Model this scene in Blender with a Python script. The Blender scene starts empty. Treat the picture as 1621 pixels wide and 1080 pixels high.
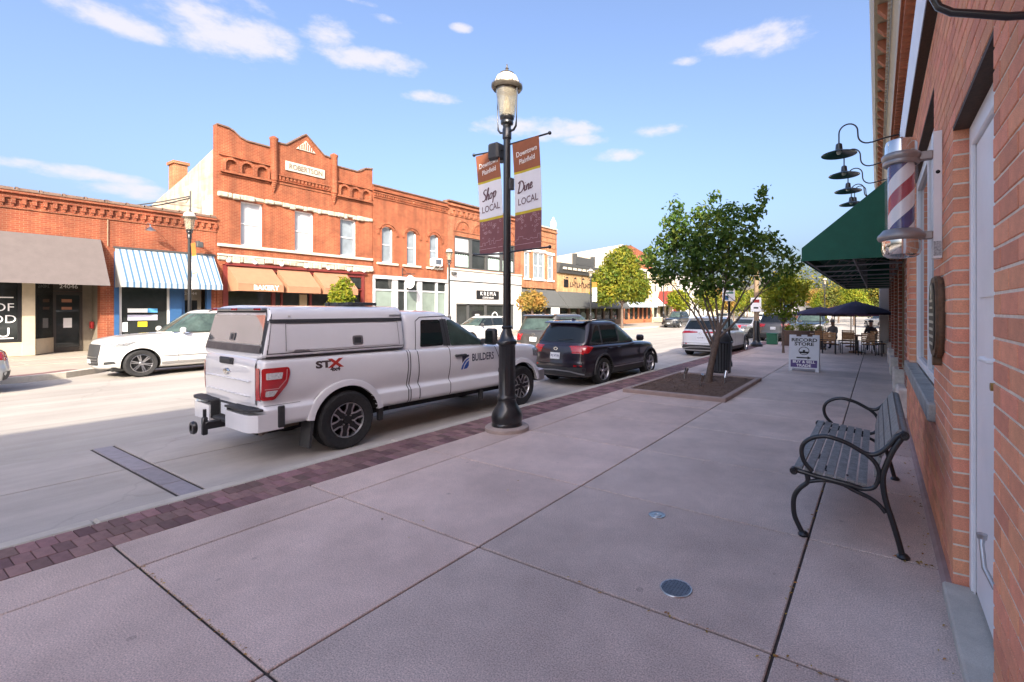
import bpy, bmesh, math, random
import numpy as np
from mathutils import Vector, Matrix
from mathutils.bvhtree import BVHTree
from mathutils.geometry import tessellate_polygon

R = math.radians
PI = math.pi
rng = random.Random(7)
nrng = np.random.default_rng(11)
S = bpy.context.scene
COL = S.collection

# ------------------------------------------------------------------ camera, sky, sun, exposure
SUN = Vector((1.0, -1.25, 0.90)).normalized()          # towards the sun
cam_d = bpy.data.cameras.new('camera')
cam = bpy.data.objects.new('camera', cam_d)
COL.objects.link(cam)
S.camera = cam
cam.location = (0, 0, 1.83)
cam.rotation_euler = (R(90), 0, R(32.915))
cam_d.sensor_width = 36
cam_d.lens = 36 * 757 / 1621
cam_d.shift_x = -(899 - 810.5) / 1621
cam_d.shift_y = -(540 - 491) / 1621
cam_d.clip_start = 0.05
cam_d.clip_end = 3000

W = bpy.data.worlds.new('World')
S.world = W
W.use_nodes = True
def build_world():
    nt = W.node_tree; nt.nodes.clear()
    N = nt.nodes.new; L = nt.links.new
    out = N('ShaderNodeOutputWorld'); bg = N('ShaderNodeBackground')
    sky = N('ShaderNodeTexSky'); sky.sky_type = 'NISHITA'; sky.sun_disc = False
    sky.sun_elevation = math.asin(SUN.z)
    sky.sun_rotation = math.atan2(SUN.x, SUN.y)
    sky.air_density = 0.95; sky.dust_density = 7.8; sky.ozone_density = 3.5; sky.altitude = 200
    bg.inputs['Strength'].default_value = SKY_K
    tc = N('ShaderNodeTexCoord')
    # clouds: soft lumps at fixed directions, torn by noise
    f, cx, vy = 757., 899., 491.
    th = R(32.915)
    fw = Vector((-math.sin(th), math.cos(th), 0)); rt = Vector((math.cos(th), math.sin(th), 0)); up = Vector((0, 0, 1))
    def dirpx(u, v): return (fw + rt * ((u - cx) / f) + up * ((vy - v) / f)).normalized()
    clouds = [(180, 30, 105, 26, 1.0), (350, 48, 128, 48, 1.0), (420, 75, 60, 26, .8), (522, 52, 52, 25, 1.0), (585, 95, 95, 22, 1.0),
              (300, -25, 150, 34, .8), (1200, 66, 108, 28, 1.0), (850, 203, 125, 19, 1.0), (690, 155, 60, 11, .85), (925, 222, 48, 11, .85), (1045, 207, 52, 12, .95), (985, 245, 60, 11, .75),
              (20, 257, 55, 12, 1.0), (130, 277, 100, 15, 1.0), (190, 300, 85, 17, 1.0), (730, 45, 22, 8, .8), (1085, 98, 34, 9, .75), (560, 0, 60, 6, .5), (600, 28, 60, 7, .4),
              (-420, 120, 160, 40, .8), (2300, 60, 190, 50, .8), (-900, 240, 170, 26, .7), (1750, 190, 120, 18, .6)]
    nz = N('ShaderNodeTexNoise'); nz.inputs['Scale'].default_value = 13; nz.inputs['Detail'].default_value = 7; nz.inputs['Roughness'].default_value = .62
    mp = N('ShaderNodeMapping'); mp.inputs['Scale'].default_value = (1, 1, 2.2)
    L(tc.outputs['Generated'], mp.inputs['Vector']); L(mp.outputs['Vector'], nz.inputs['Vector'])
    acc = None
    for (u, v, sx, sy, k) in clouds:
        c = dirpx(u, v)
        r_ = Vector((-c.y, c.x, 0)).normalized() * -1
        u_ = c.cross(r_).normalized()
        if u_.z < 0: u_ = -u_
        foc = math.hypot(f, math.hypot(u - cx, v - vy))
        ax = .92 * sx / foc; ay = 1.05 * sy / foc
        sub = N('ShaderNodeVectorMath'); sub.operation = 'SUBTRACT'; sub.inputs[1].default_value = c
        L(tc.outputs['Generated'], sub.inputs[0])
        d1 = N('ShaderNodeVectorMath'); d1.operation = 'DOT_PRODUCT'; d1.inputs[1].default_value = r_ / ax; L(sub.outputs[0], d1.inputs[0])
        d2 = N('ShaderNodeVectorMath'); d2.operation = 'DOT_PRODUCT'; d2.inputs[1].default_value = u_ / ay; L(sub.outputs[0], d2.inputs[0])
        cb = N('ShaderNodeCombineXYZ'); L(d1.outputs['Value'], cb.inputs[0]); L(d2.outputs['Value'], cb.inputs[1])
        ln = N('ShaderNodeVectorMath'); ln.operation = 'DOT_PRODUCT'; L(cb.outputs[0], ln.inputs[0]); L(cb.outputs[0], ln.inputs[1])
        front = N('ShaderNodeVectorMath'); front.operation = 'DOT_PRODUCT'; front.inputs[1].default_value = c; L(tc.outputs['Generated'], front.inputs[0])
        mr = N('ShaderNodeMapRange'); mr.inputs[1].default_value = 0; mr.inputs[2].default_value = 1.25; mr.inputs[3].default_value = k; mr.inputs[4].default_value = 0
        L(ln.outputs['Value'], mr.inputs[0])
        gt = N('ShaderNodeMath'); gt.operation = 'GREATER_THAN'; gt.inputs[1].default_value = .5; L(front.outputs['Value'], gt.inputs[0])
        mm = N('ShaderNodeMath'); mm.operation = 'MULTIPLY'; L(mr.outputs[0], mm.inputs[0]); L(gt.outputs[0], mm.inputs[1])
        if acc is None: acc = mm
        else:
            mx = N('ShaderNodeMath'); mx.operation = 'MAXIMUM'; L(acc.outputs[0], mx.inputs[0]); L(mm.outputs[0], mx.inputs[1]); acc = mx
    # density = smoothstep(lump + (noise-0.5)*1.5)
    n2 = N('ShaderNodeMath'); n2.operation = 'MULTIPLY_ADD'; n2.inputs[1].default_value = 2.3; n2.inputs[2].default_value = -1.32; L(nz.outputs['Fac'], n2.inputs[0])
    ad = N('ShaderNodeMath'); ad.operation = 'ADD'; L(acc.outputs[0], ad.inputs[0]); L(n2.outputs[0], ad.inputs[1])
    gate = N('ShaderNodeMath'); gate.operation = 'MULTIPLY'
    on = N('ShaderNodeMath'); on.operation = 'MULTIPLY'; on.inputs[1].default_value = 5; on.use_clamp = True; L(acc.outputs[0], on.inputs[0])
    sm = N('ShaderNodeMapRange'); sm.interpolation_type = 'SMOOTHSTEP'; sm.inputs[1].default_value = .1; sm.inputs[2].default_value = .95; sm.inputs[3].default_value = 0; sm.inputs[4].default_value = .86
    L(ad.outputs[0], sm.inputs[0]); L(sm.outputs[0], gate.inputs[0]); L(on.outputs[0], gate.inputs[1])
    mix = N('ShaderNodeMix'); mix.data_type = 'RGBA'; mix.inputs[7].default_value = CLOUD_COL
    L(gate.outputs[0], mix.inputs[0]); wbn = N('ShaderNodeMix'); wbn.data_type = 'RGBA'; wbn.blend_type = 'MULTIPLY'; wbn.inputs[0].default_value = 1; wbn.inputs[7].default_value = (1.0, .957, .98, 1)   # white balance of the whole dome
    L(sky.outputs[0], wbn.inputs[6]); L(wbn.outputs[2], mix.inputs[6])
    L(mix.outputs[2], bg.inputs['Color']); L(bg.outputs[0], out.inputs['Surface'])
EXPO = 2.0
SKY_K = .10
CLOUD_COL = tuple(c / SKY_K / 2 ** EXPO for c in (.98, .94, 1.02)) + (1,)
build_world()

sun_d = bpy.data.lights.new('sun', 'SUN')
sun_d.energy = 2.3; sun_d.angle = R(.53); sun_d.color = (1.0, .90, .74)
sun = bpy.data.objects.new('sun', sun_d); COL.objects.link(sun)
sun.rotation_euler = SUN.to_track_quat('Z', 'Y').to_euler()
S.view_settings.view_transform = 'Standard'
S.view_settings.look = 'None'
S.view_settings.gamma = 1
S.view_settings.exposure = EXPO
S.view_settings.use_curve_mapping = False
S.render.engine = 'CYCLES'
S.cycles.use_denoising = True
S.cycles.max_bounces = 6
S.cycles.transparent_max_bounces = 12
S.cycles.sample_clamp_indirect = 6

# ------------------------------------------------------------------ materials
MATS = {}
def M(name, col=(.5, .5, .5), rough=.6, metal=0, var=.12, scale=4, bump=0, bscale=60, coat=0, spec=.5, fine=0, fscale=250, trans=0, alpha=1, emit=0, stain=0, stcol=None, stscale=1.2):
    if name in MATS: return MATS[name]
    m = bpy.data.materials.new(name); m.use_nodes = True; MATS[name] = m
    nt = m.node_tree; N = nt.nodes.new; L = nt.links.new
    b = nt.nodes['Principled BSDF']
    b.inputs['Roughness'].default_value = rough; b.inputs['Metallic'].default_value = metal
    b.inputs['Coat Weight'].default_value = coat; b.inputs['Coat Roughness'].default_value = .04
    b.inputs['Specular IOR Level'].default_value = spec
    b.inputs['Transmission Weight'].default_value = trans; b.inputs['Alpha'].default_value = alpha
    c4 = (*col, 1)
    b.inputs['Base Color'].default_value = c4
    if emit: b.inputs['Emission Color'].default_value = c4; b.inputs['Emission Strength'].default_value = emit
    cur = None
    if var or bump or fine or stain:
        tc = N('ShaderNodeTexCoord')
    def mixmul(prev, tex_out, lo, hi):
        mr = N('ShaderNodeMapRange'); mr.inputs[1].default_value = .3; mr.inputs[2].default_value = .7; mr.inputs[3].default_value = lo; mr.inputs[4].default_value = hi
        L(tex_out, mr.inputs[0])
        mx = N('ShaderNodeMix'); mx.data_type = 'RGBA'; mx.blend_type = 'MULTIPLY'; mx.inputs[0].default_value = 1
        if prev is None: mx.inputs[6].default_value = c4
        else: L(prev, mx.inputs[6])
        L(mr.outputs[0], mx.inputs[7]); return mx.outputs[2]
    if var:
        n = N('ShaderNodeTexNoise'); n.inputs['Scale'].default_value = scale; n.inputs['Detail'].default_value = 6; n.inputs['Roughness'].default_value = .65
        L(tc.outputs['Object'], n.inputs['Vector']); cur = mixmul(cur, n.outputs['Fac'], 1 - var, 1 + var)
    if fine:
        n = N('ShaderNodeTexNoise'); n.inputs['Scale'].default_value = fscale; n.inputs['Detail'].default_value = 2
        L(tc.outputs['Object'], n.inputs['Vector']); cur = mixmul(cur, n.outputs['Fac'], 1 - fine, 1 + fine)
    if stain:
        n = N('ShaderNodeTexNoise'); n.inputs['Scale'].default_value = stscale; n.inputs['Detail'].default_value = 8; n.inputs['Roughness'].default_value = .7
        L(tc.outputs['Object'], n.inputs['Vector'])
        mr = N('ShaderNodeMapRange'); mr.inputs[1].default_value = .5; mr.inputs[2].default_value = .75; mr.inputs[3].default_value = 0; mr.inputs[4].default_value = stain
        L(n.outputs['Fac'], mr.inputs[0])
        mx = N('ShaderNodeMix'); mx.data_type = 'RGBA'
        L(mr.outputs[0], mx.inputs[0])
        if cur is None: mx.inputs[6].default_value = c4
        else: L(cur, mx.inputs[6])
        mx.inputs[7].default_value = (*(stcol or (.1, .08, .06)), 1); cur = mx.outputs[2]
    if cur is not None: L(cur, b.inputs['Base Color'])
    if bump:
        n = N('ShaderNodeTexNoise'); n.inputs['Scale'].default_value = bscale; n.inputs['Detail'].default_value = 5
        L(tc.outputs['Object'], n.inputs['Vector'])
        bp = N('ShaderNodeBump'); bp.inputs['Strength'].default_value = bump; bp.inputs['Distance'].default_value = .01
        L(n.outputs['Fac'], bp.inputs['Height']); L(bp.outputs[0], b.inputs['Normal'])
    return m

def marks(m, kind):
    """wear on paving: 'spots' = gum and drips, 'streak' = tyre-worn bands along the street"""
    nt = m.node_tree; N = nt.nodes.new; L = nt.links.new; b = nt.nodes['Principled BSDF']; src = b.inputs['Base Color'].links[0].from_socket
    tc = N('ShaderNodeTexCoord'); gm = N('ShaderNodeNewGeometry')
    if kind == 'spots':
        v = N('ShaderNodeTexVoronoi'); v.inputs['Scale'].default_value = 2.6; L(gm.outputs['Position'], v.inputs['Vector'])
        w = N('ShaderNodeTexWhiteNoise'); L(v.outputs['Position'], w.inputs['Vector'])
        th = N('ShaderNodeMath'); th.operation = 'MULTIPLY'; th.inputs[1].default_value = .075; L(w.outputs['Value'], th.inputs[0])
        lt = N('ShaderNodeMath'); lt.operation = 'LESS_THAN'; L(v.outputs['Distance'], lt.inputs[0]); L(th.outputs[0], lt.inputs[1])
        fac = N('ShaderNodeMath'); fac.operation = 'MULTIPLY_ADD'; fac.inputs[1].default_value = -.24; fac.inputs[2].default_value = 1; L(lt.outputs[0], fac.inputs[0])
        n2 = N('ShaderNodeTexNoise'); n2.inputs['Scale'].default_value = .55; n2.inputs['Detail'].default_value = 9; n2.inputs['Roughness'].default_value = .72; L(gm.outputs['Position'], n2.inputs['Vector'])
        mr = N('ShaderNodeMapRange'); mr.inputs[1].default_value = .35; mr.inputs[2].default_value = .68; mr.inputs[3].default_value = .80; mr.inputs[4].default_value = 1.12; L(n2.outputs['Fac'], mr.inputs[0])
        mm = N('ShaderNodeMath'); mm.operation = 'MULTIPLY'; L(fac.outputs[0], mm.inputs[0]); L(mr.outputs[0], mm.inputs[1]); out = mm.outputs[0]
    else:
        mp = N('ShaderNodeMapping'); mp.inputs['Scale'].default_value = (.75, .035, 1); L(gm.outputs['Position'], mp.inputs['Vector'])
        n2 = N('ShaderNodeTexNoise'); n2.inputs['Scale'].default_value = 1.6; n2.inputs['Detail'].default_value = 7; n2.inputs['Roughness'].default_value = .65; L(mp.outputs[0], n2.inputs['Vector'])
        mr = N('ShaderNodeMapRange'); mr.inputs[1].default_value = .33; mr.inputs[2].default_value = .66; mr.inputs[3].default_value = .80; mr.inputs[4].default_value = 1.1; L(n2.outputs['Fac'], mr.inputs[0])
        v = N('ShaderNodeTexVoronoi'); v.feature = 'DISTANCE_TO_EDGE'; v.inputs['Scale'].default_value = .22
        n3 = N('ShaderNodeTexNoise'); n3.inputs['Scale'].default_value = 1.2; n3.inputs['Detail'].default_value = 5; L(gm.outputs['Position'], n3.inputs['Vector'])
        am = N('ShaderNodeVectorMath'); am.operation = 'MULTIPLY_ADD'; am.inputs[1].default_value = (1.2, 1.2, 0); L(n3.outputs['Color'], am.inputs[0]); L(gm.outputs['Position'], am.inputs[2]); L(am.outputs[0], v.inputs['Vector'])
        lt = N('ShaderNodeMapRange'); lt.inputs[1].default_value = .001; lt.inputs[2].default_value = .006; lt.inputs[3].default_value = .90; lt.inputs[4].default_value = 1; L(v.outputs['Distance'], lt.inputs[0])
        mm = N('ShaderNodeMath'); mm.operation = 'MULTIPLY'; L(mr.outputs[0], mm.inputs[0]); L(lt.outputs[0], mm.inputs[1]); out = mm.outputs[0]
    mx = N('ShaderNodeMix'); mx.data_type = 'RGBA'; mx.blend_type = 'MULTIPLY'; mx.inputs[0].default_value = 1
    L(src, mx.inputs[6]); L(out, mx.inputs[7]); L(mx.outputs[2], b.inputs['Base Color']); return m

def vary_island(m, amt=.25, hue=0.0):
    """extra brightness (and hue) change per loose piece and per object"""
    nt = m.node_tree; N = nt.nodes.new; L = nt.links.new
    b = nt.nodes['Principled BSDF']
    g = N('ShaderNodeNewGeometry'); oi = N('ShaderNodeObjectInfo')
    ad = N('ShaderNodeMath'); ad.operation = 'ADD'; L(g.outputs['Random Per Island'], ad.inputs[0]); L(oi.outputs['Random'], ad.inputs[1])
    fr = N('ShaderNodeMath'); fr.operation = 'FRACT'; L(ad.outputs[0], fr.inputs[0])
    mr = N('ShaderNodeMapRange'); mr.inputs[3].default_value = 1 - amt; mr.inputs[4].default_value = 1 + amt; L(fr.outputs[0], mr.inputs[0])
    hs = N('ShaderNodeHueSaturation'); L(mr.outputs[0], hs.inputs['Value'])
    if hue:
        m2 = N('ShaderNodeMath'); m2.operation = 'MULTIPLY'; m2.inputs[1].default_value = 7.13; L(fr.outputs[0], m2.inputs[0])
        f2 = N('ShaderNodeMath'); f2.operation = 'FRACT'; L(m2.outputs[0], f2.inputs[0])
        m3 = N('ShaderNodeMapRange'); m3.inputs[3].default_value = .5 - hue; m3.inputs[4].default_value = .5 + hue; L(f2.outputs[0], m3.inputs[0]); L(m3.outputs[0], hs.inputs['Hue'])
    src = b.inputs['Base Color'].links[0].from_socket if b.inputs['Base Color'].links else None
    if src: L(src, hs.inputs['Color'])
    else: hs.inputs['Color'].default_value = b.inputs['Base Color'].default_value
    L(hs.outputs[0], b.inputs['Base Color'])
    return m

def brick_mat(name, c1, c2, mortar, bw=.21, bh=.075, axis='y', mort=.012):
    if name in MATS: return MATS[name]
    m = M(name, c1, .85, var=0)
    nt = m.node_tree; N = nt.nodes.new; L = nt.links.new; b = nt.nodes['Principled BSDF']
    tc = N('ShaderNodeTexCoord'); sp = N('ShaderNodeSeparateXYZ'); cb = N('ShaderNodeCombineXYZ')
    L(tc.outputs['Object'], sp.inputs[0]); L(sp.outputs['Y' if axis == 'y' else 'X'], cb.inputs[0]); L(sp.outputs['Z'], cb.inputs[1])
    br = N('ShaderNodeTexBrick'); br.inputs['Scale'].default_value = 1; br.inputs['Brick Width'].default_value = bw; br.inputs['Row Height'].default_value = bh; br.inputs['Mortar Size'].default_value = mort; br.inputs['Mortar Smooth'].default_value = .3; br.inputs['Bias'].default_value = 0
    br.inputs['Color1'].default_value = (*c1, 1); br.inputs['Color2'].default_value = (*c2, 1); br.inputs['Mortar'].default_value = (*mortar, 1)
    L(cb.outputs[0], br.inputs['Vector'])
    n = N('ShaderNodeTexNoise'); n.inputs['Scale'].default_value = .9; n.inputs['Detail'].default_value = 7; n.inputs['Roughness'].default_value = .7; L(tc.outputs['Object'], n.inputs['Vector'])
    mr = N('ShaderNodeMapRange'); mr.inputs[1].default_value = .3; mr.inputs[2].default_value = .7; mr.inputs[3].default_value = .68; mr.inputs[4].default_value = 1.25; L(n.outputs['Fac'], mr.inputs[0])
    mx = N('ShaderNodeMix'); mx.data_type = 'RGBA'; mx.blend_type = 'MULTIPLY'; mx.inputs[0].default_value = 1
    mp = N('ShaderNodeMapping'); mp.inputs['Scale'].default_value = (2.2, 2.2, .22); L(tc.outputs['Object'], mp.inputs['Vector'])
    n2 = N('ShaderNodeTexNoise'); n2.inputs['Scale'].default_value = 1.1; n2.inputs['Detail'].default_value = 6; L(mp.outputs[0], n2.inputs['Vector'])
    m2 = N('ShaderNodeMapRange'); m2.inputs[1].default_value = .35; m2.inputs[2].default_value = .65; m2.inputs[3].default_value = .74; m2.inputs[4].default_value = 1.12; L(n2.outputs['Fac'], m2.inputs[0])
    mw = N('ShaderNodeMath'); mw.operation = 'MULTIPLY'; L(mr.outputs[0], mw.inputs[0]); L(m2.outputs[0], mw.inputs[1])
    L(br.outputs['Color'], mx.inputs[6]); L(mw.outputs[0], mx.inputs[7]); L(mx.outputs[2], b.inputs['Base Color'])
    bp = N('ShaderNodeBump'); bp.inputs['Strength'].default_value = .6; bp.inputs['Distance'].default_value = .01; bp.invert = True
    L(br.outputs['Fac'], bp.inputs['Height']); L(bp.outputs[0], b.inputs['Normal'])
    return m

# ------------------------------------------------------------------ mesh helpers
class MB:
    def __init__(self): self.v = []; self.f = []; self.m = []
    def add(self, vs, fs, mi=0):
        o = len(self.v); self.v.extend([tuple(p) for p in vs]); self.f.extend([tuple(i + o for i in f) for f in fs]); self.m.extend([mi] * len(fs)); return self
    def box(self, x0, x1, y0, y1, z0, z1, mi=0):
        if x0 > x1: x0, x1 = x1, x0
        if y0 > y1: y0, y1 = y1, y0
        if z0 > z1: z0, z1 = z1, z0
        return self.add([(x0, y0, z0), (x1, y0, z0), (x1, y1, z0), (x0, y1, z0), (x0, y0, z1), (x1, y0, z1), (x1, y1, z1), (x0, y1, z1)],
                 [(0, 3, 2, 1), (4, 5, 6, 7), (0, 1, 5, 4), (1, 2, 6, 5), (2, 3, 7, 6), (3, 0, 4, 7)], mi)
    def bbox(self, x0, x1, y0, y1, z0, z1, c=.01, mi=0):
        """box with chamfered edges (24 verts)"""
        if x0 > x1: x0, x1 = x1, x0
        if y0 > y1: y0, y1 = y1, y0
        if z0 > z1: z0, z1 = z1, z0
        vs = []; idx = {}
        X = (x0, x1); Y = (y0, y1); Z = (z0, z1); s = (1, -1)
        for i in (0, 1):
            for j in (0, 1):
                for k in (0, 1):
                    for a in range(3):
                        p = [X[i] + (s[i] * c if a != 0 else 0), Y[j] + (s[j] * c if a != 1 else 0), Z[k] + (s[k] * c if a != 2 else 0)]
                        idx[(i, j, k, a)] = len(vs); vs.append(p)
        fs = []
        for i in (0, 1):
            q = [idx[(i, 0, 0, 0)], idx[(i, 1, 0, 0)], idx[(i, 1, 1, 0)], idx[(i, 0, 1, 0)]]; fs.append(q if i else q[::-1])
            q = [idx[(0, i, 0, 1)], idx[(0, i, 1, 1)], idx[(1, i, 1, 1)], idx[(1, i, 0, 1)]]; fs.append(q if i else q[::-1])
            q = [idx[(0, 0, i, 2)], idx[(1, 0, i, 2)], idx[(1, 1, i, 2)], idx[(0, 1, i, 2)]]; fs.append(q if i else q[::-1])
        def edge(a, b, c_, d): fs.append([a, b, c_, d])
        for i in (0, 1):
            for j in (0, 1):
                edge(idx[(i, j, 0, 0)], idx[(i, j, 1, 0)], idx[(i, j, 1, 1)], idx[(i, j, 0, 1)])
                edge(idx[(i, 0, j, 0)], idx[(i, 1, j, 0)], idx[(i, 1, j, 2)], idx[(i, 0, j, 2)])
                edge(idx[(0, i, j, 1)], idx[(1, i, j, 1)], idx[(1, i, j, 2)], idx[(0, i, j, 2)])
                for k in (0, 1): fs.append([idx[(i, j, k, 0)], idx[(i, j, k, 1)], idx[(i, j, k, 2)]])
        return self.add(vs, fs, mi)
    def quad(self, a, b, c, d, mi=0): return self.add([a, b, c, d], [(0, 1, 2, 3)], mi)
    def prism(self, poly, a, b, axis='y', mi=0):
        """poly: 2D outline; extruded along axis from a to b. axis 'x': poly=(y,z); 'y': (x,z); 'z': (x,y)"""
        def P(p, t): return (t, p[0], p[1]) if axis == 'x' else (p[0], t, p[1]) if axis == 'y' else (p[0], p[1], t)
        n = len(poly); vs = [P(p, a) for p in poly] + [P(p, b) for p in poly]
        fs = [(i, (i + 1) % n, (i + 1) % n + n, i + n) for i in range(n)]
        tri = tessellate_polygon([[Vector((p[0], p[1], 0)) for p in poly]])
        fs += [tuple(t) for t in tri] + [tuple(i + n for i in t[::-1]) for t in tri]
        return self.add(vs, fs, mi)
    def lathe(self, prof, cx=0, cy=0, n=24, mi=0, axis='z', closed=False):
        """prof: list of (r, z)"""
        vs = []; fs = []; k = len(prof)
        for i in range(n):
            a = 2 * PI * i / n; c, s = math.cos(a), math.sin(a)
            for r, z in prof:
                if axis == 'z': vs.append((cx + r * c, cy + r * s, z))
                elif axis == 'x': vs.append((z, cx + r * c, cy + r * s))
                else: vs.append((cx + r * c, z, cy + r * s))
        for i in range(n):
            j = (i + 1) % n
            for t in range(k - 1 if not closed else k):
                u = (t + 1) % k
                fs.append((i * k + t, j * k + t, j * k + u, i * k + u))
        return self.add(vs, fs, mi)
    def tube(self, pts, r, n=8, mi=0, cap=True):
        pts = [Vector(p) for p in pts]; k = len(pts)
        rs = r if isinstance(r, (list, tuple)) else [r] * k
        vs = []; fs = []
        t0 = (pts[1] - pts[0]).normalized()
        nrm = t0.orthogonal().normalized()
        for i, p in enumerate(pts):
            t = (pts[min(i + 1, k - 1)] - pts[max(i - 1, 0)]).normalized()
            nrm = (nrm - t * nrm.dot(t))
            nrm = nrm.normalized() if nrm.length > 1e-6 else t.orthogonal().normalized()
            bn = t.cross(nrm)
            for j in range(n):
                a = 2 * PI * j / n
                vs.append(p + nrm * (rs[i] * math.cos(a)) + bn * (rs[i] * math.sin(a)))
        for i in range(k - 1):
            for j in range(n):
                j2 = (j + 1) % n
                fs.append((i * n + j, i * n + j2, (i + 1) * n + j2, (i + 1) * n + j))
        if cap: fs.append(tuple(range(n))[::-1]); fs.append(tuple((k - 1) * n + j for j in range(n)))
        return self.add(vs, fs, mi)
    def sphere(self, c, r, n=12, mi=0, sx=1, sy=1, sz=1):
        vs = []; fs = []; h = n // 2
        for i in range(h + 1):
            a = PI * i / h
            for j in range(n):
                b = 2 * PI * j / n
                vs.append((c[0] + sx * r * math.sin(a) * math.cos(b), c[1] + sy * r * math.sin(a) * math.sin(b), c[2] + sz * r * math.cos(a)))
        for i in range(h):
            for j in range(n):
                j2 = (j + 1) % n
                fs.append((i * n + j, (i + 1) * n + j, (i + 1) * n + j2, i * n + j2))
        return self.add(vs, fs, mi)
    def xf(self, mat, start=0):
        for i in range(start, len(self.v)): self.v[i] = tuple(mat @ Vector(self.v[i]))
        return self
    def merge(self, o, mi=None):
        b = len(self.v); self.v += o.v; self.f += [tuple(i + b for i in f) for f in o.f]; self.m += (o.m if mi is None else [mi] * len(o.f)); return self
    def islands(self):
        par = list(range(len(self.v)))
        def fd(i):
            while par[i] != i: par[i] = par[par[i]]; i = par[i]
            return i
        for f in self.f:
            r0 = fd(f[0])
            for i in f[1:]: par[fd(i)] = r0
        gr = {}
        for f, m in zip(self.f, self.m): gr.setdefault(fd(f[0]), []).append((f, m))
        out = []
        for fs in gr.values():
            o = MB(); mp = {}
            for f, m in fs:
                for i in f:
                    if i not in mp: mp[i] = len(o.v); o.v.append(self.v[i])
                o.f.append(tuple(mp[i] for i in f)); o.m.append(m)
            out.append(o)
        return out
    def mesh(self, name, mats, smooth=None):
        me = bpy.data.meshes.new(name); me.from_pydata(self.v, [], self.f)
        for m in (mats if isinstance(mats, (list, tuple)) else [mats]): me.materials.append(m)
        me.polygons.foreach_set('material_index', self.m)
        fix_normals(me)
        if smooth is not None:
            me.polygons.foreach_set('use_smooth', [True] * len(me.polygons)); me.set_sharp_from_angle(angle=R(smooth))
        me.update(); return me
def fix_normals(me):
    bm = bmesh.new(); bm.from_mesh(me); bmesh.ops.remove_doubles(bm, verts=bm.verts, dist=1e-6) if False else None
    bmesh.ops.recalc_face_normals(bm, faces=bm.faces); bm.to_mesh(me); bm.free()

def obj(name, mb, mats, parent=None, smooth=None, kind=None, label=None, loc=None):
    me = mb if isinstance(mb, bpy.types.Mesh) else mb.mesh(name, mats, smooth)
    o = bpy.data.objects.new(name, me); COL.objects.link(o)
    if parent: o.parent = parent
    if kind: o['kind'] = kind
    if label: o['label'] = label
    if loc: o.location = loc
    return o
def pieces(name, mb, mats, parent=None, **k):
    for p in mb.islands(): o = obj(name, p, mats, parent, **k)
    return o
def thing(name, label, cat, loc=(0, 0, 0), rz=0, group=None):
    o = bpy.data.objects.new(name, None); COL.objects.link(o); o.empty_display_size = .2
    o.location = loc; o.rotation_euler = (0, 0, rz); o['label'] = label; o['category'] = cat
    if group: o['group'] = group
    return o
def tag(o, label, cat, group=None):
    o['label'] = label; o['category'] = cat
    if group: o['group'] = group
    return o
def kids(o): return [c for c in bpy.data.objects if c.parent == o]
def dup(root, loc=None, rz=None, label=None, group=None, parent=None):
    ch = kids(root)
    r = root.copy(); COL.objects.link(r)
    if parent: r.parent = parent
    if loc is not None: r.location = loc
    if rz is not None: r.rotation_euler = (0, 0, rz)
    if label: r['label'] = label
    if group: r['group'] = group
    for c in ch: dup(c, parent=r)
    return r
def text_mb(s, size, shear=0, xs=1.0, align='CENTER', bold=0, sp=1.0):
    """2D text outline as faces in the XY plane (MB), centred; height of capitals about 0.7*size"""
    cu = bpy.data.curves.new('t', 'FONT'); cu.body = s; cu.size = size; cu.align_x = align; cu.align_y = 'CENTER'; cu.shear = shear; cu.offset = bold; cu.resolution_u = 3; cu.space_character = sp
    o = bpy.data.objects.new('t', cu); COL.objects.link(o)
    bpy.context.view_layer.update()
    me = o.evaluated_get(bpy.context.evaluated_depsgraph_get()).to_mesh()
    mb = MB(); mb.add([(v.co.x * xs, v.co.y, 0) for v in me.vertices], [tuple(p.vertices) for p in me.polygons])
    bpy.data.objects.remove(o); bpy.data.curves.remove(cu)
    return mb
def text_on(name, s, size, origin, xdir, ydir, mat, parent=None, th=.004, **kw):
    """raised lettering: text in the plane xdir/ydir at origin, thickness th along the normal"""
    mb = text_mb(s, size, **kw)
    xd = Vector(xdir).normalized(); yd = Vector(ydir).normalized(); nd = xd.cross(yd)
    out = MB()
    n = len(mb.v)
    o = Vector(origin)
    top = [o + xd * v[0] + yd * v[1] + nd * th for v in mb.v]; bot = [o + xd * v[0] + yd * v[1] for v in mb.v]
    ec = {}
    for f in mb.f:
        for i in range(len(f)):
            e = (f[i], f[(i + 1) % len(f)]); k = tuple(sorted(e)); ec.setdefault(k, []).append(e)
    fs = [tuple(f) for f in mb.f] + [(e[0][0], e[0][1], e[0][1] + n, e[0][0] + n)[::-1] for k, e in ec.items() if len(e) == 1]
    out.add(top + bot, fs)
    return obj(name, out, mat, parent)
def eval_mesh(o):
    bpy.context.view_layer.update()
    return bpy.data.meshes.new_from_object(o.evaluated_get(bpy.context.evaluated_depsgraph_get()))
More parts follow.
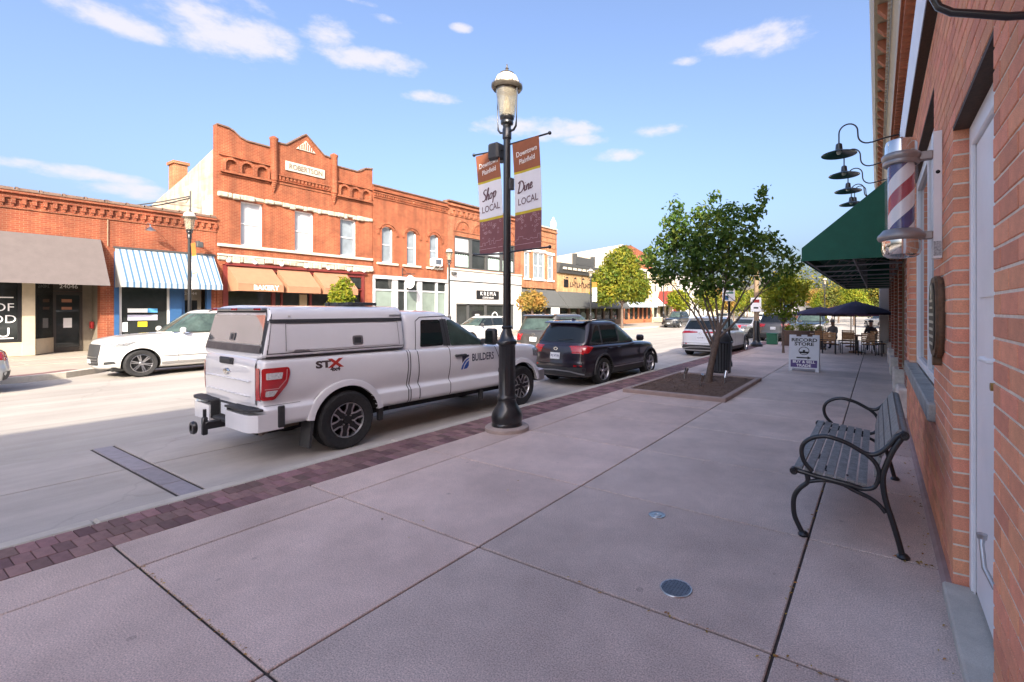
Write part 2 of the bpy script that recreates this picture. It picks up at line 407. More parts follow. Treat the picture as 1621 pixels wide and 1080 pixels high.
# ------------------------------------------------------------------ palette
m_slab = vary_island(M('sidewalk_concrete', (.69, .53, .455), .85, var=.13, scale=1.1, fine=.34, fscale=120, bump=.25, bscale=220, stain=.3, stcol=(.52, .42, .365), stscale=1.3), .11)
m_slab2 = vary_island(M('greyer_sidewalk_concrete', (.62, .50, .435), .85, var=.14, scale=1.2, fine=.36, fscale=115, bump=.3, bscale=200, stain=.35, stcol=(.45, .375, .33), stscale=1.6), .11)
m_joint = M('joint_dirt', (.06, .05, .042), .95, var=.3, scale=20)
m_paver = vary_island(M('clay_paver', (.225, .125, .118), .85, var=.18, scale=14, fine=.15, fscale=200, bump=.3, bscale=150), .42, .018)
m_band = vary_island(M('purple_paver', (.28, .26, .28), .85, var=.12, scale=10, fine=.12, bump=.2), .08)
m_lane = vary_island(M('lane_concrete', (.44, .40, .36), .9, var=.12, scale=.9, fine=.12, fscale=160, bump=.25, bscale=120, stain=.35, stcol=(.29, .25, .21), stscale=.7), .04)
m_road = M('road_surface', (.38, .35, .31), .9, var=.10, scale=.35, fine=.14, fscale=120, bump=.3, bscale=90, stain=.35, stcol=(.24, .225, .205), stscale=.5)
m_curb = M('curb_concrete', (.52, .48, .41), .85, var=.12, scale=5, fine=.1, bump=.2, stain=.3, stcol=(.2, .18, .15), stscale=3)
m_ground = M('bare_ground', (.16, .14, .11), .95, var=.25, scale=.4)
m_mulch = vary_island(M('mulch', (.15, .09, .06), .95, var=.3, scale=30), .6)
m_brick = vary_island(M('utility_brick', (.76, .32, .185), .85, var=.15, scale=9, fine=.14, fscale=180, bump=.35, bscale=170, stain=.35, stcol=(.60, .24, .14), stscale=6), .14, .007)
m_mortar = M('mortar', (.76, .67, .55), .95, var=.15, scale=20, bump=.3)
m_stone = M('limestone', (.42, .38, .32), .85, var=.2, scale=6, bump=.5, bscale=25, stain=.4, stcol=(.2, .17, .14), stscale=4)
m_white = M('white_paint', (.90, .89, .88), .4, var=.05, scale=3)
m_offwhite = M('off_white_paint', (.66, .65, .62), .5, var=.06, scale=4)
m_black = M('black_iron', (.012, .013, .015), .32, var=.2, scale=12, coat=.4)
m_dark = M('dark_void', (.012, .012, .012), .9, var=0)
m_glass = M('dark_glass', (.018, .022, .024), .03, var=0, spec=.6)
m_chrome = M('chrome', (.75, .75, .75), .12, metal=1, var=0)
m_steel = M('brushed_steel', (.5, .5, .5), .35, metal=1, var=.1, scale=30)
m_brown = M('brown_soffit', (.06, .035, .022), .8, var=.3, scale=40)
m_green = M('green_canvas', (.012, .115, .07), .75, var=.1, scale=5, fine=.15, fscale=300)
m_cream = M('cream_metal', (.52, .44, .31), .5, var=.1, scale=4)
m_orange = M('terracotta', (.42, .15, .07), .8, var=.15, scale=8)
m_timber = M('bench_timber', (.23, .225, .215), .6, var=.3, scale=18, fine=.2, fscale=90, bump=.4, bscale=40)
m_red = M('red_paint', (.35, .02, .02), .5)

for m_ in (m_slab, m_slab2): marks(m_, 'spots')
for m_ in (m_road, m_lane): marks(m_, 'streak')
# ------------------------------------------------------------------ ground, road, kerbs
YA, YB = -14, 29.6                                     # extent of this side's pavement
def struct(name, mb, mats, parent=None, smooth=None): return obj(name, mb, mats, parent, smooth, kind='structure')
struct('ground', MB().quad((-700, -500, -.2), (700, -500, -.2), (700, 900, -.2), (-700, 900, -.2)), m_ground)
rd = MB()
for y0, y1 in ((-60, 0), (0, 30), (30, 160)): rd.quad((-21.3, y0, -.124), (-5.7, y0, -.124), (-5.7, y1, -.124), (-21.3, y1, -.124))
rd.quad((-5.7, 29.6, -.124), (60, 29.6, -.124), (60, 160, -.124), (-5.7, 160, -.124))
rd.quad((-120, 112, -.120), (-21.3, 112, -.120), (-21.3, 124, -.120), (-120, 124, -.120))
road = struct('road', rd, m_road)
lane = struct('parking_lane', MB().box(-9.20, -5.79, -14, 29.6, -.18, -.1195), m_joint)
def slab_mesh(cache={}, **k): pass
mesh_cache = {}
def slab(name, parent, x0, x1, y0, y1, zt, th, mat, g=.006, c=.004):
    w, l = round(x1 - x0, 3), round(y1 - y0, 3); key = (name, w, l, th, mat.name)
    if key not in mesh_cache: mesh_cache[key] = MB().bbox(-w / 2 + g, w / 2 - g, -l / 2 + g, l / 2 - g, -th, 0, c).mesh(name, mat)
    o = obj(name, mesh_cache[key], mat, parent, loc=((x0 + x1) / 2, (y0 + y1) / 2, zt)); return o
ys = [2.21 + 4.6 * k for k in range(0, 7)] + [29.6]
for a, b in list(zip([y - .0 for y in ys[:-1]], ys[1:])) + [(-14, -2.4), (-2.4, 1.97)]:
    for x0, x1 in ((-9.16, -7.66), (-7.66, -5.79)):
        slab('slab', lane, x0, x1, a, b, -.104, .06, m_lane, g=.011)
for k in range(4):
    x0 = -9.16 + k * .8425
    slab('paver', lane, x0, x0 + .8425, 1.985, 2.195, -.102, .06, m_band, g=.009)
cb = MB()
y = -14.0
while y < 29.5:
    cb.bbox(-5.79, -5.625, y + .004, min(y + 3.05, 29.6) - .004, -.3, .002, .02); y += 3.05
struct('curb', cb, m_curb)
walk = struct('sidewalk', MB().box(-5.62, .42, YA, YB, -.3, -.014), m_joint)
XS = [-4.985, -4.42, -2.59, -.467, .385]
YS = [1.2 + 1.53 * k for k in range(-9, 20)]
PL = (-4.78, -2.52, 9.62, 13.15)                       # planter
for i in range(4):
    for j in range(len(YS) - 1):
        a, b = YS[j], min(YS[j + 1], YB)
        if b - a < .2: continue
        slab('slab', walk, XS[i], XS[i + 1], a, b, rng.uniform(-.0015, .0015), .09, m_slab if i < 2 else m_slab2, g=.008 if i != 3 else .009, c=.006)
# clay pavers along the kerb: three courses
pv = []
for r_ in range(3):
    x0 = -5.62 + r_ * .2117
    k = -20
    while True:
        y0 = .35 + .107 * (k + (.5 if r_ % 2 else 0)); k += 1
        if y0 > YB - .11: break
        pv.append((x0, y0))
pv.sort(key=lambda p: abs(p[1] - .55) if p[1] > .45 else 99 + abs(p[1]))
rest = MB()
for n_, (x0, y0) in enumerate(pv):
    if n_ < 300: slab('paver', walk, x0, x0 + .2117, y0, y0 + .107, rng.uniform(-.003, .001), .07, m_paver, g=.0025, c=.003)
    else: rest.box(x0 + .0025, x0 + .2092, y0 + .0025, y0 + .1045, -.08, rng.uniform(-.003, .001))
obj('pavers', rest, m_paver, walk, kind='stuff')
# expansion joint debris: small leaves in the joints and by the wall
lf = MB()
def leaf_at(p, s, yaw, tilt):
    c, n_ = math.cos(yaw), math.sin(yaw)
    q = [(-s, 0, 0), (-.2 * s, .45 * s, tilt * s), (s, 0, .2 * tilt * s), (-.2 * s, -.45 * s, tilt * s * .6)]
    lf.add([(p[0] + c * a - n_ * b, p[1] + n_ * a + c * b, p[2] + d) for a, b, d in q], [(0, 3, 2, 1)])
for k in range(60): leaf_at((rng.uniform(-4.5, -2.7), 1.2 + rng.gauss(0, .012), .004), rng.uniform(.006, .014), rng.uniform(0, 6), .4)
for k in range(40): leaf_at((-.467 + rng.gauss(0, .012), rng.uniform(2, 9), .004), rng.uniform(.006, .018), rng.uniform(0, 6), .4)
for k in range(26): leaf_at((rng.uniform(-1.8, .3), 2.72 + rng.gauss(0, .02), .004), rng.uniform(.006, .016), rng.uniform(0, 6), .4)
for k in range(40): leaf_at((.36 - abs(rng.gauss(0, .07)), rng.uniform(3, 9), .004), rng.uniform(.008, .02), rng.uniform(0, 6), .4)
for k in range(14): leaf_at((rng.uniform(.1, .34), 4.27 + rng.gauss(0, .02), .005), rng.uniform(.012, .022), rng.uniform(0, 6), .6)
for k in range(30): leaf_at((rng.uniform(-4.3, .2), rng.uniform(2, 16), .004), rng.uniform(.006, .018), rng.uniform(0, 6), .4)
m_leafy = vary_island(M('fallen_leaf', (.42, .25, .05), .8, var=.2), .5, .03)
obj('fallen_leaves', lf, m_leafy, kind='stuff')

# covers let into the pavement
def cover(name, label, x, y, r, grid):
    t = thing(name, label, 'cover', (x, y, .002))
    obj('ring', MB().lathe([(r * .9, .006), (r * .97, .007), (r, .001)], n=28), m_steel, t, smooth=40)
    d = MB().lathe([(0.0005, .003), (r * .9, .003)], n=28)
    if grid:
        k = -4
        for k in range(-4, 5):
            h = math.sqrt(max(r * r * .8 - (k * r * .2) ** 2, .0001))
            d.box(k * r * .2 - r * .055, k * r * .2 + r * .055, -h, h, .003, .0065)
            d.box(-h, h, k * r * .2 - r * .055, k * r * .2 + r * .055, .003, .0062)
    else:
        d.box(-r * .5, r * .5, -r * .1, r * .1, .003, .007); d.lathe([(r * .3, .003), (r * .35, .008), (r * .5, .008), (r * .55, .003)], n=20)
    obj('lid', d, m_steel if not grid else M('cast_cover', (.16, .17, .19), .45, metal=.7, var=.2, scale=20), t)
cover('utility_cover', 'small plain round metal utility cap in the sidewalk', -1.65, 4.01, .075, False)
cover('grate_cover', 'larger round gridded metal cover in the sidewalk', -1.11, 3.02, .105, True)

# ------------------------------------------------------------------ near brick building
XW = .41
nb = thing('brick_building', 'near orange brick building with white door and barber pole', 'building', (XW, 3, 0))
O = Vector((XW, 3, 0))
def nbo(name, mb, mats, parent=None, **k):
    mb.xf(Matrix.Translation(-O)); return obj(name, mb, mats, parent or nb, **k)
DOOR = (2.67, 3.96, 0, 3.0); WIN = (5.2, 8.89, 1.04, 3.76); YE = 9.75; YN = -7.0
core = MB(); xa, xb = XW + .0045, .72
for y0, y1, z0, z1 in ((YN, DOOR[0], 0, 7.2), (DOOR[0], DOOR[1], 3.0, 7.2), (DOOR[1], WIN[0], 0, 7.2), (WIN[0], WIN[1], 0, WIN[2] - .05), (WIN[0], WIN[1], WIN[3], 7.2), (WIN[1], YE, 0, 7.2)):
    core.box(xa, xb, y0 + (0.010 if y0 in (DOOR[1], WIN[1]) else 0), y1 - (.010 if y1 in (DOOR[0], WIN[0]) else 0), z0, z1)
nbo('mortar_wall', core, m_mortar)
nbo('parapet', MB().box(XW + .02, .72, YN, 1.3, 7.24, 9.3), m_brick)  # unseen raised wall, added to keep the lamp banners in shade
nbo('rear_wall', MB().box(.73, 14, YN, 25, -.1, 7.0), M('plain_brick', (.3, .12, .08), .9))
nbo('wall', MB().box(XW, XW + .006, YN, 1.42, 0, 4.2), m_brick)
CH = .0935; BL = .29; G_ = .006
bricks = []
k = 0
while k * CH + .03 < 5.6:
    z0 = .03 + k * CH; zc = z0 + CH / 2
    spans = [[1.45, YE]]
    for (a, b, c, d) in (DOOR, WIN):
        if c - .04 < zc < d:
            ns = []
            for s in spans:
                if b <= s[0] or a >= s[1]: ns.append(s); continue
                if a > s[0]: ns.append([s[0], a])
                if b < s[1]: ns.append([b, s[1]])
            spans = ns
    if 4.22 < zc < 4.96: k += 1; continue
    for s in spans:
        off = (k % 2) * BL / 2
        n0 = math.floor((s[0] - off - .07) / BL); yb = off + .07 + n0 * BL
        ed = [s[0]]
        while yb < s[1]:
            if yb - ed[-1] > .06 and s[1] - yb > .06: ed.append(yb)
            yb += BL
        ed.append(s[1])
        for a, b in zip(ed[:-1], ed[1:]): bricks.append([a, b, z0])
    k += 1
def vis_score(b):
    y, z = (b[0] + b[1]) / 2, b[2]
    d = y * .8395 - .22
    if d < .4: return 99
    u = 1389 + 490 * 0; X = .41; rr = X / y * .647; u = (1389 + rr * 270) / (1 - rr); v = 491 - 757 * (z + .05 - 1.83) / d
    return d if (u < 1650 and -40 < v < 1110) else 50 + d
bricks.sort(key=vis_score)
restb = MB()
for n_, (a, b, z0) in enumerate(bricks):
    l = round(b - a, 3); j = rng.uniform(-.0015, .0015)
    if n_ < 300:
        key = ('brick', l)
        if key not in mesh_cache: mesh_cache[key] = MB().bbox(0, .087, -l / 2 + G_, l / 2 - G_, G_, CH - G_, .003).mesh('brick', m_brick)
        o = obj('brick', mesh_cache[key], m_brick, nb, loc=(j, (a + b) / 2 - O.y, z0))
    else: restb.box(XW + j, XW + .08, a + G_, b - G_, z0 + G_, z0 + CH - G_)
nbo('brickwork', restb, m_brick, kind='stuff')
# concrete plinth strip at the foot of the wall
pl = MB()
for y0, y1 in ((YN, DOOR[0] - .02), (DOOR[1] + .02, YE)): pl.prism([(.345, -.02), (XW + .02, -.02), (XW + .02, .034), (.385, .03)], y0, y1)
nbo('plinth', pl, M('pink_concrete', (.36, .25, .23), .9, var=.15, scale=6, bump=.3))
nbo('doorstep', MB().bbox(.355, .62, 1.4, DOOR[1] - .004, -.02, .065, .012), M('step_concrete', (.50, .47, .41), .9, var=.14, scale=6, fine=.15, bump=.3))
# door
df = MB(); xd = .492
df.bbox(xd, xd + .12, DOOR[1] - .075, DOOR[1] - .002, .066, 2.99, .006); df.bbox(xd, xd + .12, DOOR[0] + .002, DOOR[0] + .07, .066, 2.99, .006); df.bbox(xd, xd + .12, DOOR[0] + .07, DOOR[1] - .075, 2.86, 2.99, .006)
df.box(xd + .012, xd + .02, DOOR[1] - .10, DOOR[1] - .076, .066, 2.86)
nbo('door_frame', df, m_white)
door = nbo('door', MB().bbox(xd + .022, xd + .07, DOOR[0] + .08, DOOR[1] - .102, .085, 2.85, .004).bbox(xd + .012, xd + .022, DOOR[0] + .25, DOOR[1] - .27, 1.9, 2.7, .004), m_white)
def dro(name, mb, mat, **k): return nbo(name, mb, mat, door, **k)
hb = MB(); hy = 3.06
hb.tube([(xd + .02, hy, 1.58), (xd - .04, hy, 1.58), (xd - .05, hy + .10, 1.585), (xd - .045, hy + .14, 1.58)], .014, 10)
dro('handle', hb, m_white, smooth=50)
dro('key', MB().box(xd - .02, xd + .02, hy + .02, hy + .024, 1.445, 1.475).lathe([(.001, xd - .03), (.02, xd - .03), (.022, xd + .02)], hy + .02, 1.455, 14, axis='x'), M('brass', (.45, .30, .10), .3, metal=1, var=0))
ks = MB().tube([(xd + .02, 3.0, .50), (xd - .02, 3.02, .50)], .02, 10); ks.tube([(xd - .02, 3.02, .50), (xd - .05, 3.09, .56), (xd - .055, 3.13, .66), (xd - .05, 3.15, .69)], [.013, .012, .011, .016], 8); ks.lathe([(.001, .68), (.02, .68), (.022, .705), (.001, .71)], xd - .05, 3.15, 10)
dro('door_stop', ks, m_steel, smooth=50)
# brown lintel soffits
nbo('lintel', MB().box(XW + .002, .56, DOOR[0] + .002, DOOR[1] + .02, 2.992, 3.02).box(XW + .002, .6, WIN[0] + .002, WIN[1] + .02, WIN[3] - .012, WIN[3] + .012), m_brown)
# display window
wf = MB(); xf_ = .497
for y0, y1, z0, z1 in ((WIN[0], WIN[0] + .08, 1.05, 3.74), (WIN[1] - .10, WIN[1] - .002, 1.05, 3.74), (WIN[0] + .08, WIN[1] - .1, 3.6, 3.74), (WIN[0] + .08, WIN[1] - .1, 1.05, 1.14), (7.0, 7.07, 1.14, 3.6)): wf.bbox(xf_, xf_ + .09, y0, y1, z0, z1, .005)
wfo = nbo('window', wf, m_white)
nbo('pane', MB().box(xf_ + .04, xf_ + .05, WIN[0] + .08, 7.0, 1.14, 3.6).box(xf_ + .04, xf_ + .05, 7.07, WIN[1] - .1, 1.14, 3.6), m_glass, wfo)
sl = MB(); y = 5.05
while y < 9.2: sl.bbox(.355, .50, y, min(y + 1.38, 9.25) - .006, .885, 1.04, .012); y += 1.38
nbo('sill', sl, M('sill_stone', (.33, .33, .31), .8, var=.25, scale=5, fine=.15, fscale=60, bump=.4, bscale=30, stain=.6, stcol=(.12, .13, .12), stscale=3))
# sign board, corbels and cornice above
YC = 24.4
nbo('sign_board', MB().box(.325, XW + .02, YN, YE + .3, 4.3, 4.92), m_white)
nbo('sign_soffit', MB().box(.33, XW + .02, YN, YE + .3, 4.27, 4.298), m_brown)
nbo('upper_wall', MB().box(XW + .004, .73, YE, YC, 3.0, 7.0), brick_mat('upper_brick', (.36, .13, .08), (.44, .17, .10), (.4, .36, .32), .29, .0935))
cz = MB(); y = 1.0
while y < YC:
    cz.box(.30, XW + .02, y, y + .09, 5.72, 5.86); y += .19
cz.box(.33, XW + .02, YN, YC, 5.862, 5.96); cz.box(.27, XW + .02, YN, YC, 5.99, 6.06)
nbo('corbel_band', cz, m_orange)
cn = MB()
cn.prism([(XW + .02, 6.1), (.27, 6.1), (.25, 6.2), (.19, 6.3), (.17, 6.42), (.17, 6.62), (XW + .02, 6.62)], YN, YC)
y = 1.0
while y < YC: cn.box(.13, .168, y, y + .07, 6.30, 6.40); y += .14
cn.prism([(XW + .02, 6.86), (-.05, 6.86), (-.06, 6.98), (-.10, 7.05), (-.12, 7.2), (XW + .02, 7.24)], YN, YC)
cn.box(.0, .17, YN, YC, 6.80, 6.858)
nbo('cornice', cn, m_cream)
br_ = MB(); y = 1.2
while y < YC: br_.prism([(.168, 6.79), (.0, 6.79), (.0, 6.72), (.10, 6.60), (.168, 6.56)], y, y + .14); y += .62
nbo('bracket', br_, m_orange)
# storefront beyond, below the awning
sf = thing('storefront', 'brick and stone storefront under the dark green awning', 'storefront', (XW, 16, 0))
def sfo(name, mb, mats, parent=None, **k):
    mb.xf(Matrix.Translation((-XW, -16, 0))); return obj(name, mb, mats, parent or sf, **k)
pb = brick_mat('pier_brick', (.30, .085, .05), (.38, .12, .07), (.42, .37, .32), .29, .0935)
piers = [(9.77, 10.35), (12.9, 13.5), (16.2, 16.8), (19.6, 20.2), (23.5, 24.4)]
for a, b in piers:
    sfo('pier', MB().box(.40, .75, a, b, .5, 3.4), pb)
    sfo('stone_base', MB().bbox(.27 + (.02 if a > 12 else 0), .78, a - .04, b + .04, 0, .52, .03), M('rough_white_stone', (.62, .58, .52), .9, var=.25, scale=7, bump=1, bscale=14))
for (a, b), (c, d) in zip(piers[:-1], piers[1:]):
    sfo('bulkhead', MB().box(.5, .6, b + .04, c - .04, 0, .6), m_offwhite)
    fo = sfo('window', MB().box(.46, .56, b, b + .1, .6, 3.4).box(.46, .56, c - .1, c, .6, 3.4).box(.46, .56, b + .1, c - .1, 2.75, 2.85).box(.45, .56, b + .1, c - .1, .6, .68), M('tan_frame', (.25, .18, .10), .6))
    sfo('pane', MB().box(.53, .54, b + .1, c - .1, .68, 3.4), m_glass, fo)
sfo('end_pillar', MB().bbox(.06, .5, 24.42, 25.0, 0, 4.2, .02), m_offwhite)
# dark green awning
aw = thing('green_awning', 'long dark green canvas awning over the sidewalk', 'awning', (XW, 16, 3))
def awo(name, mb, mats, **k):
    mb.xf(Matrix.Translation((-XW, -16, -3))); return obj(name, mb, mats, aw, **k)
A0, A1 = 9.6, 23.4
awo('canopy', MB().add([(XW, A0, 4.22), (XW, A1, 4.22), (-1.14, A1, 2.95), (-1.14, A0, 2.95), (XW, A0, 4.235), (XW, A1, 4.235), (-1.155, A1, 2.955), (-1.155, A0, 2.955)], [(0, 1, 2, 3), (7, 6, 5, 4), (0, 3, 7, 4), (1, 5, 6, 2), (3, 2, 6, 7)]), m_green)
va = MB(); va.box(-1.157, -1.145, A0, A1, 2.715, 2.95)
awo('valance', va, m_green)
for yy in (A0, A1): awo('end_panel', MB().prism([(XW, 4.22), (-1.15, 2.95), (-1.15, 2.715), (XW, 2.715)], yy - .006, yy + .006), m_green)
fr = MB(); y = A0 + .1
while y < A1:
    fr.tube([(XW, y, 2.76), (-1.12, y, 2.76)], .02, 6); fr.tube([(XW, y, 4.16), (-1.12, y, 2.9)], .016, 6); fr.tube([(-.36, y, 2.76), (-.36, y, 3.55)], .014, 6); y += 1.7
for x in (-1.12, -.36): fr.tube([(x, A0 + .05, 2.75), (x, A1, 2.75)], .018, 6)
fr.tube([(-.7, A0 + .1, 2.78), (.3, A0 + 1.7, 2.78)], .012, 5); fr.tube([(-.9, A0 + .1, 2.78), (-.2, A0 + 1.7, 2.78)], .012, 5)
awo('awning_frame', fr, M('galvanised', (.32, .33, .34), .5, metal=.6), smooth=60)

# tall building behind the viewpoint: its shadow lies over the street
tb = thing('brick_building', 'taller three storey brick building behind the near storefronts', 'building', (XW, -18, 0))
obj('wall', MB().box(0, 12, -14, 10.9, 0, 10.6), brick_mat('rear_brick', (.30, .11, .07), (.38, .15, .09), (.4, .36, .3)), tb)
wn = MB()
for fl in (1, 4.6, 8):
    for k in range(7): wn.box(-.03, .02, -13 + k * 3.3, -11.2 + k * 3.3, fl, fl + 2)
obj('window', wn, m_glass, tb)

# goose neck lamps over the awning
gl = None
def gooseneck(label, y, z, x0=.36):
    t = thing('gooseneck_lamp', label, 'lamp', (x0, y, z), 0, 'gooseneck lamps above the green awning')
    pts = []
    for s in np.linspace(0, 1, 7): pts.append((-.45 * s, 0, -.06 * s * s))
    c = (-.50, .11)
    for a in np.linspace(R(-75), R(-175), 7): pts.append((c[0] + .17 * math.cos(a) , 0, c[1] + .17 * math.sin(a)))
    for a in np.linspace(R(10), R(180), 12): pts.append((-.83 + .155 * math.cos(a), 0, .20 + .16 * math.sin(a)))
    pts += [(-.985, 0, .1), (-.985, 0, 0)]
    obj('arm', MB().tube(pts, .014, 8), m_black, t, smooth=60)
    obj('mount', MB().lathe([(.001, -.03), (.05, -.03), (.055, 0.01)], 0, 0, 14, axis='x'), m_black, t, smooth=40)
    obj('lamp_shade', MB().lathe([(.03, .02), (.055, 0), (.065, -.10), (.075, -.115), (.30, -.19), (.31, -.20), (.305, -.205), (.06, -.125)], -.985, 0, 24), M('dark_green_enamel', (.03, .04, .04), .3, coat=.5), t, smooth=40)
    obj('bulb', MB().sphere((-.985, 0, -.15), .05, 10), M('frosted', (.7, .7, .65), .3), t, smooth=90)
    return t
for y, z, lab in ((10.6, 5.03, 'gooseneck wall lamp nearest the barber pole, highest of the row'), (12.3, 5.03, 'second gooseneck wall lamp out from the barber pole'), (14.0, 5.03, 'third gooseneck wall lamp out from the barber pole'), (15.8, 5.03, 'fourth gooseneck wall lamp, low against the awning slope'), (18.2, 5.5, 'small gooseneck lamp fifth in the row above awning'), (21.2, 5.5, 'smallest farthest gooseneck lamp behind the awning slope')):
    gooseneck(lab, y, z)
# the thick pipe arm close to the camera
gp = thing('gooseneck_lamp', 'thick bent lamp arm on the brick above the white door', 'lamp', (XW, 2.05, 2.83))
obj('arm', MB().tube([(.02, 0, -.08), (-.06, 0, -.06), (-.14, 0, -.025), (-.20, 0, .0), (-.235, 0, .03), (-.255, 0, .08), (-.255, 0, .2), (-.255, 0, .75), (-.28, 0, .87), (-.40, 0, .96), (-.52, 0, .92), (-.58, 0, .8), (-.58, 0, .7)], .0125, 10), m_black, gp, smooth=60)
obj('lamp_shade', MB().lathe([(.03, .74), (.055, .72), (.065, .62), (.29, .54), (.285, .53), (.06, .60)], -.58, 0, 24), MATS['dark_green_enamel'], gp, smooth=40)

# ------------------------------------------------------------------ barber pole
bp = thing('barber_pole', 'chrome barber pole with red white and blue stripes on brick wall', 'barber pole', (.155, 4.55, 2.24))
def stripe_mat():
    m = M('barber_stripes', (.8, .8, .8), .12, var=0, coat=.6); nt = m.node_tree; N = nt.nodes.new; L = nt.links.new; b = nt.nodes['Principled BSDF']
    tc = N('ShaderNodeTexCoord'); sp = N('ShaderNodeSeparateXYZ'); L(tc.outputs['Object'], sp.inputs[0])
    at = N('ShaderNodeMath'); at.operation = 'ARCTAN2'; L(sp.outputs['Y'], at.inputs[0]); L(sp.outputs['X'], at.inputs[1])
    a = N('ShaderNodeMath'); a.operation = 'MULTIPLY'; a.inputs[1].default_value = 1 / (2 * PI); L(at.outputs[0], a.inputs[0])
    z = N('ShaderNodeMath'); z.operation = 'MULTIPLY'; z.inputs[1].default_value = -1 / .50; L(sp.outputs['Z'], z.inputs[0])
    s = N('ShaderNodeMath'); s.operation = 'ADD'; L(a.outputs[0], s.inputs[0]); L(z.outputs[0], s.inputs[1])
    o2 = N('ShaderNodeMath'); o2.operation = 'ADD'; o2.inputs[1].default_value = 10.36; L(s.outputs[0], o2.inputs[0])
    fr = N('ShaderNodeMath'); fr.operation = 'FRACT'; L(o2.outputs[0], fr.inputs[0])
    cr = N('ShaderNodeValToRGB'); cr.color_ramp.interpolation = 'CONSTANT'
    e = cr.color_ramp.elements; e[0].position = 0; e[0].color = (.36, .008, .03, 1); e[1].position = .25; e[1].color = (.80, .80, .80, 1)
    n = e.new(.5); n.color = (.012, .012, .16, 1); n = e.new(.75); n.color = (.80, .80, .80, 1)
    L(fr.outputs[0], cr.inputs[0]); L(cr.outputs[0], b.inputs['Base Color']); return m
obj('striped_cylinder', MB().lathe([(.088, .20), (.088, .72)], n=40), stripe_mat(), bp, smooth=60)
obj('glass_tube', MB().lathe([(.108, .19), (.108, .73), (.105, .73), (.105, .19)], n=40), M('clear_glass', (1, 1, 1), .02, var=0, alpha=.04, spec=.8, coat=1), bp, smooth=60)
m_pol = M('polished_steel', (.72, .70, .68), .10, metal=1, var=0); m_grey = M('grey_casting', (.35, .33, .32), .38, metal=.6, var=.1)
obj('top_cap', MB().lathe([(.108, .80), (.108, .87), (.10, .905), (.06, .925), (.001, .93)], n=40), m_pol, bp, smooth=30)
obj('upper_ring', MB().lathe([(.10, .715), (.118, .72), (.124, .735), (.118, .75), (.128, .765), (.132, .785), (.126, .80), (.11, .81), (.10, .81)], n=40), m_grey, bp, smooth=50)
obj('lower_ring', MB().lathe([(.09, .22), (.12, .215), (.14, .19), (.155, .175), (.16, .155), (.15, .135), (.135, .13), (.10, .125)], n=40), m_grey, bp, smooth=50)
obj('bottom_cap', MB().lathe([(.13, .13), (.132, .06), (.12, .02), (.09, .0), (.001, -.01)], n=40), m_pol, bp, smooth=30)
wb = MB().bbox(.197, .254, -.02, .10, -.02, .94, .004)
obj('wall_bracket', wb, m_white, bp)
obj('bracket_arm', MB().bbox(.09, .197, -.03, .03, .735, .80, .006).bbox(.09, .197, -.03, .03, .13, .19, .006), m_grey, bp)
obj('bracket_hole', MB().lathe([(.001, -.0225), (.014, -.0225), (.014, -.019)], .227, .63, 14, axis='y'), m_dark, bp)
obj('rating_label', MB().box(.20, .248, -.0222, -.0205, .0, .11), M('label_print', (.45, .45, .45), .5, var=.6, scale=120), bp)

# wooden plaque with raised lettering
pq = thing('wall_plaque', 'carved wooden plaque with dark oval face beside the door', 'plaque', (XW, 4.62, 1.78))
pr = []
for k in range(28):
    a = 2 * PI * k / 28; y, z = math.cos(a), math.sin(a)
    sy = .25 * math.copysign(abs(y) ** .7, y); sz = .30 * math.copysign(abs(z) ** .55, z)
    pr.append((sy, sz))
m_wood = M('carved_wood', (.13, .075, .04), .55, var=.35, scale=25, bump=.4, bscale=60)
obj('board', MB().prism(pr, -.055, .0, axis='x'), m_wood, pq)
obj('board_edge', MB().prism([(a * 1.06, b * 1.04) for a, b in pr], -.04, -.015, axis='x').prism([(a * .2, b * .13 - .335) for a, b in pr], -.055, 0, axis='x'), m_wood, pq)
obj('oval_face', MB().prism([(a * .84, b * .87) for a, b in pr], -.063, -.054, axis='x'), M('black_face', (.02, .017, .012), .5), pq)
m_gold = M('gold_leaf', (.55, .50, .38), .4, var=.1)
lt = MB()
for k, (w, h) in enumerate(((.09, .018), (.16, .022), (.17, .022), (.15, .022), (.17, .022), (.13, .022))):
    z = .06 - k * .055; n_ = int(w / .022)
    for q in range(-n_, n_ + 1): lt.box(-.066, -.062, q * .022 - .0075, q * .022 + .0075, z, z + h * rng.uniform(.8, 1))
lt.lathe([(.02, -.066), (.05, -.067), (.06, -.064)], 0, .19, 16, axis='x'); lt.box(-.066, -.062, -.1, .1, .11, .13)
obj('raised_lettering', lt, m_gold, pq)
# ------------------------------------------------------------------ far side of the street
XF = -27.0
m_fwalk = vary_island(M('far_sidewalk_concrete', (.34, .30, .245), .9, var=.12, scale=1, fine=.1), .05)
fw_ = struct('far_sidewalk', MB().prism([(-28.4, -.2), (-20.9, -.2), (-20.9, .02), (-28.4, .10)], -30, 100), m_fwalk)
for k in range(30):
    y0 = -6 + k * 1.9
    for a, b in ((-24.9, -22.9), (-26.95, -24.95)):
        sl_ = MB().bbox(a, b, y0, y0 + 1.88, -.02, .03, .006)
        o = obj('slab', sl_, m_fwalk, fw_, loc=(0, 0, .0107 + (-20.9 - (a + b) / 2) * .0107 - .012)); 
cb = MB()
cb.bbox(-20.9, -20.74, 4.9, 100, -.2, .035, .02)
struct('far_curb', cb, m_curb)
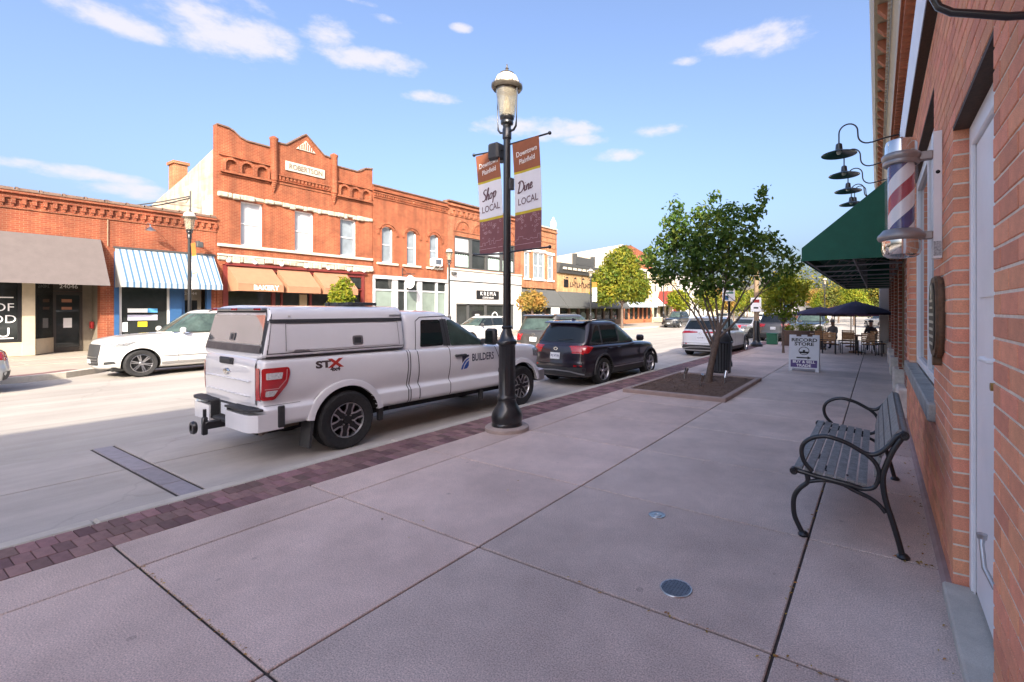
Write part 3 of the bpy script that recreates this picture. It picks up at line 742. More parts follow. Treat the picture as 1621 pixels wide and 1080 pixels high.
# bump-out with red brick edge
bo = MB().prism([(-20.9, -30), (-19.35, -30), (-19.35, 2.9), (-19.6, 3.6), (-20.2, 4.3), (-20.9, 4.9)], -.2, .03, axis='z')
bump = struct('bump_out', bo, m_fwalk)
rb_ = MB().prism([(-19.9, -30), (-19.5, -30), (-19.5, 2.85), (-19.72, 3.5), (-20.28, 4.15), (-20.55, 3.9), (-20.1, 3.3), (-19.9, 2.8)], -.1, .036, axis='z')
obj('brick_edge', rb_, m_paver, bump)
cbb = MB().prism([(-19.5, -30), (-19.30, -30), (-19.30, 2.95), (-19.55, 3.7), (-20.15, 4.42), (-20.9, 5.05), (-20.9, 4.9), (-20.28, 4.2), (-19.72, 3.52), (-19.5, 2.88)], -.2, .04, axis='z')
obj('curb', cbb, m_curb, bump)

class B:
    def __init__(s, name, label, cat, y0, y1, group=None):
        s.o = Vector((XF, (y0 + y1) / 2, 0)); s.t = thing(name, label, cat, s.o, 0, group)
    def add(s, name, mb, mat, parent=None, **k):
        mb.xf(Matrix.Translation(-s.o)); return obj(name, mb, mat, parent or s.t, **k)
    def each(s, name, mb, mat, parent=None, **k):
        """every loose piece of mb becomes a part of its own"""
        for p in mb.islands(): s.add(name, p, mat, parent, **k)
    def text(s, name, txt, size, y, z, d, mat, parent=None, **k):
        """lettering facing the street; reads along +Y"""
        return text_on(name, txt, size, Vector((XF + d, y, z)) - s.o, (0, 1, 0), (0, 0, 1), mat, parent or s.t, **k)
    def win(s, y0, y1, z0, z1, mat, pane, rec=.14, fw=.07, rail=True, mull=0, arch=0, blind=None, sub=None, trans=None):
        f = MB(); x1 = XF - rec; x0 = x1 - .07
        f.box(x0, x1, y0, y0 + fw, z0, z1); f.box(x0, x1, y1 - fw, y1, z0, z1); f.box(x0, x1, y0 + fw, y1 - fw, z0, z0 + fw); f.box(x0, x1, y0 + fw, y1 - fw, z1 - fw, z1)
        zm = (z0 + z1) / 2
        if rail: f.box(x0, x1 - .01, y0 + fw, y1 - fw, zm - .03, zm + .03)
        for k in range(mull):
            ym = y0 + (y1 - y0) * (k + 1) / (mull + 1); f.box(x0, x1 - .005, ym - .03, ym + .03, z0 + fw, z1 - fw)
        if trans: f.box(x0, x1 - .006, y0 + fw, y1 - fw, trans - .04, trans + .04)
        fo = s.add('window', f, mat)
        s.add('pane', MB().box(x0 + .005, x0 + .015, y0 + fw, y1 - fw, z0 + fw, z1 - fw), pane, fo)
        return fo
def wall(y0, y1, z0, z1, ops, x0=XF - .4, x1=XF, top=None):
    """front wall with openings (y0,y1,z0,z1), as a grid of blocks"""
    mb = MB()
    yy = sorted({y0, y1, *[o[0] for o in ops], *[o[1] for o in ops]}); zz = sorted({z0, z1, *[o[2] for o in ops], *[o[3] for o in ops]})
    yy = [y for y in yy if y0 <= y <= y1]; zz = [z for z in zz if z0 <= z <= z1]
    for a, b in zip(yy[:-1], yy[1:]):
        run = None
        for c, d in zip(zz[:-1], zz[1:]):
            ym, zm = (a + b) / 2, (c + d) / 2
            solid = not any(o[0] < ym < o[1] and o[2] < zm < o[3] for o in ops)
            if solid: run = [run[0], d] if run else [c, d]
            if (not solid or d == zz[-1]) and run: mb.box(x0, x1, a, b, *run); run = None
    return mb
def arch(yc, zc, r0, r1, x0, x1, a0=0, a1=180, n=14, mb=None, fill=False):
    mb = mb or MB(); vs = []
    for i in range(n + 1):
        a = R(a0 + (a1 - a0) * i / n); vs.append((yc + r1 * math.cos(a), zc + r1 * math.sin(a)))
    if fill: return mb.prism(vs, x0, x1, axis='x')
    for i in range(n, -1, -1):
        a = R(a0 + (a1 - a0) * i / n); vs.append((yc + r0 * math.cos(a), zc + r0 * math.sin(a)))
    return mb.prism(vs, x0, x1, axis='x')
def awning(b, y0, y1, zt, zb, out, val, mat, label=None, name='awning', x_in=0.02, ends=True, vmat=None):
    m = MB(); xi, xo = XF + x_in, XF + out
    m.add([(xi, y0, zt), (xi, y1, zt), (xo, y1, zb + val), (xo, y0, zb + val), (xi, y0, zt + .015), (xi, y1, zt + .015), (xo + .012, y1, zb + val + .006), (xo + .012, y0, zb + val + .006)], [(0, 1, 2, 3), (7, 6, 5, 4), (0, 3, 7, 4), (1, 5, 6, 2), (3, 2, 6, 7)])
    if val: m.box(xo, xo + .012, y0, y1, zb, zb + val)
    if ends:
        for y in (y0, y1): m.prism([(xi, zt), (xo, zb + val), (xo, zb), (xi, zb)], y - .004, y + .004)
    o = b.add(name, m, mat)
    if label: o['label'] = label
    fr = MB()
    for y in np.linspace(y0 + .05, y1 - .05, 4): fr.tube([(xi, y, zb + .05), (xo - .02, y, zb + .05)], .015, 5)
    fr.tube([(xo - .02, y0 + .03, zb + .05), (xo - .02, y1 - .03, zb + .05)], .015, 5)
    b.add('awning_frame', fr, M('galvanised'), o)
    return o
bk1 = brick_mat('brick_red', (.235, .050, .020), (.29, .078, .031), (.34, .17, .10), mort=.006)
bk2 = brick_mat('brick_orange', (.25, .056, .020), (.30, .082, .032), (.36, .18, .10), mort=.006)
bk3 = brick_mat('brick_krema', (.29, .078, .03), (.34, .115, .05), (.36, .2, .13), mort=.006)
bk4 = brick_mat('brick_tan', (.33, .12, .05), (.38, .16, .07), (.38, .24, .15), mort=.006)
m_rock = M('rock_face_stone', (.42, .37, .29), .9, var=.3, scale=5, bump=1, bscale=9, stain=.5, stcol=(.2, .17, .13), stscale=4)
m_smooth = M('pale_stone', (.50, .46, .38), .8, var=.1, scale=3)
m_blind = M('white_blind', (.42, .44, .46), .5, var=.05)
m_dgl = M('shop_glass', (.03, .034, .034), .03, var=.4, scale=.8, spec=.5)
m_ggl = M('pale_shop_glass', (.20, .25, .22), .06, var=.25, scale=.6)
m_cop = M('coping_tile', (.16, .10, .07), .6, var=.3, scale=6)
m_render = M('old_render', (.42, .36, .27), .95, var=.2, scale=1.2, bump=.5, bscale=6, stain=.5, stcol=(.38, .31, .2), stscale=1.5)
m_greyc = M('grey_canvas', (.13, .11, .105), .85, var=.08, scale=3, fine=.08)
m_dkgrey = M('charcoal_canvas', (.075, .08, .08), .85, var=.1, scale=3)
m_orc = M('orange_canvas', (.42, .135, .04), .85, var=.08, scale=3)
m_peach = M('peach_canvas', (.33, .165, .092), .85, var=.08, scale=3)
m_beige = M('beige_paint', (.52, .44, .31), .6, var=.08)
m_blue = M('blue_paint', (.03, .10, .24), .5, var=.1)
m_maroon = M('maroon_paint', (.16, .025, .02), .5, var=.1)
m_char = M('charcoal_paint', (.06, .062, .062), .6, var=.1)
m_ink = M('black_ink', (.01, .01, .011), .5, var=0)
m_yel = M('yellow_card', (.75, .62, .02), .6, var=0)
m_ppane = M('pale_pane', (.22, .26, .29), .05, var=.25, scale=1.2)  # reflected sky and pale blinds behind are put into the pane colour
m_int = M('shop_interior', (.03, .026, .02), .9, var=.5, scale=1.5)

# --- A: low brick shop with grey awning
a = B('brick_shop', 'low red brick shop with wide grey awning and door 24046', 'building', -8, 6.3)
a.add('wall', wall(-8, 6.3, .05, 6.28, [(-8, 6.1, .05, 4.2)]), bk1)
a.add('rear_wall', MB().box(XF - 14, XF - 2.0, -8, 6.29, 0, 5.9).box(XF - 2, XF - .41, -8, 6.29, 3.3, 6.2), bk1)
def low_cornice(b, y0, y1):
    c = MB(); c.box(XF, XF + .07, y0, y1, 6.0, 6.06); c.box(XF, XF + .05, y0, y1, 5.62, 5.68); c.box(XF, XF + .10, y0, y1, 6.18, 6.26)
    b.add('string_course', c, bk1)
    d = MB(); y = y0 + .05
    while y < y1 - .1: d.box(XF, XF + .085, y, y + .11, 5.80, 5.99); d.box(XF, XF + .05, y + .03, y + .08, 5.7, 5.80); y += .27
    b.add('dentil', d, bk1, kind='stuff')
    t = MB(); y = y0
    while y < y1: t.lathe([(.001, y), (.10, y), (.10, min(y + .58, y1)), (.001, min(y + .58, y1))], XF - .12, 6.33, 10, axis='y'); t.lathe([(.001, y + .0), (.125, y), (.125, y + .08), (.001, y + .08)], XF - .12, 6.33, 10, axis='y'); y += .62
    t.box(XF - .4, XF + .12, y0, y1, 6.281, 6.32)
    b.add('coping', t, m_cop, smooth=40)
low_cornice(a, -8, 6.3)
ao = MB(); xi, xo = XF + .03, XF + 1.3
ao.add([(xi, -7.9, 4.72), (xi, 6.1, 4.72), (xo, 6.1, 2.80), (xo, -7.9, 2.80), (xi, -7.9, 4.74), (xi, 6.1, 4.74), (xo + .015, 6.1, 2.80), (xo + .015, -7.9, 2.80)], [(0, 1, 2, 3), (7, 6, 5, 4), (0, 3, 7, 4), (1, 5, 6, 2), (3, 2, 6, 7)]); ao.prism([(xi, 4.72), (xo, 2.8), (xi, 2.8)], 6.092, 6.1)
a.add('awning', ao, m_greyc)
sfm = MB(); sfm.box(XF - .25, XF - .02, 3.95, 4.28, .1, 3.3); sfm.box(XF - .3, XF - .05, -8, 3.95, .1, .62); sfm.box(XF - 1.0, XF - .05, 6.12, 6.28, .1, 3.3)
a.add('pilaster', sfm, m_beige)
wo = a.add('window', MB().box(XF - .2, XF - .08, -8, 3.95, .62, .72).box(XF - .2, XF - .08, 3.85, 3.95, .72, 3.3).box(XF - .2, XF - .08, 2.5, 2.6, .72, 3.3), m_ink)
a.add('pane', MB().box(XF - .16, XF - .14, -8, 3.85, .72, 3.3), m_dgl, wo)
for k, (tx, z, sz) in enumerate((('OF', 1.92, .42), ('OD', 1.48, .42), ('U', .98, .5))): a.text('window_lettering', tx, sz, 3.5, z, -.13, m_white, wo, th=.006)
a.add('window_line', MB().box(XF - .139, XF - .132, 2.8, 3.75, 2.28, 2.32).box(XF - .139, XF - .132, 2.8, 3.75, .76, .80), m_white, wo)
# recessed entry with angled glass
an = MB().add([(XF - .1, 4.3, .1), (XF - 1.15, 4.95, .1), (XF - 1.15, 4.95, 3.3), (XF - .1, 4.3, 3.3), (XF - .16, 4.27, .1), (XF - 1.21, 4.92, .1), (XF - 1.21, 4.92, 3.3), (XF - .16, 4.27, 3.3)], [(0, 1, 2, 3), (7, 6, 5, 4), (0, 3, 7, 4), (1, 5, 6, 2), (3, 2, 6, 7), (0, 4, 5, 1)])
a.add('side_glass', an, m_dgl)
a.add('side_panel', MB().add([(XF - .08, 4.31, .12), (XF - 1.12, 4.96, .12), (XF - 1.12, 4.96, .72), (XF - .08, 4.31, .72), (XF - .10, 4.30, .12), (XF - 1.14, 4.95, .12), (XF - 1.14, 4.95, .72), (XF - .10, 4.30, .72)], [(0, 1, 2, 3), (7, 6, 5, 4), (0, 3, 7, 4), (1, 5, 6, 2), (3, 2, 6, 7), (0, 4, 5, 1)]), m_beige)
a.add('side_wall', MB().box(XF - 1.2, XF - .41, 6.1, 6.28, .1, 3.3).box(XF - 1.3, XF - 1.2, 5.8, 6.28, .1, 3.3).box(XF - 1.9, XF - .1, 4.3, 6.1, 3.2, 3.3), M('grey_render', (.2, .17, .13), .8))
dr = a.add('door', MB().box(XF - 1.25, XF - 1.17, 4.95, 5.04, .12, 2.6).box(XF - 1.25, XF - 1.17, 5.72, 5.81, .12, 2.6).box(XF - 1.25, XF - 1.17, 5.04, 5.72, 2.45, 2.6).box(XF - 1.25, XF - 1.17, 5.04, 5.72, .12, .3).box(XF - 1.25, XF - 1.17, 4.95, 5.81, 2.61, 3.2), M('dark_bronze', (.035, .028, .022), .5))
a.add('pane', MB().box(XF - 1.23, XF - 1.21, 5.04, 5.72, .3, 2.45), m_dgl, dr)
a.add('notice', MB().box(XF - 1.205, XF - 1.2, 5.25, 5.5, 1.1, 1.5), m_white, dr)
a.add('notice', MB().box(XF - 1.205, XF - 1.2, 5.2, 5.5, 2.15, 2.28).box(XF - 1.205, XF - 1.2, 5.2, 5.5, 1.85, 1.96), M('orange_print', (.4, .18, .1), .6), dr)
a.text('house_number', '24046', .22, 5.4, 2.8, -1.165, m_white, dr)
a.add('mailbox', MB().bbox(XF - 1.0, XF - .75, 5.98, 6.08, 1.05, 1.35, .02), m_red)
a.add('wall_lamp', MB().tube([(XF, 6.75 - .75, 5.1), (XF + .25, 6.0, 5.25), (XF + .5, 6.0, 5.2), (XF + .5, 6.0, 5.05)], .02, 6), m_black) if False else None

# --- B: low brick shop with blue striped awning
b = B('brick_shop', 'low red brick shop with blue and white striped awning', 'building', 6.3, 10.24)
b.add('wall', wall(6.3, 10.24, .05, 6.28, [(6.62, 9.95, .05, 4.2)]), bk1)
b.add('rear_wall', MB().box(XF - 14, XF - 2.0, 6.3, 10.22, 0, 5.9).box(XF - 2, XF - .41, 6.3, 10.22, 4.3, 6.2), bk1)
low_cornice(b, 6.31, 10.24)
b.add('downpipe', MB().tube([(XF + .04, 6.32, 4.5), (XF + .04, 6.32, 5.6)], .018, 6), M('old_pipe', (.3, .2, .13), .7))
def stripes():
    m = M('blue_stripes', (.5, .5, .5), .8, var=0); nt = m.node_tree; N = nt.nodes.new; L = nt.links.new
    tc = N('ShaderNodeTexCoord'); sp = N('ShaderNodeSeparateXYZ'); L(tc.outputs['Object'], sp.inputs[0])
    mu = N('ShaderNodeMath'); mu.operation = 'MULTIPLY'; mu.inputs[1].default_value = 1 / .21; L(sp.outputs['Y'], mu.inputs[0])
    ad = N('ShaderNodeMath'); ad.operation = 'ADD'; ad.inputs[1].default_value = 50.2; L(mu.outputs[0], ad.inputs[0])
    fr = N('ShaderNodeMath'); fr.operation = 'FRACT'; L(ad.outputs[0], fr.inputs[0])
    cr = N('ShaderNodeValToRGB'); cr.color_ramp.interpolation = 'CONSTANT'; e = cr.color_ramp.elements
    e[0].position = 0; e[0].color = (.37, .38, .38, 1); e[1].position = .40; e[1].color = (.20, .29, .38, 1)
    for p, c in ((.48, (.37, .39, .39, 1)), (.55, (.055, .135, .235, 1)), (.84, (.20, .29, .38, 1)), (.92, (.37, .38, .38, 1))): n = e.new(p); n.color = c
    L(fr.outputs[0], cr.inputs[0]); L(cr.outputs[0], nt.nodes['Principled BSDF'].inputs['Base Color']); return m
awning(b, 6.55, 10.12, 4.42, 2.78, 1.0, .2, stripes())
b.add('awning_rail', MB().box(XF, XF + .05, 6.5, 10.18, 4.44, 4.52), m_char)
b.add('pilaster', MB().box(XF - .2, XF + .02, 6.52, 6.68, .1, 4.3).box(XF - .2, XF + .01, 8.42, 8.85, .1, 4.3).box(XF - .2, XF + .01, 9.85, 10.02, .1, 4.3).box(XF - .2, XF - .02, 6.68, 8.42, .1, .62).box(XF - .7, XF - .1, 8.85, 9.0, .1, 4.2), m_blue)
w = b.add('window', MB().box(XF - .16, XF - .06, 6.68, 6.78, .62, 3.4).box(XF - .16, XF - .06, 8.34, 8.42, .62, 3.4).box(XF - .16, XF - .06, 6.78, 8.34, .62, .7), m_offwhite)
b.add('pane', MB().box(XF - .13, XF - .11, 6.78, 8.34, .7, 4.2), m_dgl, w)
b.add('window_sign', MB().box(XF - .105, XF - .095, 6.98, 7.65, 1.72, 1.9), m_white, w)
b.add('window_sign', MB().box(XF - .105, XF - .095, 7.65, 8.0, 1.72, 1.9), M('sky_blue', (.10, .36, .66), .5), w)
b.add('window_sign', MB().box(XF - .105, XF - .095, 6.98, 8.0, 1.38, 1.62), M('lilac', (.48, .48, .6), .5), w)
b.add('window_sign', MB().box(XF - .105, XF - .095, 7.32, 7.64, 1.1, 1.32), m_yel, w)
b.add('window_sign', MB().box(XF - .105, XF - .095, 6.8, 6.98, .9, 1.3), m_white, w)
d = b.add('door', MB().box(XF - .75, XF - .67, 9.0, 9.14, .12, 3.0).box(XF - .75, XF - .67, 9.7, 9.85, .12, 3.0).box(XF - .75, XF - .67, 9.14, 9.7, 2.3, 3.0).box(XF - .75, XF - .67, 9.14, 9.7, .12, .5), M('taupe_paint', (.3, .26, .2), .6))
b.add('pane', MB().box(XF - .73, XF - .71, 9.14, 9.7, .5, 2.3), m_dgl, d)
b.text('house_number', '24044', .2, 9.42, 2.62, -.66, m_white, d)
for y in (7.55,):
    l = b.add('wall_lamp', MB().tube([(XF, y, 5.45), (XF + .3, y, 5.62), (XF + .55, y, 5.55), (XF + .62, y, 5.42)], .018, 6).lathe([(.02, 5.44), (.06, 5.4), (.2, 5.28), (.19, 5.27), (.05, 5.36)], XF + .62, y, 14), m_steel, smooth=40)
b.add('flood_light', MB().bbox(XF + .02, XF + .5, 9.35, 9.4, 5.0, 5.06, .005).bbox(XF + .4, XF + .6, 9.25, 9.5, 4.75, 5.0, .02), m_char)
# things on its roof
tag(obj('roof_vent', MB().lathe([(.2, 5.9), (.2, 6.55), (.34, 6.6), (.4, 6.75), (.33, 6.92), (.12, 7.0), (.001, 7.02)], XF - 3.6, 6.35, 18), m_steel, smooth=40), 'shiny round metal vent on the low brick shop roof', 'vent')
ac = thing('air_conditioner', 'low grey air conditioning box on the shop roof', 'air conditioner', (XF - 2.2, 9.3, 5.9))
obj('casing', MB().bbox(-.5, .5, -.5, .5, 0, .62, .02), M('grey_metal', (.4, .4, .39), .6), ac); obj('grille', MB().box(-.45, .45, -.52, -.5, .1, .5), m_char, ac)
mast = thing('service_mast', 'thin electric service mast with drooping cables on roof', 'mast', (XF - 1.2, 9.6, 5.9))
obj('pole', MB().tube([(0, 0, 0), (0, 0, 1.75)], .035, 6), m_char, mast)
obj('cable', MB().tube([(0, 0, 1.5), (-.9, -.8, 1.2), (-2.4, -2.2, .8), (-4, -3.4, .5)], .03, 5).tube([(0, 0, 1.4), (-.7, -.9, 1.0), (-2.4, -2.5, .55), (-4, -3.8, .4)], .03, 5).tube([(0, 0, 1.55), (-2, .5, 1.5), (-5, .6, 1.9)], .02, 5), m_black, mast)

# --- C: Robertson building
c = B('brick_building', 'tall red brick building with ROBERTSON stone and stepped gable', 'building', 10.25, 18.82)
wins = [(11.3, 12.34, 5.12, 7.36), (13.97, 15.04, 5.12, 7.36), (16.63, 17.7, 5.12, 7.36)]
c.add('wall', wall(10.25, 18.8, 4.1, 9.4, wins), bk2)
top = [(10.25, 9.4), (10.25, 10.86), (10.72, 10.84), (10.98, 10.74), (11.25, 10.52), (11.55, 10.42), (12.7, 10.42), (12.7, 10.42), (13.04, 10.42), (13.04, 10.78), (13.5, 10.79), (14.57, 11.68), (15.63, 10.78), (16.07, 10.75), (16.07, 10.36), (17.7, 10.36), (18.0, 10.48), (18.3, 10.7), (18.8, 10.78), (18.8, 9.4)]
def dedup(p): return [q for i, q in enumerate(p) if q != p[i - 1]]
c.add('parapet', MB().prism(dedup(top), XF - .4, XF, axis='x'), bk2)
cp = MB(); tp = dedup(top)[1:-1]
for p, q in zip(tp[:-1], tp[1:]):
    if abs(p[0] - q[0]) < .02: continue
    cp.prism([(p[0], p[1]), (q[0], q[1]), (q[0], q[1] + .07), (p[0], p[1] + .07)], XF - .45, XF + .07, axis='x')
c.add('coping', cp, m_cop)
pm = MB()
for y in (12.86, 16.22):
    pm.lathe([(.19, 8.72), (.19, 10.86), (.22, 10.9), (.22, 10.98), (.15, 11.02), (.06, 11.08), (.001, 11.1)], XF + .04, y, 14)
    for k in range(6): pm.lathe([(.001, 8.1 + k * .1), (.05 + k * .026, 8.1 + k * .1), (.05 + k * .026, 8.19 + k * .1), (.001, 8.19 + k * .1)], XF + .02, y, 12)
c.each('turret', pm, bk2, smooth=40)
aw_ = MB(); av = MB()
for ys_ in ((10.83, 11.54, 12.25), (16.83, 17.55, 18.27)):
    for y in ys_:
        arch(y, 9.02, .25, .36, XF, XF + .17, mb=aw_); aw_.box(XF, XF + .17, y - .36, y - .25, 8.72, 9.02); aw_.box(XF, XF + .17, y + .25, y + .36, 8.72, 9.02)
    aw_.box(XF, XF + .18, ys_[0] - .45, ys_[-1] + .42, 8.6, 8.7); aw_.box(XF, XF + .10, ys_[0] - .5, ys_[-1] + .45, 9.44, 9.52); aw_.box(XF, XF + .05, ys_[0] - .45, ys_[-1] + .42, 8.5, 8.58)
c.each('blind_arch', aw_, bk2)
dn = MB(); y = 13.1
while y < 16.0: dn.box(XF, XF + .09, y, y + .1, 8.86, 9.02); y += .2
dn.box(XF, XF + .07, 13.06, 16.05, 8.78, 8.84); dn.box(XF, XF + .10, 13.06, 16.05, 9.05, 9.12); dn.box(XF, XF + .05, 13.06, 16.05, 8.62, 8.68)
c.add('dentil', dn, bk2, kind='stuff')
c.add('gable_ornament', MB().prism([(14.03, 10.76), (15.1, 10.76), (14.56, 11.33)], XF, XF + .06, axis='x'), m_smooth)
tr = MB()
for k, yy in enumerate((14.2, 14.32, 14.44, 14.56, 14.68, 14.8, 14.92)): tr.box(XF + .06, XF + .075, yy - .025, yy + .025, 10.8, 10.83 + .42 * (1 - abs(yy - 14.56) / .5))
c.add('gable_carving', tr, bk2)
st = c.add('name_stone', MB().bbox(XF, XF + .07, 13.46, 15.64, 9.44, 9.94, .01), m_smooth)
c.text('carved_name', 'ROBERTSON', .40, 14.55, 9.68, .07, M('carved_shadow', (.20, .17, .13), .9), st, th=.03, xs=.82)
rb = MB(); y = 10.27
while y < 18.75:
    y2 = min(y + rng.uniform(.16, .5), 18.78)
    for z0, z1 in ((7.38, 7.64), (4.2, 4.5)): rb.bbox(XF - .02, XF + rng.uniform(.06, .19), y, y2 - rng.uniform(.0, .012), z0 + rng.uniform(-.05, .07), z1 - rng.uniform(0, .02), rng.uniform(.02, .05))
    y = y2
c.each('stone', rb, m_rock)
c.each('belt_course', MB().bbox(XF, XF + .11, 10.27, 18.78, 4.95, 5.10, .015).bbox(XF, XF + .10, 10.27, 18.78, 4.505, 4.6, .01), m_smooth)
for i, w_ in enumerate(wins):
    c.win(*w_, m_white, m_blind if i < 2 else m_ppane, rec=.16)
xs_ = XF - .4
c.add('side_wall', MB().prism([(XF - .4, 0), (XF - .4, 9.75), (XF - 4, 8.9), (XF - 9, 7.9), (XF - 16, 6.7), (XF - 16, 0)], 10.26, 10.6), brick_mat('old_stone', (.40, .34, .25), (.50, .44, .34), (.42, .37, .29), .6, .28, axis='x', mort=.02))
c.add('body', MB().box(XF - 16, XF - 2.2, 10.6, 18.78, 0, 6.6).prism([(XF - 2.2, 4.2), (XF - .42, 4.2), (XF - .42, 9.4), (XF - 2.2, 9.0)], 10.61, 18.78), m_render)
c.add('side_window', MB().box(XF - 1.6, XF - .9, 10.22, 10.27, 6.55, 7.3), m_blind)
ch = c.add('chimney', MB().box(XF - 6.2, XF - 5.4, 10.3, 10.9, 7.6, 9.9).box(XF - 6.28, XF - 5.32, 10.22, 10.98, 9.9, 10.05), bk4)
cc = MB().box(XF - .05, XF + .16, 10.6, 18.3, 4.05, 4.17).box(XF - .05, XF + .06, 10.5, 10.72, .1, 4.05).box(XF - .05, XF + .06, 18.0, 18.2, .1, 4.05).box(XF - .05, XF + .03, 10.72, 18, 3.85, 4.05).box(XF - .08, XF + .02, 17.1, 17.2, .1, 3.85).box(XF - .05, XF + .10, 17.2, 18, 3.05, 3.12)
c.add('shop_cornice', cc, m_maroon)
c.each('shop_pier', MB().box(XF - .4, XF + .0, 10.26, 10.5, .05, 4.1).box(XF - .4, XF, 18.2, 18.79, .05, 4.1), bk2)
gb = MB()
for y in (10.68, 11.88, 13.18, 14.49, 15.78, 17.05, 18.08): gb.sphere((XF + .2, y, 4.26), .1, 10)
c.each('globe_light', gb, m_white, smooth=60)
o1 = awning(c, 10.7, 12.78, 4.0, 2.76, 1.2, .35, m_peach)
c.text('awning_lettering', 'BAKERY', .33, 11.95, 2.94, 1.214, m_white, o1, bold=.006)
awning(c, 13.03, 14.74, 4.0, 2.74, 1.2, .32, m_peach); awning(c, 15.0, 17.0, 4.0, 2.72, 1.2, .32, m_peach)
sp_ = c.add('shopfront', MB().box(XF - .35, XF - .1, 10.72, 18.0, .1, .7).box(XF - .3, XF - .1, 12.82, 13.0, .7, 3.85).box(XF - .3, XF - .1, 14.85, 14.97, .7, 3.85).box(XF - .3, XF - .1, 13.3, 13.38, .7, 3.0).box(XF - .3, XF - .1, 10.72, 18.0, 2.9, 3.0), m_maroon)
c.add('pane', MB().box(XF - .22, XF - .2, 10.72, 18.0, .7, 3.85), m_dgl, sp_)
c.add('door', MB().box(XF - .19, XF - .12, 14.3, 14.7, .2, 2.7), M('tan_door', (.4, .3, .18), .6))
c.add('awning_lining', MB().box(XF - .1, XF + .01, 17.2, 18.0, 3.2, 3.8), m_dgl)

# --- D: brick building with segmental windows
d = B('brick_building', 'brick building with three slim arched windows and grey shopfront', 'building', 18.82, 25.1)
wins = [(19.5, 20.36, 4.95, 7.1), (21.47, 22.3, 4.95, 7.1), (23.46, 24.3, 4.95, 7.1)]
wl = wall(18.82, 25.1, 4.0, 9.8, [(y0, y1, z0, z1 + .22) for y0, y1, z0, z1 in wins])
for y0, y1, z0, z1 in wins:   # fill the corners above the segmental heads
    yc, hw = (y0 + y1) / 2, (y1 - y0) / 2; r_ = (hw * hw + .2 * .2) / (2 * .2); zc = z1 + .2 - r_; th = math.asin(hw / r_)
    pts = [(yc + r_ * math.sin(t), zc + r_ * math.cos(t)) for t in np.linspace(-th, th, 11)]
    wl.prism(pts + [(y1, z1 + .22), (y0, z1 + .22)], XF - .3, XF - .002, axis='x')
d.add('wall', wl, bk2)
d.add('body', MB().box(XF - 16, XF - .5, 18.83, 25.08, 4.3, 9.3).box(XF - 16, XF - 1.5, 18.83, 25.08, 0, 4.3), m_render)
hd = MB()
for y0, y1, z0, z1 in wins:
    yc, hw = (y0 + y1) / 2, (y1 - y0) / 2; r_ = (hw * hw + .2 * .2) / (2 * .2); zc = z1 + .2 - r_; th = math.degrees(math.asin(hw / r_))
    arch(yc, zc, r_, r_ + .12, XF, XF + .05, 90 - th, 90 + th, 10, hd)
    arch(yc, zc + .02, r_ + .14, r_ + .26, XF, XF + .08, 90 - th * 1.25, 90 + th * 1.25, 10, hd)
    for s in (-1, 1): hd.box(XF, XF + .07, yc + s * (hw + .30) - .07, yc + s * (hw + .30) + .07, z1 - .35, z1 + .05)
d.each('arch_head', hd, bk2)
for w_ in wins: d.win(w_[0], w_[1], w_[2], w_[3] + .2, m_white, m_ppane, rec=.14)
d.each('sill', MB().bbox(XF - .1, XF + .12, 19.1, 20.7, 4.78, 4.92, .01).bbox(XF - .1, XF + .12, 21.1, 22.6, 4.78, 4.92, .01).bbox(XF - .1, XF + .12, 23.1, 24.6, 4.78, 4.92, .01), m_smooth)
dc = MB().box(XF, XF + .06, 18.84, 25.08, 9.05, 9.12).box(XF, XF + .10, 18.84, 25.08, 9.35, 9.42).box(XF, XF + .14, 18.84, 25.08, 9.5, 9.56)
y = 18.9
while y < 25: dc.box(XF, XF + .09, y, y + .08, 9.16, 9.32); y += .17
d.add('dentil', dc, bk2, kind='stuff')
d.add('coping', MB().box(XF - .45, XF + .08, 18.82, 25.1, 9.8, 9.87), m_cop)
sfm = MB().box(XF - .06, XF + .12, 18.84, 25.08, 3.86, 4.08)
d.add('shop_cornice', sfm, M('pale_grey_paint', (.52, .53, .55), .5, var=.05))
mm = MB()
for y0, y1 in ((18.84, 19.0), (20.3, 20.72), (21.3, 21.42), (22.35, 22.75), (24.0, 24.18), (24.95, 25.08)): mm.box(XF - .16, XF + .02, y0, y1, .1, 3.86)
mm.box(XF - .12, XF - .02, 18.84, 25.08, 3.1, 3.2); mm.box(XF - .15, XF, 18.84, 25.08, .1, .6)
d.add('mullion', mm, M('pale_grey_paint'))
d.add('pane', MB().box(XF - .1, XF - .08, 18.84, 25.08, 3.2, 3.86), m_dgl); d.add('pane', MB().box(XF - .1, XF - .08, 18.84, 25.08, .6, 3.1), m_ggl)
d.add('pane', MB().box(XF - .079, XF - .07, 20.72, 21.3, .6, 3.1), m_dgl)
ac_ = d.add('window_unit', MB().bbox(XF - .1, XF + .45, 23.5, 24.25, 5.0, 5.55, .02).tube([(XF, 23.6, 4.75), (XF + .4, 23.6, 5.0)], .03, 5).tube([(XF, 24.15, 4.75), (XF + .4, 24.15, 5.0)], .03, 5), m_white)
d.add('grille', MB().box(XF + .45, XF + .46, 23.6, 24.15, 5.1, 5.48), m_steel, ac_)
sg = thing('blade_sign', 'round white blade sign on a scrolled iron bracket', 'sign', (XF, 21.05, 3.7))
obj('disc', MB().lathe([(.001, -.04), (.42, -.04), (.44, -.02), (.44, .02), (.42, .04), (.001, .04)], .85, 0, 32, axis='y'), m_white, sg, smooth=40)
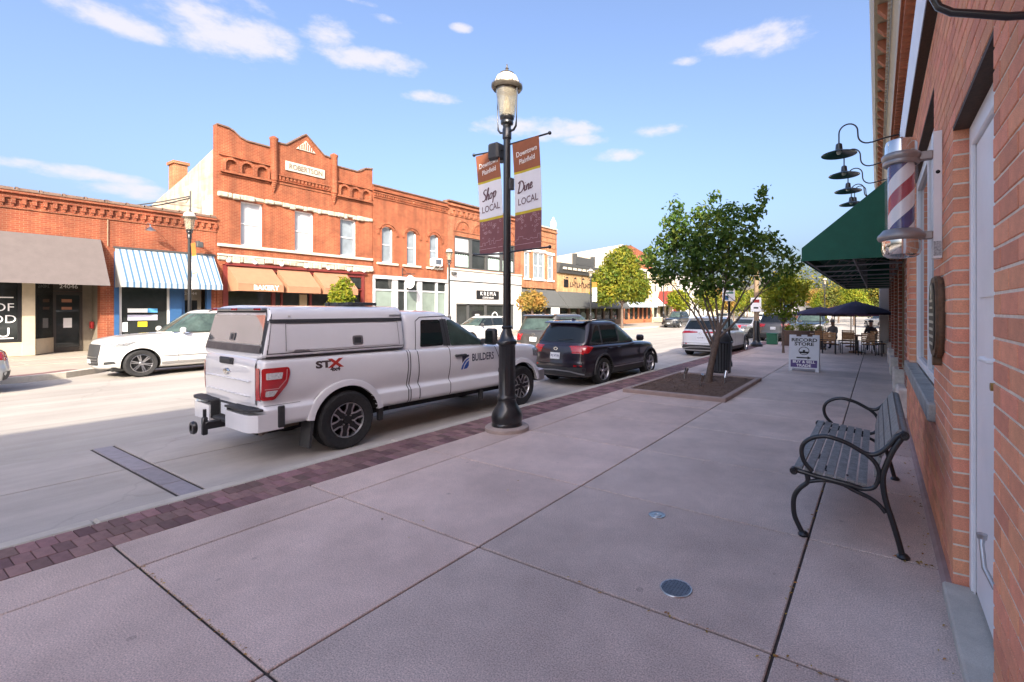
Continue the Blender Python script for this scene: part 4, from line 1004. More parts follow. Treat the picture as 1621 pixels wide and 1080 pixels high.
obj('bracket', MB().tube([(0, 0, .55), (1.3, 0, .52)], .025, 6).tube([(.05, 0, 1.0), (.05, 0, .35)], .025, 6).tube([(.05, 0, 1.0), (.5, 0, .62), (.95, 0, .54)], .018, 6).tube([(.85, 0, .52), (.85, 0, .42)], .015, 5), m_black, sg)
obj('leaf_emblem', MB().prism([(.80, -.22), (.86, .0), (.80, .24), (.77, .0)], -.047, -.04, axis='y').prism([(.90, -.2), (.96, .05), (.93, .2), (.89, .02)], -.047, -.04, axis='y'), m_steel, sg)

# --- E: Krema coffee house
e = B('coffee_house', 'brick coffee house with white painted front and KREMA sign', 'building', 25.1, 33.85)
e.add('wall', wall(25.1, 33.85, 4.9, 10.0, [(25.85, 33.1, 5.06, 7.52)]), bk3)
e.add('body', MB().box(XF - 16, XF - .5, 25.12, 33.8, 0, 9.5), m_render)
ec = MB().box(XF, XF + .16, 25.12, 33.84, 9.72, 9.86).box(XF, XF + .10, 25.12, 33.84, 9.42, 9.5).box(XF, XF + .05, 25.12, 33.84, 8.98, 9.04)
y = 25.3
while y < 33.6: ec.box(XF, XF + .12, y, y + .28, 9.1, 9.4); ec.box(XF, XF + .07, y + .02, y + .26, 9.0, 9.1); y += .52
e.add('corbel', ec, bk3, kind='stuff'); e.add('coping', MB().box(XF - .45, XF + .2, 25.1, 33.86, 10.0, 10.1), m_cop)
ea = MB(); eb = MB()
for k in range(4):
    yc = 26.72 + k * 1.84
    arch(yc, 7.95, .72, .86, XF, XF + .07, mb=ea); arch(yc, 7.95, .001, .6, XF - .01, XF + .015, mb=eb, fill=True); ea.box(XF, XF + .08, yc - .12, yc + .12, 8.1, 8.36)
ea.box(XF, XF + .06, 25.7, 33.2, 7.86, 7.94)
e.each('relieving_arch', ea, bk3); e.each('tympanum', eb, bk2)
for k in range(4):
    y0 = 25.85 + k * 1.84
    f = MB(); x0, x1 = XF - .2, XF - .06; y1 = y0 + 1.73
    for p in ((y0, y0 + .1, 5.06, 7.52), (y1 - .1, y1 + .11, 5.06, 7.52), (y0 + .1, y1 - .1, 5.06, 5.16), (y0 + .1, y1 - .1, 7.42, 7.52), (y0 + .1, y1 - .1, 6.22, 6.3)): f.box(x0, x1, *p)
    wo = e.add('window', f, m_char)
    e.add('pane', MB().box(x0 + .02, x0 + .04, y0 + .1, y1 - .1, 5.16, 7.42), m_dgl, wo)
    cu = MB()
    for q in range(12):
        yy = y0 + .12 + q * .125; cu.prism([(x0 + .045, yy), (x0 + .06, yy + .06), (x0 + .045, yy + .12), (x0 + .042, yy + .06)], 5.2, 6.15 - .05 * (q % 2), axis='z')
    if k != 1: e.add('curtain', cu, M('mint_curtain', (.42, .56, .5), .8), wo)
    if k in (0, 2): e.add('blind', MB().box(x0 + .045, x0 + .055, y0 + .12, y1 - .12, 6.35, 7.4), m_blind, wo)
e.add('shop_wall', wall(25.12, 33.83, .08, 4.85, [(25.9, 31.6, .5, 2.34), (31.75, 32.9, .1, 2.34)], x1=XF + .12), M('white_render', (.62, .60, .57), .7, var=.06, scale=2))
e.add('ledge', MB().bbox(XF, XF + .22, 25.1, 33.85, 4.86, 5.0, .02), m_smooth); e.add('grey_stripe', MB().box(XF + .12, XF + .14, 25.12, 33.83, 4.0, 4.1), m_char)
f = MB()
for y0, y1 in ((25.9, 26.0), (27.1, 27.3), (29.1, 29.3), (31.4, 31.6)): f.box(XF - .05, XF + .1, y0, y1, .5, 2.34)
f.box(XF - .05, XF + .1, 25.9, 31.6, 2.22, 2.34)
f = e.add('window', f, m_char); e.add('pane', MB().box(XF - .02, XF, 26.0, 31.5, .5, 2.22), m_dgl, f)
e.add('window_card', MB().box(XF + .005, XF + .012, 27.7, 28.8, 1.1, 1.75), m_ink, f); e.add('window_card', MB().box(XF + .014, XF + .02, 28.05, 28.5, 1.3, 1.5), m_white, f)
e.add('window_roundel', MB().lathe([(.3, XF + .005), (.38, XF + .006), (.38, XF + .012), (.3, XF + .012)], 30.4, 1.3, 24, axis='x'), m_white, f)
e.add('door', MB().box(XF - .1, XF - .02, 31.75, 32.9, .1, 2.3), m_char)
ks = e.add('shop_sign', MB().bbox(XF + .12, XF + .17, 28.05, 30.75, 2.7, 3.42, .01), m_ink)
e.text('sign_lettering', 'KREMA', .44, 29.4, 3.15, .175, m_white, ks, xs=1.0, sp=1.5); e.text('sign_lettering', 'COFFEE HOUSE', .19, 29.4, 2.83, .175, m_white, ks)
e.add('wall_light', MB().bbox(XF + .14, XF + .4, 25.35, 25.75, 4.5, 4.7, .03), m_char)

# --- F: brick building with white windows and finial
f = B('brick_building', 'orange brick building with white upper windows and white corner finial', 'building', 33.85, 39.65)
wins = [(34.4, 35.15, 4.75, 7.2), (35.75, 37.55, 4.75, 7.3), (38.1, 39.0, 4.75, 7.2)]
f.add('wall', wall(33.85, 39.65, 3.9, 9.8, wins), bk4)
f.add('body', MB().box(XF - 16, XF - .5, 33.86, 39.6, 0, 9.2), m_render)
pn = MB()
for z in (7.9, 8.4, 8.9): pn.box(XF, XF + .05, 34.2, 36.4, z, z + .35); pn.box(XF, XF + .05, 37, 39.3, z, z + .35)
pn.box(XF, XF + .12, 33.86, 39.64, 9.45, 9.6)
f.each('brick_panel', pn, bk4); f.add('coping', MB().box(XF - .45, XF + .12, 33.85, 39.66, 9.8, 9.9), m_smooth)
f.add('finial', MB().lathe([(.28, 9.9), (.28, 10.3), (.34, 10.36), (.3, 10.5), (.2, 10.75), (.1, 10.9), (.06, 11.0), (.001, 11.1)], XF - .1, 39.2, 14), m_white, smooth=40)
hh = MB()
for w_ in wins:
    f.win(*w_, m_white, m_ppane, rec=.05, fw=.12, mull=1 if w_[1] - w_[0] > 1.2 else 0); hh.bbox(XF - .05, XF + .12, w_[0] - .15, w_[1] + .15, w_[3], w_[3] + .25, .02); hh.bbox(XF - .05, XF + .12, w_[0] - .12, w_[1] + .12, w_[2] - .14, w_[2], .02)
f.each('window_hood', hh, m_white)
awning(f, 33.95, 39.5, 3.75, 2.05, 1.35, .18, m_dkgrey)
so = f.add('shopfront', MB().box(XF - .3, XF - .05, 33.9, 39.6, .1, .6).box(XF - .3, XF - .05, 35.6, 35.8, .6, 3.9).box(XF - .3, XF - .05, 37.6, 37.9, .6, 3.9), M('brown_paint', (.10, .06, .04), .6))
f.add('pane', MB().box(XF - .2, XF - .18, 33.9, 39.6, .6, 3.9), m_dgl, so)
f.add('banner', MB().box(XF + 1.37, XF + 1.38, 36.7, 38.1, 1.45, 2.05), m_white)

# --- G: single storey shop with dark bracketed cornice
g = B('corner_shop', 'single storey tan brick shop with dark bracketed cornice', 'building', 39.65, 54.2)
g.add('wall', wall(39.65, 54.2, 3.5, 6.0, []), brick_mat('brick_yellow', (.44, .25, .10), (.5, .32, .15), (.42, .32, .2), mort=.006))
g.add('body', MB().box(XF - 16, XF - .5, 39.68, 54.1, 0, 5.7), m_render)
gc = MB().prism([(XF - .3, 5.6), (XF + .2, 5.6), (XF + .45, 6.3), (XF + .45, 6.6), (XF - .3, 6.65)], 39.6, 54.2)
gc.box(XF - .1, XF + .3, 43, 46.5, 6.65, 7.5); gc.box(XF - .1, XF + .35, 42.7, 43, 6.65, 7.8); gc.box(XF - .1, XF + .35, 46.5, 46.8, 6.65, 7.8)
g.add('cornice', gc, m_char)
gl_ = MB(); y = 40.2
while y < 54: gl_.box(XF + .38, XF + .44, y, y + .65, 5.98, 6.22); y += .95
g.add('cornice_panel', gl_, m_smooth, kind='stuff')
gw = MB(); y = 41
while y < 53: gw.lathe([(.03, 5.25), (.16, 5.1), (.15, 5.08)], XF + .35, y, 10); gw.tube([(XF, y, 5.2), (XF + .2, y, 5.38), (XF + .35, y, 5.25)], .02, 5); y += 1.6
g.add('wall_lamp', gw, m_ink)
g.text('shop_lettering', 'R NYEZN', .62, 43.6, 4.55, .02, M('brown_letter', (.08, .04, .03), .6), th=.05) if False else None
sgn = g.add('shop_sign', MB().bbox(XF, XF + .08, 40.9, 41.7, 4.2, 5.0, .01), m_ink)
lm = MB()
for k in range(11):
    y0 = 42.1 + k * .45; lm.box(XF, XF + .05, y0, y0 + .09, 4.25, 4.75); lm.box(XF, XF + .05, y0 + .09, y0 + .3, 4.25 + .2 * (k % 3), 4.36 + .2 * (k % 3))
g.add('raised_lettering', lm, M('brown_letter', (.08, .04, .03), .6))
awning(g, 39.75, 46.0, 3.7, 2.0, 1.35, .16, m_dkgrey); awning(g, 46.2, 53.8, 3.7, 2.0, 1.35, .16, m_dkgrey)
go = g.add('shopfront', MB().box(XF - .3, XF - .05, 39.7, 54.1, .1, .7), M('brown_paint'))
mm = MB(); y = 40
while y < 54: mm.box(XF - .3, XF - .03, y, y + .35, .7, 3.6); y += 1.9
g.add('mullion', mm, M('brown_paint'), go); g.add('pane', MB().box(XF - .2, XF - .18, 39.7, 54.1, .7, 3.6), m_dgl, go)
pa = MB()
for y in (43.0, 44.9, 46.8): arch(y + .15, .9, .001, .72, XF - .17, XF - .15, mb=pa, fill=True)
g.each('window_panel', pa, m_ggl, go)

# --- H: corner brick building with pale side wall
h = B('brick_building', 'two storey building with pale blank side wall and red brick top', 'building', 54.25, 64)
h.add('side_wall', MB().prism([(XF - 22, 0), (XF, 0), (XF, 10.1), (XF - 10, 9.2), (XF - 12, 8.9), (XF - 22, 8.2)], 54.25, 54.6), M('pale_render', (.5, .43, .34), .9, var=.15, scale=.5))
h.add('body', MB().box(XF - 22, XF - .4, 54.61, 63.9, 0, 8.2), m_render)
wins = [(55.4 + k * 2.1, 56.4 + k * 2.1, 4.8, 7.3) for k in range(4)]
h.add('wall', wall(54.6, 64, 3.2, 7.5, wins, x0=XF - .38, x1=XF + .0), M('cream_render', (.58, .50, .36), .8, var=.1))
h.add('parapet', MB().prism([(54.6, 7.5), (64, 7.5), (64, 9.2), (62, 9.6), (57, 10.25), (54.6, 10.05)], XF - .38, XF, axis='x'), bk1)
for w_ in wins: h.win(*w_, m_white, m_dgl, rec=.08)
def stripes2():
    return M('pale_blue_canvas', (.5, .6, .66), .8)
awning(h, 55.2, 62.4, 3.2, 2.2, 1.4, .25, stripes2())
hs = MB()
for k in range(7): hs.box(XF - .2, XF - .02, 54.8 + k * 1.45, 55.1 + k * 1.45, .1, 3.2)
h.add('mullion', hs, m_orange); h.add('pane', MB().box(XF - .15, XF - .12, 54.7, 63.8, .6, 3.2), m_dgl); h.add('bulkhead', MB().box(XF - .25, XF - .05, 54.7, 63.8, .1, .6), m_orange)
# --- I, J, K: farther buildings
def plain(label, y0, y1, ht, mat, n, awn, name='building_block', x1=XF, wz=((4.4, 6.6),), wm=None, roof=None):
    q = B(name, label, 'building', y0, y1); yy = []
    for k in range(n):
        c_ = y0 + (y1 - y0) * (k + .5) / n; yy.append((c_ - .5, c_ + .5))
    q.add('wall', wall(y0, y1, .05, ht, [(p, r_, z0, z1) for p, r_ in yy for z0, z1 in wz] + [(p - .3, r_ + .3, .7, 2.8) for p, r_ in yy]), mat)
    q.add('body', MB().box(XF - 14, XF - .42, y0, y1, 0, ht - .4), mat); q.add('cornice', MB().box(XF, XF + .3, y0, y1, ht - .5, ht - .15).box(XF, XF + .15, y0, y1, ht - .8, ht - .5), wm or mat)
    for p, r_ in yy:
        for z0, z1 in wz: q.win(p, r_, z0, z1, m_white, m_dgl, rec=.1)
        q.win(p - .3, r_ + .3, .7, 2.8, m_white, m_dgl, rec=.1, rail=False)
    if awn: awning(q, y0 + .4, y1 - .4, 3.6, 2.4, 1.3, .2, awn)
    if roof: q.add('roof', MB().prism([(y0 - .4, ht), (y1 + .4, ht), ((y0 + y1) / 2, ht + 2.6)], XF - 14, XF + .5, axis='x'), roof)
    return q
i_ = plain('narrow cream building with maroon canopy and drapes at its door', 64.1, 73.5, 6.6, M('cream_render'), 4, m_offwhite)
mc = thing('entrance_canopy', 'maroon fabric entrance canopy reaching over the far sidewalk', 'canopy', (XF, 66.5, 0))
obj('canopy', MB().prism([(-1.2, 2.7), (1.2, 2.7), (0, 4.6)], .05, 2.6, axis='x'), m_maroon, mc)
dp = MB()
for k in range(9): dp.box(2.35, 2.5, -1.2 + k * .28, -1.05 + k * .28, .1, 2.7)
obj('drape', dp, m_maroon, mc); obj('post', MB().tube([(2.5, -1.15, .05), (2.5, -1.15, 2.7)], .04, 6).tube([(2.5, 1.15, .05), (2.5, 1.15, 2.7)], .04, 6), m_white, mc)
plain('white painted two storey building far down the street', 74, 92, 7.6, M('white_render'), 7, None)
plain('tan gabled house beyond the white painted building', 95, 108, 5.6, M('cream_render'), 4, None, roof=M('grey_shingle', (.12, .11, .11), .9, var=.2, scale=6), wz=((3.6, 5.0),))
# ------------------------------------------------------------------ vehicles (local frame: x right, y forward, z up, origin on the ground)
m_tyre = M('tyre_rubber', (.022, .022, .023), .85, var=.3, scale=20, bump=.3, bscale=50)
m_rim = M('alloy', (.55, .55, .56), .3, metal=1, var=0)
m_rimd = M('dark_alloy', (.03, .03, .032), .4, metal=.5, var=0)
m_pl = M('black_plastic', (.035, .036, .038), .55, var=.2, scale=30, fine=.2, fscale=400)
m_lampr = M('red_lens', (.42, .008, .012), .12, var=.1, scale=20, coat=1)
m_hl = M('headlight_glass', (.20, .21, .22), .08, var=.6, scale=25, coat=1)
m_lampw = M('clear_lens', (.62, .62, .62), .12, var=.3, scale=40, coat=1)
m_tint = M('tinted_glass', (.012, .016, .017), .03, var=0, spec=.55)
m_tint2 = M('green_glass', (.05, .075, .065), .03, var=.5, scale=2.5, spec=.55)
m_plate = M('plate_white', (.66, .68, .70), .4, var=.25, scale=45)
m_under = M('underbody', (.012, .012, .012), .9, var=0)
def paint(name, col, metal=0., rough=.35): return M(name, col, rough, metal=metal, var=.02, coat=1)
p_white = paint('truck_white', (.76, .76, .77)); p_pearl = paint('pearl_white', (.58, .57, .55))
p_plum = paint('plum_black', (.011, .0055, .013), .2, .3); p_grey = paint('graphite', (.085, .08, .075), .5, .35); p_silver = paint('silver', (.42, .43, .44), .7, .35); p_blk = paint('black_blue', (.012, .016, .022), .3, .3); p_wsil = paint('white_silver', (.62, .63, .65), .2, .35)

def outline(w, yr, yf, br, bf, cr, cf, taper=None):
    """half plan outline from rear centre to front centre (right side)"""
    ym = [yr + br + cr + (yf - bf - cf - yr - br - cr) * t for t in (0, .18, .38, .6, .8, 1)]
    pts = [(0, yr), (.5 * w, yr + .25 * br), (w - cr, yr + .8 * br), (w - .25 * cr, yr + br + .25 * cr)]
    for i, y in enumerate(ym): pts.append((w - (taper[i] if taper else 0), y))
    pts += [(w - .25 * cf - (taper[-1] if taper else 0), yf - bf - .25 * cf), (w - cf, yf - .8 * bf), (.5 * w, yf - .25 * bf), (0, yf)]
    return pts
def zf(tab):
    xs, zs = zip(*tab)
    return lambda y: float(np.interp(y, xs, zs))
def ringloft(rings, lv=2, cutters=(), mats=None, name='body'):
    """rings: list of (half outline, z(y) or number). Closed shell, subdivided, wheel arches cut. -> mesh"""
    n = len(rings[0][0]); vs = []; fs = []; full = 2 * n - 2
    for pts, z in rings:
        g = z if callable(z) else (lambda y, z=z: z)
        ring = [(x, y, g(y)) for x, y in pts] + [(-x, y, g(y)) for x, y in pts[-2:0:-1]]
        vs += ring
    k = len(rings)
    for i in range(k - 1):
        for j in range(full):
            j2 = (j + 1) % full
            fs.append((i * full + j, i * full + j2, (i + 1) * full + j2, (i + 1) * full + j))
    for base, flip in ((0, True), ((k - 1) * full, False)):
        for j in range(n - 1):
            a, b = base + j, base + j + 1; c, d = base + (full - j - 1 + 1) % full, base + (full - j - 1) % full
            ids = []
            for q in (a, b, d, c):
                if q not in ids: ids.append(q)
            if len(ids) >= 3: fs.append(tuple(ids[::-1] if flip else ids))
    me = bpy.data.meshes.new(name); me.from_pydata(vs, [], fs); fix_normals(me)
    o = bpy.data.objects.new(name, me); COL.objects.link(o)
    for m in mats: me.materials.append(m)
    s = o.modifiers.new('s', 'SUBSURF'); s.levels = lv; s.render_levels = lv
    tmp = []
    for mb in cutters:
        cm = mb.mesh('cutter', [mats[0], m_under]); cm.polygons.foreach_set('material_index', [1] * len(cm.polygons))
        co = bpy.data.objects.new('cutter', cm); COL.objects.link(co); tmp.append(co)
        bo = o.modifiers.new('b', 'BOOLEAN'); bo.operation = 'DIFFERENCE'; bo.object = co; bo.solver = 'EXACT'
    res = eval_mesh(o)
    for t in tmp: bpy.data.objects.remove(t)
    bpy.data.objects.remove(o)
    res.polygons.foreach_set('use_smooth', [True] * len(res.polygons)); res.set_sharp_from_angle(angle=R(38))
    return res
def tree_of(*meshes):
    vs = []; fs = []
    for me in meshes:
        b = len(vs); vs += [v.co.copy() for v in me.vertices]; fs += [tuple(i + b for i in p.vertices) for p in me.polygons]
    return BVHTree.FromPolygons(vs, fs)
class Proj:
    """lays flat shapes onto a body: view 'side' (u=y, v=z), 'end' (u=x, v=z), 'top' (u=x, v=y)"""
    def __init__(s, bvh): s.b = bvh
    def pt(s, view, sg, u, v, off):
        if view == 'side': o, d = Vector((sg * 3, u, v)), Vector((-sg, 0, 0))
        elif view == 'end': o, d = Vector((u, sg * 12, v)), Vector((0, -sg, 0))
        else: o, d = Vector((u, v, 5)), Vector((0, 0, -1))
        hit, nrm, i, dist = s.b.ray_cast(o, d)
        if hit is None:
            hit, nrm, i, dist = s.b.find_nearest(o + d * (2 if view == 'side' else 8 if view == 'end' else 3.5))
        if nrm.dot(d) > 0: nrm = -nrm
        return hit + nrm * off
    def shape(s, view, sg, poly, off=.004, res=.07, mb=None, faces=None):
        mb = mb or MB(); bm = bmesh.new()
        if faces is None:
            vs = [bm.verts.new((p[0], p[1], 0)) for p in poly]
            for t in tessellate_polygon([[Vector((p[0], p[1], 0)) for p in poly]]):
                try: bm.faces.new([vs[i] for i in t])
                except ValueError: pass
        else:
            vs = [bm.verts.new((p[0], p[1], 0)) for p in poly]
            for f in faces:
                try: bm.faces.new([vs[i] for i in f])
                except ValueError: pass
        xs = [v.co.x for v in bm.verts]; ys_ = [v.co.y for v in bm.verts]
        if res:
            for ax, (lo, hi) in ((0, (min(xs), max(xs))), (1, (min(ys_), max(ys_)))):
                k = 1
                while lo + k * res < hi:
                    co = [0, 0, 0]; no = [0, 0, 0]; co[ax] = lo + k * res; no[ax] = 1; k += 1
                    bmesh.ops.bisect_plane(bm, geom=bm.verts[:] + bm.edges[:] + bm.faces[:], plane_co=co, plane_no=no)
        bm.verts.index_update()
        mb.add([s.pt(view, sg, v.co.x, v.co.y, off) for v in bm.verts], [tuple(v.index for v in f.verts) for f in bm.faces]); bm.free()
        return mb
    def strip(s, view, sg, pts, w, off=.003, mb=None, res=.06):
        """a thin line (seam) along 2D points"""
        mb = mb or MB(); P2 = [Vector(p) for p in pts]; dense = [P2[0]]
        for a, b in zip(P2[:-1], P2[1:]):
            k = max(1, int((b - a).length / res))
            dense += [a.lerp(b, (i + 1) / k) for i in range(k)]
        vs = []; fs = []
        for i, p in enumerate(dense):
            t = (dense[min(i + 1, len(dense) - 1)] - dense[max(i - 1, 0)]).normalized(); nn = Vector((-t.y, t.x)) * w / 2
            vs += [s.pt(view, sg, p.x + nn.x, p.y + nn.y, off), s.pt(view, sg, p.x - nn.x, p.y - nn.y, off)]
        for i in range(len(dense) - 1): fs.append((2 * i, 2 * i + 1, 2 * i + 3, 2 * i + 2))
        mb.add(vs, fs); return mb
def rounded(poly, r=.04, n=3):
    out = []; k = len(poly)
    for i in range(k):
        a, b, c = Vector(poly[i - 1]), Vector(poly[i]), Vector(poly[(i + 1) % k])
        r1 = min(r, (a - b).length * .45, (c - b).length * .45)
        p, q = b + (a - b).normalized() * r1, b + (c - b).normalized() * r1
        for t in np.linspace(0, 1, n + 1):
            out.append(tuple(p * (1 - t) ** 2 + b * 2 * t * (1 - t) + q * t * t))
    return out
def wheel(t, x, y, r, w, rim, style, side, spin=0.):
    """tyre > rim; the outer face looks towards side (+1 right)"""
    xo = x; xi = x - side * w
    def X(d): return xo - side * d
    pr = [(rim * .96, X(.02)), (rim + .012, X(.004)), (r * .78 + rim * .22, X(-.004)), (r * .93, X(.006)), (r * .985, X(.025)), (r, X(.045))]
    for k in range(4):
        c = .045 + (w - .09) * (k + .5) / 4; h = (w - .09) / 10
        pr += [(r, X(c - h)), (r - .012, X(c - h + .004)), (r - .012, X(c + h - .004)), (r, X(c + h))]
    pr += [(r, X(w - .045)), (r * .95, X(w)), (rim, X(w - .01)), (rim * .9, X(w - .03))]
    ty = obj('tyre', MB().lathe(pr, y, r - .008, 44, axis='x'), m_tyre, t, smooth=40)
    rm = MB(); zc = r - .008
    rm.lathe([(rim * .985, X(.012)), (rim * .99, X(.002)), (rim * .95, X(.0)), (rim * .925, X(.012)), (rim * .88, X(.06)), (rim * .86, X(w * .8))], y, zc, 40, axis='x')
    bk = MB().lathe([(.001, X(.12)), (rim * .87, X(.11)), (rim * .88, X(.09))], y, zc, 28, axis='x')
    bk.lathe([(.001, X(.085)), (rim * .62, X(.085)), (rim * .62, X(.10))], y, zc, 28, axis='x')
    def P(ra, a, d): return (X(d), y + ra * math.cos(a), zc + ra * math.sin(a))
    def bar(p, q, w0, w1, d0, d1, th=.03, mi=0):
        (r0, a0), (r1, a1) = p, q
        A = Vector((r0 * math.cos(a0), r0 * math.sin(a0))); Bv = Vector((r1 * math.cos(a1), r1 * math.sin(a1))); n_ = (Bv - A).normalized(); n_ = Vector((-n_.y, n_.x))
        q4 = [A + n_ * w0, Bv + n_ * w1, Bv - n_ * w1, A - n_ * w0]; dd = [d0, d1, d1, d0]
        vs = [(X(dd[i]), y + q4[i].x, zc + q4[i].y) for i in range(4)] + [(X(dd[i] + th), y + q4[i].x, zc + q4[i].y) for i in range(4)]
        rm.add(vs, [(0, 1, 2, 3), (7, 6, 5, 4), (0, 4, 5, 1), (1, 5, 6, 2), (2, 6, 7, 3), (3, 7, 4, 0)], mi)
    if style == 'truck':
        for k in range(6):
            a = spin + 2 * PI * k / 6; d = .22
            bar((rim * .36, a), (rim * .93, a), .040, .075, .03, .022, .03, 1)           # dark spoke
            for s in (-1, 1):                                                             # machined edge of each pocket
                bar((rim * .44, a + s * .52), (rim * .62, a + s * .28), .009, .010, .026, .018, .02)
                bar((rim * .62, a + s * .28), (rim * .955, a + s * .22), .010, .013, .018, .008, .02)
        for k in range(6): a = spin + 2 * PI * (k + .5) / 6; bar((rim * .425, a - .1), (rim * .425, a + .1), .009, .009, .024, .024, .02)
        rm.lathe([(.001, X(.022)), (rim * .20, X(.024)), (rim * .22, X(.035)), (rim * .40, X(.034)), (rim * .42, X(.06))], y, zc, 24, 1, axis='x')
        for k in range(6): a = spin + 2 * PI * (k + .5) / 6; rm.lathe([(.001, X(.012)), (.011, X(.014)), (.012, X(.035))], y + rim * .3 * math.cos(a), zc + rim * .3 * math.sin(a), 6, 0, axis='x')
    else:
        ns, dbl, wd = style
        for k in range(ns):
            a = spin + 2 * PI * k / ns
            if dbl:
                for s in (-1, 1): bar((rim * .22, a + s * .18), (rim * .95, a + s * .12), wd, wd * .8, .03, .012, .035)
            else: bar((rim * .2, a), (rim * .95, a), wd * 1.3, wd, .03, .012, .035)
        rm.lathe([(.001, X(.018)), (rim * .17, X(.02)), (rim * .24, X(.04)), (rim * .25, X(.07))], y, zc, 20, axis='x')
    ro = obj('rim', rm, [m_rim, m_rimd], t, smooth=30); ro.parent = ty
    b_ = obj('brake_disc', bk, m_rimd, t, smooth=30); b_.parent = ty
def arch_cut(xs, y, z, r, depth=.42):
    out = []
    for s in (-1, 1): out.append(MB().lathe([(.001, s * (xs + .3)), (r, s * (xs + .3)), (r, s * (xs - depth)), (.001, s * (xs - depth))], y, z, 40, axis='x'))
    return out
def lip(x, y, z, r, w, th, side, a0=-8, a1=188, n=28, body=None):
    """arch moulding: a flat band round the wheel opening"""
    mb = MB(); vs = []; fs = []
    for i in range(n + 1):
        a = R(a0 + (a1 - a0) * i / n); c, s = math.cos(a), math.sin(a)
        for rr, dx in ((r, -.05), (r, th), (r + w * .75, th), (r + w, th * .35), (r + w, -.04)): vs.append((x + side * dx, y + rr * c, z + rr * s))
    for i in range(n):
        for j in range(4): fs.append((i * 5 + j, (i + 1) * 5 + j, (i + 1) * 5 + j + 1, i * 5 + j + 1))
    return mb.add(vs, fs)
def both(fn):
    for s in (1, -1): fn(s)

